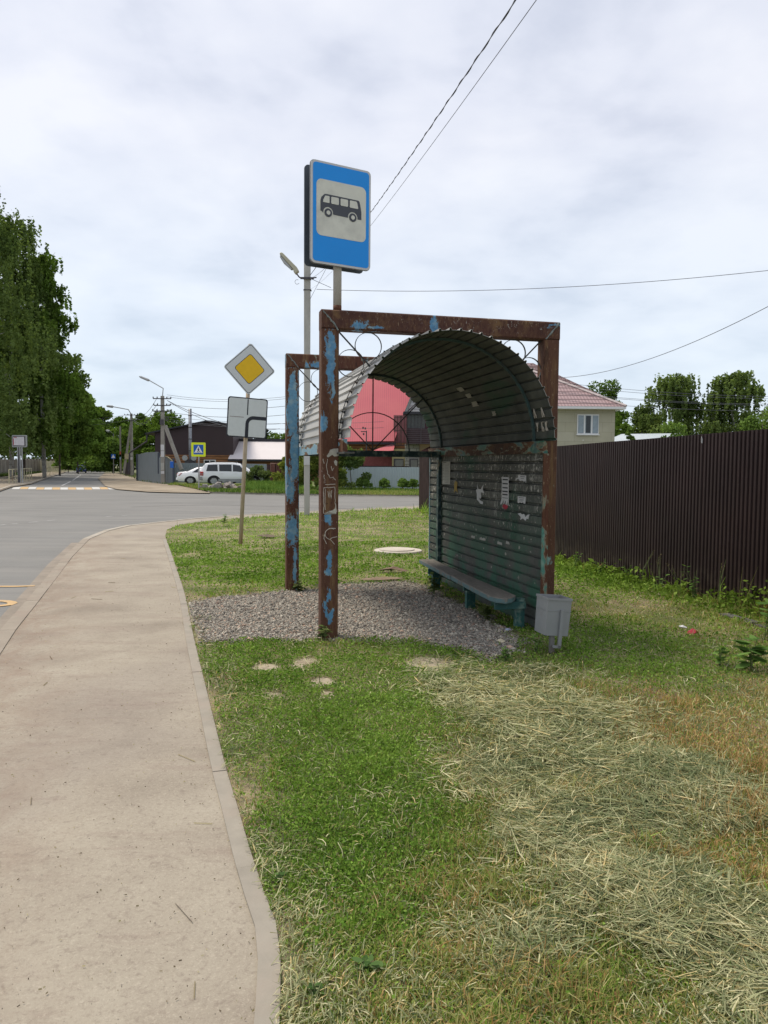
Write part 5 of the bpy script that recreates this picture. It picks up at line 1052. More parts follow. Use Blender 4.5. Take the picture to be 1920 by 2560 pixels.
def win(o, surf, x0, x1, xt0, xt1, f0=.08, f1=.9, nm='window', sides=(-1, 1)):
    for s in sides:
        mb = MB(); a, b, c_, d = surf(x0, f0, s), surf(x1, f0, s), surf(xt1, f1, s), surf(xt0, f1, s); q = [a, b, c_, d]
        mb.add(q + [(x, y-s*.02, z) for x, y, z in q], [(0,1,2,3),(7,6,5,4),(0,4,5,1),(1,5,6,2),(2,6,7,3),(3,7,4,0)]); mb.build(nm, m_glass, o)
# silver off-road car
P_ = spot(534, 1214); ang = R(7)
o, body, sf = car('parked_car', 'silver off-road car with roof rails parked by the blue grey fence', (P_.x-1.05, P_.y+.6, 0), ang, 4.7, 1.88, 1.86, m_spaint,
    [(0, .45, 1.05, 1.08, 0), (.06, .40, 1.12, 1.45, 1), (.35, .36, 1.13, 1.80, 1), (.8, .34, 1.13, 1.86, 1), (2.2, .34, 1.12, 1.87, 1), (2.7, .34, 1.11, 1.80, 1), (3.25, .34, 1.09, 1.42, 1), (3.55, .34, 1.07, 1.15, 0), (4.2, .36, 1.0, 1.06, 0), (4.55, .40, .86, .93, 0), (4.7, .46, .70, .74, 0)], None, .38)
o.scale = (1.1, 1, .95); wheels_(o, (.95, 3.72), 1.88, .39)
win(o, sf, .42, 1.22, .52, 1.18); win(o, sf, 1.32, 2.18, 1.30, 2.16); win(o, sf, 2.26, 3.15, 2.25, 2.72)
mb = MB(); mb.add([(-.01, -.72, 1.15), (-.01, .72, 1.15), (.27, .64, 1.70), (.27, -.64, 1.70), (.06, -.72, 1.15), (.06, .72, 1.15), (.34, .64, 1.70), (.34, -.64, 1.70)], [(0,3,2,1),(4,5,6,7),(0,1,5,4),(1,2,6,5),(2,3,7,6),(3,0,4,7)]); mb.build('rear_window', m_glass, o)
mb = MB(); mb.add([(3.36, -.78, 1.17), (3.36, .78, 1.17), (2.80, .66, 1.78), (2.80, -.66, 1.78), (3.42, -.78, 1.17), (3.42, .78, 1.17), (2.86, .66, 1.78), (2.86, -.66, 1.78)], [(0,1,2,3),(7,6,5,4),(0,4,5,1),(1,5,6,2),(2,6,7,3),(3,7,4,0)]); mb.build('windscreen', m_glass, o)
for s in (-1, 1):
    mb = MB(); mb.tube([(.6, s*.66, 1.90), (2.5, s*.66, 1.91)], .025, 6); mb.tube([(.6, s*.66, 1.84), (.6, s*.66, 1.9)], .03, 6); mb.tube([(2.5, s*.66, 1.84), (2.5, s*.66, 1.91)], .03, 6); mb.build('roof_rail', m_trim, o)
    mb = MB(); mb.box(-.02, .22, min(s*.70, s*.935), max(s*.70, s*.935), .82, 1.14); mb.build('tail_lamp', m_tail, o, bevel=.02)
    mb = MB(); mb.box(-.025, .225, min(s*.71, s*.942), max(s*.71, s*.942), .92, .97); mb.build('reflector', m_trim, o)
    mb = MB(); mb.box(3.05, 3.2, min(s*.93, s*1.13), max(s*.93, s*1.13), 1.12, 1.29); mb.build('mirror', m_spaint, o, bevel=.02)
    mb = MB(); mb.box(4.35, 4.62, min(s*.62, s*.86), max(s*.62, s*.86), .78, .93); mb.build('headlight', m_glass, o, bevel=.02)
    for x in (1.42, 2.35):
        mb = MB(); mb.box(x, x+.17, min(s*.935, s*.965), max(s*.935, s*.965), 1.0, 1.03); mb.build('door_handle', m_spaint, o)
    mb = MB(); mb.box(1.25, 3.2, min(s*.90, s*.955), max(s*.90, s*.955), .36, .56); mb.box(1.5, 3.1, min(s*.86, s*1.0), max(s*.86, s*1.0), .33, .37); mb.build('sill', m_trim, o)
mb = MB(); mb.box(-.08, .18, -.9, .9, .44, .72); mb.build('bumper', m_trim, o, bevel=.03)
mb = MB(); mb.M = Matrix.Translation((-.10, .12, .98)) @ Matrix.Rotation(R(90), 4, 'Y'); mb.tube([(0, 0, -.12), (0, 0, .1)], [.36, .38], 20); mb.build('spare_wheel', m_spaint, o, True)
# white saloon
P_ = spot(478, 1211); 
o, body, sf = car('parked_car', 'white saloon car with red tail lamp half hidden behind the silver off-road car', (P_.x-1.22, P_.y+.6, 0), R(10), 4.4, 1.75, 1.45, m_wpaint,
    [(0, .35, .80, .84, 0), (.08, .26, .92, .98, 0), (.45, .24, .95, 1.03, 0), (.62, .24, .95, 1.08, 1), (1.25, .22, .95, 1.38, 1), (1.8, .2, .94, 1.45, 1), (2.5, .2, .93, 1.42, 1), (3.25, .2, .92, 1.0, 1), (3.5, .22, .9, .95, 0), (4.1, .24, .8, .84, 0), (4.4, .3, .6, .64, 0)], None, .31)
o.scale = (1.25, 1, 1); wheels_(o, (.85, 3.45), 1.75, .32); win(o, sf, .95, 1.75, 1.28, 1.74, .1, .88); win(o, sf, 1.83, 2.95, 1.82, 2.52, .1, .88)
mb = MB(); mb.add([(.55, -.66, 1.05), (.55, .66, 1.05), (1.2, .56, 1.37), (1.2, -.56, 1.37), (.62, -.66, 1.04), (.62, .66, 1.04), (1.27, .56, 1.36), (1.27, -.56, 1.36)], [(0,3,2,1),(4,5,6,7),(0,1,5,4),(1,2,6,5),(2,3,7,6),(3,0,4,7)]); mb.build('rear_window', m_glass, o)
for s in (-1, 1):
    mb = MB(); mb.add([(-.03, s*.52, .66), (-.02, s*.52, .92), (.30, s*.89, .94), (.10, s*.89, .72), (.1, s*.5, .66), (.1, s*.5, .92), (.34, s*.84, .94), (.16, s*.84, .72)], [(0,1,2,3),(7,6,5,4),(0,4,5,1),(1,5,6,2),(2,6,7,3),(3,7,4,0)]); mb.build('tail_lamp', m_tail, o)
mb = MB(); mb.box(-.05, -.02, -.26, .26, .66, .78); mb.build('number_plate', m_trim, o)
mb = MB(); mb.box(-.06, .15, -.8, .8, .34, .56); mb.build('bumper', m_wpaint, o, bevel=.03)
# dark blue car far down the road, facing us
P_ = far(199, 1180.5, 148); 
o, body, sf = car('driving_car', 'dark blue car driving towards the viewer far down the road', (P_.x+.4, P_.y, ROADZ), R(-68), 4.1, 1.75, 1.6, m_bpaint,
    [(0, .35, .85, .9, 0), (.1, .25, .95, 1.3, 1), (.6, .22, .97, 1.52, 1), (1.8, .22, .97, 1.57, 1), (2.4, .22, .96, 1.48, 1), (3.05, .22, .95, 1.02, 1), (3.6, .24, .86, .9, 0), (4.1, .3, .6, .66, 0)], None, .31)
wheels_(o, (.8, 3.35), 1.75, .31)
mb = MB(); mb.add([(3.1, -.7, 1.03), (3.1, .7, 1.03), (2.42, .6, 1.47), (2.42, -.6, 1.47), (3.18, -.7, 1.03), (3.18, .7, 1.03), (2.5, .6, 1.47), (2.5, -.6, 1.47)], [(0,1,2,3),(7,6,5,4),(0,4,5,1),(1,5,6,2),(2,6,7,3),(3,7,4,0)]); mb.build('windscreen', M_plain('bright_glass', (.30, .36, .42), .15, spec=.8), o)
mb = MB(); mb.box(4.08, 4.14, -.26, .26, .42, .54); mb.build('number_plate', m_wh, o)
for s in (-1, 1):
    mb = MB(); mb.box(3.9, 4.08, min(s*.5, s*.78), max(s*.5, s*.78), .62, .76); mb.build('headlight', m_wh, o)

# ================================================================= TREES
def leafmat(name, rough=.6, trans=.35):
    t = NT(name); a = t.n('ShaderNodeAttribute'); a.attribute_name = 'tint'
    d = t.n('ShaderNodeBsdfDiffuse'); tr = t.n('ShaderNodeBsdfTranslucent'); mx_ = t.n('ShaderNodeMixShader'); mx_.inputs[0].default_value = trans
    t.t.links.new(a.outputs[0], d.inputs[0]); br = t.mix(1., a.outputs[0], (1.25, 1.3, .7), 'MULTIPLY'); t.t.links.new(br, tr.inputs[0])
    t.t.links.new(d.outputs[0], mx_.inputs[1]); t.t.links.new(tr.outputs[0], mx_.inputs[2]); t.t.links.new(mx_.outputs[0], t.o.inputs[0]); return t.m
m_leaf = leafmat('foliage', trans=.3); m_grass = leafmat('grass_blades', trans=.25)
m_bark = M_plain('bark', (.11, .09, .075), .9, var=.3, scale=6); m_birch = M_plain('birch_bark', (.42, .41, .38), .85, var=.25, scale=5, dirt=(.06, .05, .05))
def mesh_np(name, V, F4, C, mat, parent=None, kind=None):
    """V (n,3); F4 (m,4) quads or (m,3); C (n,3) colours per vertex"""
    me = bpy.data.meshes.new(name); n = len(V); m, k = F4.shape
    me.vertices.add(n); me.vertices.foreach_set('co', V.astype(np.float32).ravel())
    me.loops.add(m*k); me.loops.foreach_set('vertex_index', F4.astype(np.int32).ravel())
    me.polygons.add(m); me.polygons.foreach_set('loop_start', np.arange(0, m*k, k, dtype=np.int32)); me.polygons.foreach_set('loop_total', np.full(m, k, dtype=np.int32))
    me.update(calc_edges=True)
    if C is not None:
        at = me.attributes.new('tint', 'FLOAT_COLOR', 'POINT'); at.data.foreach_set('color', np.concatenate([C, np.ones((n, 1))], 1).astype(np.float32).ravel())
    me.materials.append(mat); o = bpy.data.objects.new(name, me); col.objects.link(o)
    if parent: o.parent = parent
    return o
def leaves(P, size, C, rg, flat=.0):
    n = len(P); a = rg.normal(size=(n, 3)); a[:, 2] *= (1-flat); a /= np.linalg.norm(a, axis=1)[:, None]
    b = rg.normal(size=(n, 3)); b -= (b*a).sum(1)[:, None]*a; b /= np.linalg.norm(b, axis=1)[:, None]
    s = (size*rg.uniform(.6, 1.3, n))[:, None]; h = s*.62
    V = np.stack([P - a*s, P + b*h, P + a*s, P - b*h], 1).reshape(-1, 3); F_ = np.arange(n*4).reshape(n, 4)
    return V, F_, np.repeat(C, 4, 0)
def crown(parent, rg, H, rad, z0, n, size, c1, c2, style, clumps=60, topw=.35, name='crown', zmin=None):
    """clump centres spread through an uneven body whose radius changes with height; each clump is a small cloud of leaves"""
    u = rg.uniform(0, 1, clumps)**.9; ang = rg.uniform(0, 2*math.pi, clumps)
    prof = np.interp(u, [0, .12, .4, .7, 1], [.75, .92, 1., .72, topw*.6]); r = rad*prof*np.sqrt(rg.uniform(.18, 1, clumps))*rg.uniform(.75, 1.15, clumps)
    cxy = np.stack([np.cos(ang)*r, np.sin(ang)*r], 1); cz = z0 + (H-z0)*u
    if style == 'birch': k = rg.integers(0, clumps, n)
    else: k = rg.integers(0, clumps, n)
    cs = rad*rg.uniform(.16, .34, clumps)
    off = rg.normal(size=(n, 3)); off /= np.linalg.norm(off, axis=1)[:, None]; off *= (rg.uniform(.15, 1, n)**.5)[:, None]*cs[k][:, None]*1.25
    if style == 'birch':
        off[:, 2] *= .55; st = rg.integers(0, 14, n)             # hanging strands
        sa = (k*14+st); h1 = np.modf(np.sin(sa*12.9898)*43758.5453)[0]; h2 = np.modf(np.sin(sa*78.233)*12543.123)[0]
        drop = rg.uniform(0, 1, n)**1.2 * (1.2 + 1.6*np.abs(h1))*rad*.15
        off[:, 0] = h1*cs[k]*1.4 + rg.normal(size=n)*rad*.018; off[:, 1] = h2*cs[k]*1.4 + rg.normal(size=n)*rad*.018; off[:, 2] = off[:, 2]*.6 - drop
    elif style == 'conifer': off[:, 2] *= .3
    else: off[:, 2] *= .75
    P = np.concatenate([cxy, cz[:, None]], 1)[k] + off
    zm = z0*.4+.2 if zmin is None else zmin; P[:, 2] = np.where(P[:, 2] < zm, zm + np.abs(P[:, 2]-zm)*.6, P[:, 2])
    tone = rg.uniform(0, 1, clumps)[k]*.65 + rg.uniform(0, 1, n)*.35
    C = np.array(c1)[None]*(1-tone[:, None]) + np.array(c2)[None]*tone[:, None]; C = C*rg.uniform(.8, 1.2, (n, 1))
    V, F_, CC = leaves(P, size, C, rg); mesh_np(name, V, F_, CC, m_leaf, parent)
    return np.concatenate([cxy, cz[:, None]], 1)
def tree(name, label, base, H, rad, z0, n, size, c1, c2, style='round', seed=0, bark=None, group=None, cat='tree', clumps=60, topw=.35, limbs=9, tr=None, zmin=None):
    rg = np.random.default_rng(seed + 100); o = thing(name, label, cat, base, 0, group)
    cc = crown(o, rg, H, rad, z0, n, size, c1, c2, style, clumps, topw, zmin=zmin)
    mb = MB(); tr = tr or max(.03, H*.013); bx, by = rg.normal()*rad*.08, rg.normal()*rad*.08
    ax = [(0, 0, -.2), (bx*.3, by*.3, H*.3), (bx, by, H*.6), (bx*.6, by*.6, H*.93)]; mb.tube(ax, [tr*1.25, tr, tr*.6, tr*.12], 8)
    for i in range(limbs):
        c_ = cc[rg.integers(0, len(cc))]; zs_ = max(H*.12, c_[2]*.72 - .1*H*rg.uniform(0, 1)); s_ = Vector((bx*zs_/H, by*zs_/H, zs_)); e_ = Vector(c_)
        m_ = s_.lerp(e_, .5) + Vector((0, 0, .06*H)); mb.tube([s_, m_, e_], [tr*.42, tr*.28, tr*.07], 5)
    mb.build('trunk', bark or m_bark, o, True); return o
DG1, DG2 = (.035, .065, .016), (.14, .21, .045)     # dark summer green
MG1, MG2 = (.045, .085, .018), (.18, .28, .055)
LG1, LG2 = (.08, .14, .035), (.20, .30, .075)
BG1, BG2 = (.050, .082, .024), (.20, .27, .085)      # greyish birch green
def at(px, Y, pyt):
    b = far(px, 1164, Y); return (b.x, b.y, -.05), zfor(pyt, b.x, b.y) + .05
gw = 'tall trees of the wood on the left'
for i, (px, Y, pyt, rad, z0, n, c1, c2, st, lb, bk_) in enumerate((
    (-70, 72, 430, 5.2, 3.2, 24000, BG1, BG2, 'birch', 'tallest birch at the left edge of the picture', m_birch),
    (30, 84, 545, 4.8, 3.6, 20000, BG1, BG2, 'birch', 'birch with dark hanging strands right of the tallest one', m_birch),
    (112, 88, 640, 3.6, 3.5, 18000, MG1, MG2, 'birch', 'lighter airy birch whose top stands free against the sky', m_birch),
    (60, 96, 800, 5.0, 3.4, 15000, DG1, DG2, 'round', 'broad dark leafy tree behind the notice board', m_bark),
    (-60, 90, 850, 5.0, 3.4, 12000, DG1, DG2, 'round', 'dark leafy tree over the concrete fence at the left edge', m_bark),
    (150, 112, 905, 4.6, 3.0, 12000, DG1, DG2, 'round', 'dark rounded tree right below the airy birch', m_bark),
    (196, 135, 990, 3.9, 2.6, 9000, MG1, MG2, 'round', 'bright green rounded tree where the wood steps down to the road', m_bark),
    (215, 170, 1012, 4.5, 2.4, 8000, MG1, MG2, 'round', 'mid green tree overhanging the road behind the blue car', m_bark),
    (246, 205, 1024, 4.6, 2., 8000, DG1, DG2, 'round', 'dark tree closing the far end of the road', m_bark),
    (222, 215, 1060, 6.5, 1.0, 6000, DG1, DG2, 'round', 'low dark tree mass over the far brown fence', m_bark),
    (172, 150, 1085, 3.2, .8, 3500, LG1, LG2, 'round', 'small light green tree over the end of the cream railing', m_bark))):
    b, H = at(px, Y, pyt); tree('birch_tree' if st == 'birch' else 'leafy_tree', lb, b, H, rad*(1.12 if px < 100 else 1.), z0, int(n*1.9), Y*.0021, c1, c2, st, i, bk_, gw, zmin=2.1 if i < 8 else .6, clumps=120 if st == 'birch' else 80, topw=.3 if st == 'birch' else .8, limbs=14, tr=H*.008)
gm = 'trees behind the far lamp posts'
for i, (px, Y, pyt, rad, z0, n, c1, c2, st, lb) in enumerate((
    (300, 165, 1044, 1.9, 2, 2600, BG1, BG2, 'conifer', 'slim spiky tree top between the road end and the two legged lamp post'),
    (282, 148, 1100, 5.6, .3, 8000, MG1, LG2, 'round', 'large light green bush mass around the far small lamp posts'),
    (322, 150, 1052, 4.0, 1.0, 6000, MG1, MG2, 'round', 'mid green tree behind the two legged lamp post'),
    (352, 128, 1060, 3.8, 1.0, 7000, DG1, MG2, 'round', 'dark green tree left of the brown barn'),
    (375, 122, 1040, 3.4, 1.0, 7000, MG1, MG2, 'round', 'bright topped tree left of the near lamp post'),
    (415, 120, 1042, 3.8, 1.0, 7000, MG1, MG2, 'round', 'rounded tree behind the near lamp post over the barn roof'),
    (447, 125, 1062, 2.6, 1.0, 4000, MG1, MG2, 'round', 'smaller tree showing over the left slope of the barn roof'),
    (660, 112, 1076, 1.6, 1.0, 2600, (.02, .035, .018), (.05, .075, .035), 'conifer', 'dark little spruce top behind the direction plate'),
    (700, 118, 1092, 4.2, 1.0, 3600, MG1, LG2, 'round', 'light green tree top over the pale roof of the annex'))):
    b, H = at(px, Y, pyt); tree('spiky_tree' if st == 'conifer' else 'leafy_tree', lb, b, H, rad, z0, n, Y*.0019, c1, c2, st, i+30, None, gm, clumps=40, topw=.12 if st == 'conifer' else .8)
gr_ = 'trees beyond the brown fence'
for i, (px, Y, pyt, rad, z0, n, c1, c2, st, lb) in enumerate((
    (1500, 78, 965, 3.0, 2, 7000, MG1, MG2, 'round', 'green tree rising behind the roof of the pale house'),
    (1548, 82, 1030, 2.2, 1, 4500, DG1, MG2, 'round', 'lower dark tree just right of the pale house'),
    (1672, 70, 936, 3.1, 1.5, 26000, BG1, BG2, 'birch', 'loose birch with a pointed top right of the pale house'),
    (1606, 72, 1010, 1.5, 1.2, 4500, BG1, BG2, 'birch', 'left side shoot of the loose birch'),
    (1838, 66, 926, 2.7, 1.5, 24000, BG1, BG2, 'birch', 'broad windblown birch near the right edge of the picture'),
    (1782, 67, 985, 1.0, 1.2, 3500, BG1, BG2, 'birch', 'low left part of the windblown birch'),
    (1680, 50, 1060, 1.45, .6, 4200, LG1, LG2, 'round', 'light green bushy tree in front of the loose birch'),
    (1905, 40, 1010, 1.5, .6, 6000, LG1, LG2, 'round', 'light green bushy tree at the right edge above the fence'),
    (1572, 52, 1072, .5, .6, 1200, LG1, LG2, 'round', 'thin light green sapling by the corner of the pale house'))):
    b, H = at(px, Y, pyt); tree('birch_tree' if st == 'birch' else 'leafy_tree', lb, b, H, rad, z0, n, Y*.0019, c1, c2, st, i+60, m_birch if st == 'birch' else None, gr_, clumps=80 if st == 'birch' else 36, topw=.55)
# shrubs across the road and by the kerb
YG1, YG2 = (.10, .14, .03), (.30, .33, .07)
gs = 'shrubs across the road'
for i, (px, Y, pyt, rad, n, c1, c2, lb) in enumerate((
    (800, 50.5, 1112, 1.75, 11000, (.04, .075, .02), (.22, .26, .06), 'large yellow green shrub between the two shelter posts across the road'),
    (880, 51.5, 1128, 1.25, 5000, (.05, .09, .03), (.20, .26, .08), 'leafy shrub right of the near post in front of the red roofed house'),
    (728, 58, 1140, 1.2, 4200, YG1, YG2, 'yellow green shrub over the pillar fence'),
    (648, 60, 1168, .95, 3200, (.07, .11, .04), (.16, .2, .08), 'feathery grey green shrub in front of the blue grey fence by the cars'),
    (912, 51.3, 1199, .52, 1500, LG1, LG2, 'leftmost of the four small bushes before the pale blue fence'),
    (961, 51.3, 1201, .44, 1300, LG1, LG2, 'second from left of the four small bushes before the pale blue fence'),
    (1008, 51.3, 1200, .42, 1200, LG1, LG2, 'third from left of the four small bushes before the pale blue fence'),
    (1033, 51.3, 1202, .40, 1200, LG1, LG2, 'rightmost of the four small bushes before the pale blue fence'))):
    b, H = at(px, Y, pyt); b = (b[0], b[1], 0); o = tree('shrub', lb, b, H, rad, .15, n, Y*.0016, c1, c2, 'round', i+90, None, gs, 'shrub', 26, .8, 5, .03)
for i, (px, py, H, rad, lb) in enumerate(((806, 1283, .95, .32, 'thin leafy sapling at the road edge between the shelter posts'),)):
    p = spot(px, py); tree('sapling', lb, (p.x, p.y, 0), H, rad, .1, 260, .05, (.05, .10, .03), (.14, .22, .07), 'round', i+120, None, 'saplings at the road edge', 'shrub', 10, .7, 6, .012)

# ================================================================= GRASS, HAY, WEEDS
class Layout:
    """soft patches of the verge, laid out in metres on the ground"""
    def __init__(s, blobs): s.b = [(spot(x, y), abs(spot(x+rx, y).x - spot(x-rx, y).x)/2, abs(spot(x, max(y-ry, 1240)).y - spot(x, y+ry).y)/2, wt) for x, y, rx, ry, wt in blobs]
    def __call__(s, X, Y):
        o = np.zeros_like(X)
        for c, a, b, wt in s.b: o = np.maximum(o, wt*np.exp(-(((X-c.x)/a)**2 + ((Y-c.y)/b)**2)**1.3))
        return o
hay_l = Layout([(1330, 1800, 200, 110, 1.), (1420, 2010, 240, 170, 1.), (1600, 2250, 260, 150, .9), (1180, 1720, 130, 60, .7), (1700, 1980, 190, 110, .8), (1330, 2340, 200, 150, .5), (1900, 2380, 200, 200, .7), (1350, 1480+230, 130, 40, .6), (640, 2200, 22, 200, .2), (535, 1800, 14, 260, .2)])
dry_l = Layout([(1750, 1850, 250, 130, 1.), (1850, 2010, 200, 130, .9), (1560, 1840, 120, 100, .75), (1900, 1740, 130, 60, .8), (1500, 1960, 110, 80, .5), (560, 1760, 50, 160, .4), (1750, 2200, 300, 100, .4)])
grn_l = Layout([(820, 1750, 330, 130, 1.), (900, 1950, 240, 200, 1.), (640, 1640, 170, 60, 1.), (1010, 1670, 260, 60, 1.), (800, 2110, 230, 170, .95), (900, 2330, 200, 120, .5), (1500, 1620, 300, 90, .75), (980, 2200, 160, 150, .45), (1700, 1660, 250, 70, .6)])
bare_l = Layout([(660, 2480, 130, 110, 1.), (560, 1700, 20, 160, .5), (880, 2420, 260, 110, .3), (600, 2050, 30, 200, .7), (1200, 2520, 260, 80, .3), (700, 2330, 60, 80, .6)])
GRAV = [tuple(spot(*p)[:2]) for p in [(470, 1508), (560, 1492), (700, 1483), (850, 1466), (1000, 1458), (1065, 1468), (1130, 1500), (1240, 1560), (1300, 1590), (1290, 1632), (1230, 1650), (1150, 1628), (1050, 1618), (1000, 1604), (900, 1600), (760, 1606), (640, 1596), (560, 1608), (497, 1600), (478, 1550)]]
def inpoly(X, Y, poly):
    ins = np.zeros(len(X), bool); n = len(poly)
    for i in range(n):
        x0, y0 = poly[i]; x1, y1 = poly[(i+1) % n]
        c = ((y0 > Y) != (y1 > Y)) & (X < (x1-x0)*(Y-y0)/(y1-y0+1e-12) + x0); ins ^= c
    return ins
VERGE = [(p[0], p[1]) for p in verge_outline]
def scatter(n, y0, y1, rg, left=-.62, right=.72):
    """random spots on the verge seen from the viewer's side, denser where the picture needs it (falls off with distance)"""
    Y = rg.uniform(0, 1, n); Y = y0*(y1/y0)**Y; X = rg.uniform(left, right, n)*Y*1.03; X = np.where(Y < 4, X, X)
    k = inpoly(X, Y, VERGE); return X[k], Y[k]
FX = [(p.x, p.y) for p, h in F]
def left_of_fence(X, Y): 
    fx = np.interp(Y, [p[1] for p in FX], [p[0] for p in FX]); return X < fx + .15
def ground_h(X, Y): return .05*fbm(X, Y, .9, 40) * np.clip((X+6)/3, 0, 1)
def blade_mesh(name, X, Y, Z, Hh, Wd, az, tilt, bend, C, label=None, cat=None, kind='stuff', mat=None, tipc=None):
    n = len(X); d = np.stack([np.cos(az), np.sin(az), np.zeros(n)], 1); s = np.stack([-np.sin(az), np.cos(az), np.zeros(n)], 1)*(Wd/2)[:, None]
    rot = rng.uniform(0, math.pi, n); 
    base = np.stack([X, Y, Z], 1); up = np.array([0, 0, 1.])
    dir1 = d*np.sin(tilt)[:, None] + up*np.cos(tilt)[:, None]; t2 = np.clip(tilt + bend, 0, 1.75); dir2 = d*np.sin(t2)[:, None] + up*np.cos(t2)[:, None]
    mid = base + dir1*(Hh*.5)[:, None]; tip = mid + dir2*(Hh*.5)[:, None]; tip[:, 2] = np.maximum(tip[:, 2], .004)
    V = np.stack([base-s, base+s, mid+s*.85, mid-s*.85, tip+s*.15, tip-s*.15], 1).reshape(-1, 3)
    i = np.arange(n)[:, None]*6; F_ = np.concatenate([i+[0, 1, 2, 3], i+[3, 2, 4, 5]], 1).reshape(-1, 4)
    CC = np.repeat(C[:, None], 6, 1); 
    if tipc is not None: CC[:, 4:] = tipc[:, None]
    o = mesh_np(name, V, F_, CC.reshape(-1, 3), mat or m_grass); tag(o, label, cat, None, kind); return o
def pal(t_, cols):
    cols = np.array(cols); x = np.linspace(0, 1, len(cols)); return np.stack([np.interp(t_, x, cols[:, k]) for k in range(3)], 1)
GREEN = [(.045, .090, .016), (.105, .185, .030), (.180, .280, .048), (.27, .37, .085)]
OLIVE = [(.10, .125, .035), (.19, .21, .06), (.29, .29, .10), (.42, .39, .18)]
DRY = [(.15, .09, .045), (.30, .175, .075), (.44, .28, .125), (.56, .42, .22)]
HAY = [(.070, .095, .045), (.15, .185, .092), (.26, .28, .15), (.41, .41, .24), (.64, .60, .38)]
def grass(n, y0, y1, wmul, seed, hmul=1.):
    rg = np.random.default_rng(seed); X, Y = scatter(n, y0, y1, rg)
    near = inpoly(X + .5*(fbm(X, Y, .3, 5)-.5) + rg.normal(0, .06, len(X)), Y + .8*(fbm(X, Y, .3, 15)-.5) + rg.normal(0, .1, len(X)), GRAV) | ~left_of_fence(X, Y)
    for c, a, b in SLABS: near |= (((X-c.x)/a)**2 + ((Y-c.y)/b)**2 < rg.uniform(.1, 1.1, len(X)))
    wl = SW(0, 0); mh_d = ((X-mp_.x)**2 + (Y-mp_.y)**2 < .47**2)
    ed = X - np.interp(Y, [p[1] for p in edge], [p[0] for p in edge]); strip = np.where((ed < .30) & (Y < 12), .75*(1-np.clip(ed, 0, .3)/.3*.7), 0)
    keep = ~near & ~mh_d & (rg.uniform(0, 1, len(X)) > strip*(.4+fbm(X, Y, .3, 19))) & (rg.uniform(0, 1, len(X)) > bare_l(X, Y)*(.75 + .5*fbm(X, Y, .35, 9)) - .05)
    X, Y = X[keep], Y[keep]; m = len(X)
    g_ = grn_l(X, Y) + .5*(fbm(X, Y, .8, 5)-.5); d_ = dry_l(X, Y) + .95*(fbm(X, Y, .45, 6)-.47); h_ = hay_l(X, Y)
    farg = np.clip((Y-8.5)/2, 0, 1); g_ = np.maximum(g_, farg*(.85 + 1.6*(fbm(X, Y, 2.2, 17)-.42)))
    # thin patches
    dens = np.clip(.35 + 1.5*fbm(X, Y, .45, 11), 0, 1); keep = rg.uniform(0, 1, m) < dens*(1 - .30*np.clip(h_, 0, 1)); X, Y, g_, d_, h_, farg = [q[keep] for q in (X, Y, g_, d_, h_, farg)]; m = len(X)
    tn = np.clip(rg.normal(.5, .24, m) + .5*(fbm(X, Y, .5, 21)-.5), 0, 1)
    cg, co, cd = pal(tn, GREEN), pal(tn, OLIVE), pal(tn, DRY)
    r1 = rg.uniform(0, 1, m); pick_g = r1 < np.clip(.40 + .75*g_, .18, .96); pick_d = (~pick_g) & (rg.uniform(0, 1, m) < np.clip(.14 + .85*d_, 0, .8))
    C = np.where(pick_g[:, None], cg, np.where(pick_d[:, None], cd, co)); C *= rg.uniform(.75, 1.25, (m, 1))*(1.05 + .35*farg[:, None])
    tuss = np.clip(2.2*(fbm(X, Y, .28, 77)-.32), .35, 1.5); H_ = rg.uniform(.016, .046, m)*tuss*(1 + 1.1*np.clip(d_, 0, 1)*(~pick_g) + .5*fbm(X, Y, .7, 33)) * hmul; H_ = np.where(rg.uniform(0, 1, m) < .035, H_*2.2, H_)
    H_ = H_*(1 + .7*np.clip(h_, 0, 1)*(rg.uniform(0, 1, m) < .4) + 1.3*np.clip((Y-19)/6, 0, 1)*fbm(X, Y, 1.1, 88)); wall = np.clip(1 - np.abs(X - np.interp(Y, [p[1] for p in FX], [p[0] for p in FX]))/.8, 0, 1); H_ *= 1 + 4.5*wall*np.clip(2.2*fbm(X, Y, .35, 50)-.5, 0, 1.2)
    clover = pick_g & (rg.uniform(0, 1, m) < .55)
    Wd = np.where(clover, rg.uniform(.006, .012, m), rg.uniform(.0022, .0045, m))*wmul; H_ = np.where(clover, H_*.6, H_)
    tilt = np.abs(rg.normal(.62, .45, m)) + np.where(clover, .35, 0); bend = rg.uniform(0, .9, m)
    return X, Y, ground_h(X, Y), H_, Wd, rg.uniform(0, 6.283, m), tilt, bend, C
a = grass(640000, 1.6, 8.5, 1., 1, 1.1); b2 = grass(380000, 8.0, 38., 1., 2, 1.35)
b2 = list(b2); b2[4] = b2[4]*np.clip(b2[1]/7, 1, 4); b2[3] = b2[3]*np.clip(.8 + b2[1]/30, 1, 1.7)
allg = [np.concatenate([x, y]) for x, y in zip(a, b2)]
blade_mesh('grass', *allg, label='patchy green and straw coloured grass of the verge', cat='grass')

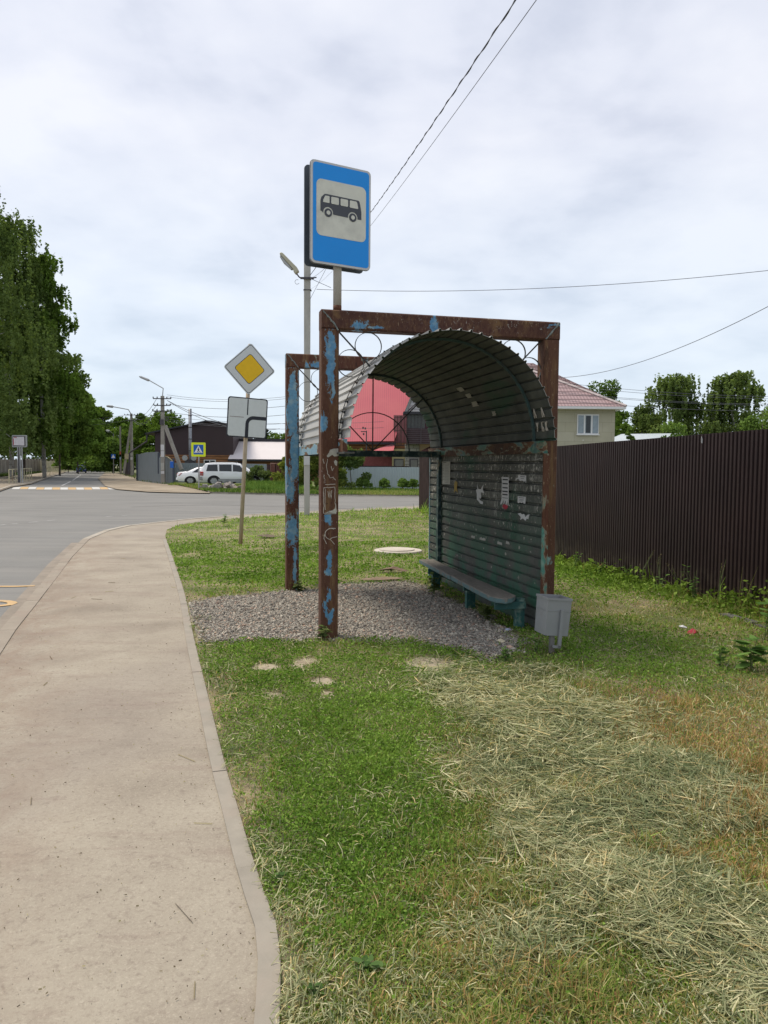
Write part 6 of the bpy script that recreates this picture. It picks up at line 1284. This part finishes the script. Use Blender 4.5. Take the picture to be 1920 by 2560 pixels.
# cut hay lying flat in swathes
def hay(n, seed):
    rg = np.random.default_rng(seed); X, Y = scatter(n, 1.6, 9.5, rg, -.5); h_ = hay_l(X, Y)*(.35 + 1.25*fbm(X, Y, .38, 62)) + .8*(fbm(X, Y, .6, 61)-.5)*np.clip((X+.3)/1.2, 0, 1)
    ed = X - np.interp(Y, [p[1] for p in edge], [p[0] for p in edge]); bare = np.maximum(bare_l(X, Y), np.exp(-(ed/.16)**2)*.8)
    keep = (rg.uniform(0, 1, len(X)) < np.clip(h_*1.0, .08 + .2*bare, .85)*np.clip(2.6*fbm(X, Y, .20, 63)-.45, .06, 1.)) & ~inpoly(X, Y, GRAV) & left_of_fence(X, Y) & (ed > -.04); X, Y, h_ = X[keep], Y[keep], h_[keep]; m = len(X)
    th = 2.6*math.pi*(vnoise(X, Y, .8, 71)-.5) + rg.normal(0, .75, m); th = np.where(rg.uniform(0, 1, m) < .25, rg.uniform(0, 6.28, m), th)
    Lh = rg.uniform(.06, .34, m)*np.where(Y > 4, 1.1, 1)*np.clip(.25 + h_, .16, 1); Wd = rg.uniform(.0015, .0042, m)*np.clip(Y/3.5, 1, 1.8)
    mound = np.clip(h_, 0, 1)*(.012 + .05*fbm(X, Y, .22, 81)); Z = ground_h(X, Y) + mound*rg.uniform(.25, 1.1, m) + .004
    tn = np.clip(rg.normal(.50, .27, m) + .55*(fbm(X, Y, .3, 91)-.5), 0, 1); C = pal(tn, HAY)*rg.uniform(.8, 1.2, (m, 1)); br_ = rg.uniform(0, 1, m) < .18; C[br_] = C[br_]*np.array([1.05, .88, .74])
    dx, dy = np.cos(th)*Lh/2, np.sin(th)*Lh/2; dz = rg.normal(0, .018, m) + np.where(rg.uniform(0, 1, m) < .06, rg.uniform(0, .07, m), 0)
    nx, ny = -np.sin(th)*Wd/2, np.cos(th)*Wd/2; cv = rg.normal(0, .10, m)*Lh; Wd = Wd*np.clip(Lh/.12, .45, 1.)
    pts = []
    for f in (-1., -.3, .35, 1.):
        px_, py_ = X + dx*f - np.sin(th)*cv*(1-f*f), Y + dy*f + np.cos(th)*cv*(1-f*f); pz = np.maximum(Z + dz*f + .008*(1-f*f), .006); tw = rg.uniform(-.8, .8, m)*Wd
        k = .3 if f == 1. else 1.
        pts += [np.stack([px_-nx*k, py_-ny*k, pz-tw*.5], 1), np.stack([px_+nx*k, py_+ny*k, pz+tw*.5], 1)]
    V = np.stack(pts, 1).reshape(-1, 3); i = np.arange(m)[:, None]*8; F_ = np.concatenate([i+[0, 1, 3, 2], i+[2, 3, 5, 4], i+[4, 5, 7, 6]], 1).reshape(-1, 4)
    return V, F_, np.repeat(C, 8, 0)
V, F_, C = hay(410000, 3); tag(mesh_np('cut_hay', V, F_, C, m_grass), 'pale cut hay lying in swathes over the grass', 'hay', None, 'stuff')

# small leaves of knotgrass and clover making the green patches, and taller leafy growth along the fence
def leafy(n, seed):
    rg = np.random.default_rng(seed); X, Y = scatter(n, 1.6, 16, rg); fxx = np.interp(Y, [p[1] for p in FX], [p[0] for p in FX]); wl_ = np.clip(1 - np.abs(X-fxx)/.9, 0, 1)
    g_ = grn_l(X, Y)*1.1 + .9*(fbm(X, Y, .5, 5)-.45) - .7*np.clip(hay_l(X, Y), 0, 1) - .5*dry_l(X, Y) - bare_l(X, Y); g_ = np.maximum(g_, .95*wl_*np.clip(3*fbm(X, Y, .5, 44)-.9, 0, 1)); g_ = np.maximum(g_, np.clip((Y-8.5)/2, 0, 1)*(.45 + 1.7*(fbm(X, Y, 1.2, 17)-.45)))
    keep = (rg.uniform(0, 1, len(X)) < np.clip(g_, .02, .95)) & ~inpoly(X, Y, GRAV) & left_of_fence(X, Y)
    for c, a_, b_ in SLABS: keep &= (((X-c.x)/a_)**2 + ((Y-c.y)/b_)**2 > .8)
    keep &= ((X-mp_.x)**2 + (Y-mp_.y)**2 > .5**2)
    X, Y, wl_ = X[keep], Y[keep], wl_[keep]; m = len(X); mound = np.clip(2.4*(fbm(X, Y, .28, 77)-.3), .2, 1.4)
    Z = ground_h(X, Y) + rg.uniform(.004, .045, m)*mound*(1 + 9.*wl_**2*np.clip(2.4*fbm(X, Y, .30, 45)-.5, .1, 1.3))
    tn = np.clip(rg.normal(.52, .2, m) + .8*(fbm(X, Y, .4, 29)-.5), 0, 1); C = pal(tn, [(.045, .095, .016), (.105, .195, .030), (.170, .280, .048), (.28, .39, .095)])*rg.uniform(.8, 1.2, (m, 1)); C = C*(1-.22*wl_[:, None]) + np.array([.03, .02, .005])*wl_[:, None]
    sz = rg.uniform(.0045, .0095, m)*np.clip(Y/4.5, 1, 2.6)*(1 + 1.2*wl_); return leaves(np.stack([X, Y, Z], 1), sz, C, rg, .35)
V, F_, C = leafy(580000, 12); tag(mesh_np('low_weeds', V, F_, C, m_grass), 'low leafy weeds and clover making the green patches of the verge', 'ground cover', None, 'stuff')

# gravel under the shelter
def gravel(n, seed):
    rg = np.random.default_rng(seed); P = np.array(GRAV); lo, hi = P.min(0)-.15, P.max(0)+.15
    X, Y = rg.uniform(lo[0], hi[0], n), rg.uniform(lo[1], hi[1], n); jx, jy = .5*(fbm(X, Y, .3, 5)-.5) + rg.normal(0, .05, n), .8*(fbm(X, Y, .3, 15)-.5) + rg.normal(0, .07, n)
    k = inpoly(X+jx, Y+jy, GRAV) & (X > np.interp(Y, [p[1] for p in edge], [p[0] for p in edge]) + .03); X, Y = X[k], Y[k]; m = len(X)
    s = rg.uniform(.005, .015, m)*np.where(rg.uniform(0, 1, m) < .08, rg.uniform(1.3, 2.2, m), 1)
    base = np.array([(1,0,0),(-1,0,0),(0,1,0),(0,-1,0),(0,0,1),(0,0,-1)], float); V = base[None]*rg.uniform(.55, 1.25, (m, 6, 1)) + rg.normal(0, .18, (m, 6, 3)); V[..., 2] *= .62
    q = rg.uniform(0, 6.28, m); c_, s_ = np.cos(q)[:, None], np.sin(q)[:, None]; x = V[..., 0]*c_ - V[..., 1]*s_; y = V[..., 0]*s_ + V[..., 1]*c_
    V = np.stack([x, y, V[..., 2]], 2)*s[:, None, None] + np.stack([X, Y, s*.25 + .01*fbm(X, Y, .5, 3) + .012], 1)[:, None]
    f = np.array([(0,2,4),(2,1,4),(1,3,4),(3,0,4),(2,0,5),(1,2,5),(3,1,5),(0,3,5)]); F_ = (np.arange(m)[:, None, None]*6 + f[None]).reshape(-1, 3)
    tn = rg.uniform(0, 1, m); C = pal(tn, [(.12, .11, .095), (.20, .185, .16), (.31, .285, .24), (.46, .42, .345)]); pk = rg.uniform(0, 1, m) < .1; C[pk] = C[pk]*[1.25, .95, .85]
    return V.reshape(-1, 3), F_, np.repeat(C, 6, 0)
t = NT('stone'); a_ = t.n('ShaderNodeAttribute'); a_.attribute_name = 'tint'; m_stone = t.end(a_.outputs[0], .9)
V, F_, C = gravel(110000, 4); tag(mesh_np('gravel', V, F_, C, m_stone), 'grey crushed gravel spread under the bus shelter', 'gravel', None, 'stuff')
t = NT('gravel_bed'); v = t.map(); m_bed = t.end(t.ramp(t.noise(v, 6, 8, .7), [(.3, (.19, .165, .13)), (.7, (.33, .29, .23))]), .95)
gb = sheet('gravel_bed', GRAV, .006, m_bed)

# straw scraps, twigs and pebbles scattered over the pavement
def litter():
    rg = np.random.default_rng(8); n = 1500; Y = 1.9*(16/1.9)**rg.uniform(0, 1, n); ek = np.interp(Y, [p[1] for p in edge], [p[0] for p in edge]); kk = np.interp(Y, [p[1] for p in kerb[:-2]][:8], [p[0] for p in kerb[:-2]][:8])
    u = rg.uniform(0, 1, n)**1.0; side = rg.uniform(0, 1, n) < .5; u = np.where(side, u**3, 1-u**3*.9); X = kk + (ek-kk)*u
    m = n; th = rg.uniform(0, 6.28, m); Lh = rg.uniform(.003, .010, m); big = rg.uniform(0, 1, m) < .02; Lh = np.where(big, rg.uniform(.06, .18, m), Lh); Wd = np.where(big, .0035, rg.uniform(.001, .0022, m))*np.clip(Y/4, 1, 1.6)
    C = pal(rg.uniform(0, 1, m), [(.12, .095, .08), (.20, .16, .12), (.34, .29, .19), (.52, .47, .32)])
    dx, dy = np.cos(th)*Lh/2, np.sin(th)*Lh/2; nx, ny = -np.sin(th)*Wd/2, np.cos(th)*Wd/2; z = np.full(m, .0075); z2 = z + rg.uniform(0, .004, m)
    V = np.stack([np.stack([X-dx-nx, Y-dy-ny, z], 1), np.stack([X+dx-nx, Y+dy-ny, z], 1), np.stack([X+dx+nx, Y+dy+ny, z2+.002], 1), np.stack([X-dx+nx, Y-dy+ny, z2+.002], 1)], 1).reshape(-1, 3)
    return V, np.arange(m*4).reshape(m, 4), np.repeat(C, 4, 0)
V, F_, C = litter(); tag(mesh_np('straw_litter', V, F_, C, m_grass), 'straw scraps and crumbs of dirt scattered along the pavement', 'litter', None, 'stuff')
def pebbles():
    rg = np.random.default_rng(18); n = 750; Y = 1.9*(14/1.9)**rg.uniform(0, 1, n); ek = np.interp(Y, [p[1] for p in edge], [p[0] for p in edge]); X = ek - rg.uniform(.03, 2.0, n)*np.clip(rg.uniform(0, 1, n)+.2, 0, 1)
    s = rg.uniform(.0008, .0026, n); base = np.array([(1,0,0),(-1,0,0),(0,1,0),(0,-1,0),(0,0,1),(0,0,-1)], float); V = base[None]*rg.uniform(.6, 1.2, (n, 6, 1))*s[:, None, None] + np.stack([X, Y, s*.4+.004], 1)[:, None]
    f = np.array([(0,2,4),(2,1,4),(1,3,4),(3,0,4),(2,0,5),(1,2,5),(3,1,5),(0,3,5)]); F_ = (np.arange(n)[:, None, None]*6 + f[None]).reshape(-1, 3)
    return V.reshape(-1, 3), F_, np.repeat(pal(rg.uniform(0, 1, n)**1.5, [(.10, .09, .08), (.2, .175, .15), (.5, .48, .44)]), 6, 0)
V, F_, C = pebbles(); tag(mesh_np('pebbles', V, F_, C, m_stone), 'tiny dark and pale pebbles on the dusty pavement', 'pebbles', None, 'stuff')

# turf of the far verges
def far_turf(name, label, poly, n, h, seed, cols):
    rg = np.random.default_rng(seed); P = np.array(poly); lo, hi = P.min(0), P.max(0); X, Y = rg.uniform(lo[0], hi[0], n), rg.uniform(lo[1], hi[1], n); k = inpoly(X, Y, poly); X, Y = X[k], Y[k]; m = len(X)
    C = pal(np.clip(rg.normal(.5, .2, m) + 1.2*(fbm(X, Y, 4., seed)-.5), 0, 1), cols)
    blade_mesh(name, X, Y, np.zeros(m), rg.uniform(.4, 1, m)*h*(.5+fbm(X, Y, 3., seed+4)), np.full(m, .05), rg.uniform(0, 6.28, m), np.abs(rg.normal(.3, .3, m)), rg.uniform(0, .8, m), C, label, 'grass')
far_turf('turf', 'strip of rough grass between the far kerb and the sheet fences', [P2(476, 1219), P2(530, 1230), P2(717, 1234), P2(1100, 1239), (4, 51.5), (-9, 57), (-13.5, 60), (-17, 60.5), P2(438, 1209)], 60000, .22, 31, [(.05, .10, .02), (.10, .17, .04), (.20, .26, .07), (.30, .28, .11)])
far_turf('tall_weeds', 'taller bright green weeds in front of the silver off-road car', [P2(612, 1229), P2(770, 1232), P2(780, 1216), P2(700, 1213), P2(640, 1213), P2(605, 1220)], 16000, .55, 33, [(.07, .13, .03), (.13, .22, .05), (.24, .32, .08)])
far_turf('turf', 'grass bank below the tall slate grey fence', [P2(300, 1186), P2(318, 1190), P2(352, 1203), P2(385, 1209), P2(430, 1211.5), P2(436, 1206), P2(396, 1203), P2(346, 1184), P2(312, 1181)], 16000, .25, 35, [(.05, .09, .02), (.10, .15, .04), (.16, .2, .06)])
far_turf('turf', 'dark grass along the foot of the concrete fence by the wood', [P2(-60, 1198), P2(0, 1193), P2(60, 1187.5), P2(108, 1181.5), P2(104, 1178), P2(0, 1183), P2(-60, 1186)], 14000, .35, 36, [(.03, .06, .015), (.06, .10, .03), (.12, .15, .05)])
# rubble heap beside the crossing sign
rb = thing('rubble_heap', 'low heap of grey rubble beside the off-road car', 'rubble', spot(555, 1224))
mb = MB(); rr = random.Random(5); vs_ = []
for k in range(26):
    x, y, s = rr.uniform(-1.5, 1.7), rr.uniform(-.6, .6), rr.uniform(.12, .32); mb.M = Matrix.Translation((x, y, s*.4 + .25*max(0, 1-abs(x)/1.5)*rr.random())) @ Matrix.Rotation(rr.uniform(0, 3), 4, (rr.random(), rr.random(), 1)); mb.plate([(s*math.cos(R(q))*rr.uniform(.7, 1.1), s*.7*math.sin(R(q))) for q in range(0, 360, 60)], -s*.5, s*.5)
mb.build('stones', M_plain('rubble', (.27, .25, .23), .9, var=.35, scale=3, dirt=(.16, .12, .09)), rb)

# broad-leaved weeds by the fence, each a plant of its own
def weed(label, px, py, H, n, leaf, seed, cols=((.06, .125, .03), (.17, .28, .075)), ears=False, cat='plant', grp='weeds along the ribbed fence', name='weed'):
    rg = np.random.default_rng(seed); p = spot(px, py); o = thing(name, label, cat, p, 0, grp); mb = MB(); V = []; C = []; k = max(3, n//9); F_ = []
    for i in range(k):
        a = rg.uniform(0, 6.28); ln = H*rg.uniform(.6, 1.05); lean_ = rg.uniform(.05, .45); tip = Vector((math.cos(a)*ln*lean_, math.sin(a)*ln*lean_, ln)); m_ = Vector((tip.x*.3, tip.y*.3, ln*.55))
        mb.tube([(0, 0, -.02), m_, tip], [.004, .003, .0015], 5)
        for j in range(n//k):
            f = rg.uniform(.25, 1) if not ears else rg.uniform(.75, 1.05); q = m_.lerp(tip, (f-.5)*2) if f > .5 else m_*(f*2); b = rg.uniform(0, 6.28); L_ = leaf*rg.uniform(.5, 1.1)
            d = Vector((math.cos(b), math.sin(b), rg.uniform(-.35, .5) if not ears else rg.uniform(.2, 1.2))).normalized()*L_; s = Vector((-math.sin(b), math.cos(b), rg.uniform(-.3, .3)))*L_*(.34 if not ears else .12)
            c_ = np.array(cols[0]) + (np.array(cols[1])-np.array(cols[0]))*rg.uniform(0, 1)
            base_ = len(V); V += [q, q+d*.35+s*.8, q+d*.7+s*.7, q+d, q+d*.7-s*.7, q+d*.35-s*.8]; F_ += [(base_, base_+1, base_+2, base_+3), (base_, base_+3, base_+4, base_+5)]; C += [c_]*6
    mb.build('stem', M_plain('stem', (.12, .15, .06), .8) if 'stem' not in bpy.data.materials else bpy.data.materials['stem'], o)
    mesh_np('leaves' if not ears else 'seed_heads', np.array([tuple(q) for q in V]), np.array(F_), np.array(C), m_leaf, o)
for i, (lb, px, py, H, n, lf) in enumerate((
    ('tall bushy weed with narrow leaves against the middle of the ribbed fence', 1736, 1508, .42, 46, .07), ('leafy weed left of the tall bushy one by the ribbed fence', 1648, 1488, .26, 34, .06),
    ('low leafy weed where the fence sheet is notched', 1572, 1462, .30, 40, .06), ('leafy weed clump behind the rusty right post', 1440, 1425, .30, 44, .06), ('weed tuft farther right behind the litter bin', 1500, 1445, .26, 34, .06),
    ('grassy weed tuft at the pavement corner beside the sign pole', 560, 1316, .35, 40, .12), ('drooping broad leaf plant at the right edge by the fence footing', 1912, 1600, .42, 36, .13), ('sprawling burdock with big leaves at the right edge', 1880, 1680, .26, 40, .16), ('light leafy weed left of the burdock', 1800, 1672, .20, 30, .07),
    ('dark green weed tuft at the foot of the litter bin stake', 1340, 1640, .20, 44, .05), ('green weed clump right of the gravel', 1265, 1660, .14, 60, .05))):
    weed(lb, px, py, H, n, lf, 200+i)
for i, (lb, px, py, H) in enumerate((('dry seeding grass stalks before the ribbed fence, left group', 1600, 1470, .52), ('tallest dry seeding grass stalks before the ribbed fence', 1650, 1484, .60), ('single reddish seed stalk near the right of the ribbed fence', 1796, 1520, .58), ('thin seeding stalk between the two leafy weeds', 1700, 1498, .42))):
    weed(lb, px, py, H, 26, .035, 240+i, ((.10, .09, .05), (.22, .18, .10)), True)
for i, (lb, px, py, H, n) in enumerate((('tuft of long grass under the far half of the bench', 1085, 1490, .30, 70), ('thin grass tuft under the middle of the bench', 1215, 1555, .22, 40), ('tuft of fine grass against the foot of the near post', 812, 1608, .16, 30), ('grass tuft at the foot of the far blue post', 745, 1482, .16, 40))):
    weed(lb, px, py, H, n, .09, 260+i, ((.06, .09, .03), (.16, .2, .07)), False, grp='grass tufts around the shelter', name='grass_tuft')
# rosettes near the bottom of the picture
for i, (lb, px, py, lf) in enumerate((('broad leaf rosette low in the middle of the foreground', 915, 2440, .045), ('leafy sprigs beside the pavement corner at the bottom', 790, 2505, .03), ('small leafy rosette left of the foreground middle', 700, 2215, .028))):
    weed(lb, px, py, .055, 40, lf, 280+i, ((.05, .10, .03), (.13, .21, .07)), False, grp='leafy rosettes in the foreground', name='rosette')
# little things lying about
def scrap(name, label, px, py, sx_, sy_, mat, cat='litter', h=.02):
    p = spot(px, py); rr = random.Random(px); mb = MB(); n = 7; vs_ = [(sx_*math.cos(2*math.pi*k/n)*rr.uniform(.7, 1.1), sy_*math.sin(2*math.pi*k/n)*rr.uniform(.7, 1.1), rr.uniform(.3, 1)*h) for k in range(n)]
    mb.add([(0, 0, h*1.3)] + vs_ + [(x*.96, y*.96, z-.004) for x, y, z in vs_], [(0, 1+k, 1+(k+1) % n) for k in range(n)] + [(1+k, 1+n+k, 1+n+(k+1) % n, 1+(k+1) % n) for k in range(n)] + [tuple(range(1+n, 1+2*n))[::-1]]); o = mb.build(name, mat); o.location = (p.x, p.y, .01); tag(o, label, cat)
scrap('crumpled_wrapper', 'crumpled red and white wrapper in the grass before the fence', 1732, 1590, .075, .06, m_red, h=.05)
scrap('paper_scrap', 'white scrap beside the red wrapper in the grass', 1708, 1578, .05, .04, m_pap3, h=.04)
scrap('cigarette_packet', 'small blue and white packet by the near bench leg', 1271, 1580, .035, .02, M_plain('blue_white', (.40, .45, .60), .6), h=.02)
scrap('paper_scrap', 'crumpled cream paper on the gravel edge near the bin', 1252, 1611, .045, .04, M_plain('cream_paper', (.52, .46, .33), .9), h=.035)
scrap('flat_stone', 'flat pale stone at the front edge of the gravel', 1196, 1640, .06, .03, m_slab, 'stone')
scrap('broken_brick', 'reddish clods of earth in the grass between the bench and the manhole', 985, 1432, .28, .12, M_plain('clod', (.17, .115, .08), .95, var=.4, scale=12), 'clod', .07)
scrap('earth_clod', 'lump of bare earth at the far left edge of the gravel', 960, 1455, .34, .10, M_plain('bare_earth', (.25, .185, .13), .95, var=.3, scale=9), 'clod', .05)
scrap('earth_clod', 'grey clods beside the foot of the sign pole in the grass', 672, 1345, .28, .2, M_plain('grey_clod', (.13, .10, .07), .95, var=.5, scale=14), 'clod', .06)

# hundreds of little shreds of old notices glued to the wall and the lower vault
def residue():
    rg = np.random.default_rng(77); V = []; F_ = []; C = []
    pitch = .102; z1 = ZS-.115
    for i in range(900):
        k = int(min(12, rg.exponential(3.6))); y = rg.uniform(-.2, LR+OF-.1)
        if 2.5 < y < 3.02 and k < 4: continue
        if rg.uniform() > .35 + .9*float(vnoise(y, k*.4, .45, 7)): continue
        zc_ = z1 - k*pitch - rg.uniform(.012, .060); w_, h_ = rg.uniform(.004, .028), rg.uniform(.006, .036); h_ = min(h_, .05)
        if rg.uniform() < .3: w_, h_ = h_*.25, min(.04, h_*1.3)
        n = 8; x = DC + RA - .0065 - rg.uniform(0, .002); b = len(V); V.append((x, y, zc_))
        for j in range(n):
            q = 2*math.pi*j/n; r_ = rg.uniform(.35, 1.15); V.append((x, y + w_*math.cos(q)*r_, max(z1-(k+1)*pitch+.032, min(z1-k*pitch-.002, zc_ + h_*.7*math.sin(q)*r_))))
        F_ += [(b, b+1+j, b+1+(j+1) % n) for j in range(n)]; g_ = rg.uniform(.10, .42); C += [(g_, g_*.97, g_*.86)]*(n+1)
    o = mesh_np('paper_residue', np.array(V), np.array(F_), np.array(C), m_stone, shelter, None); o['kind'] = 'stuff'
residue()
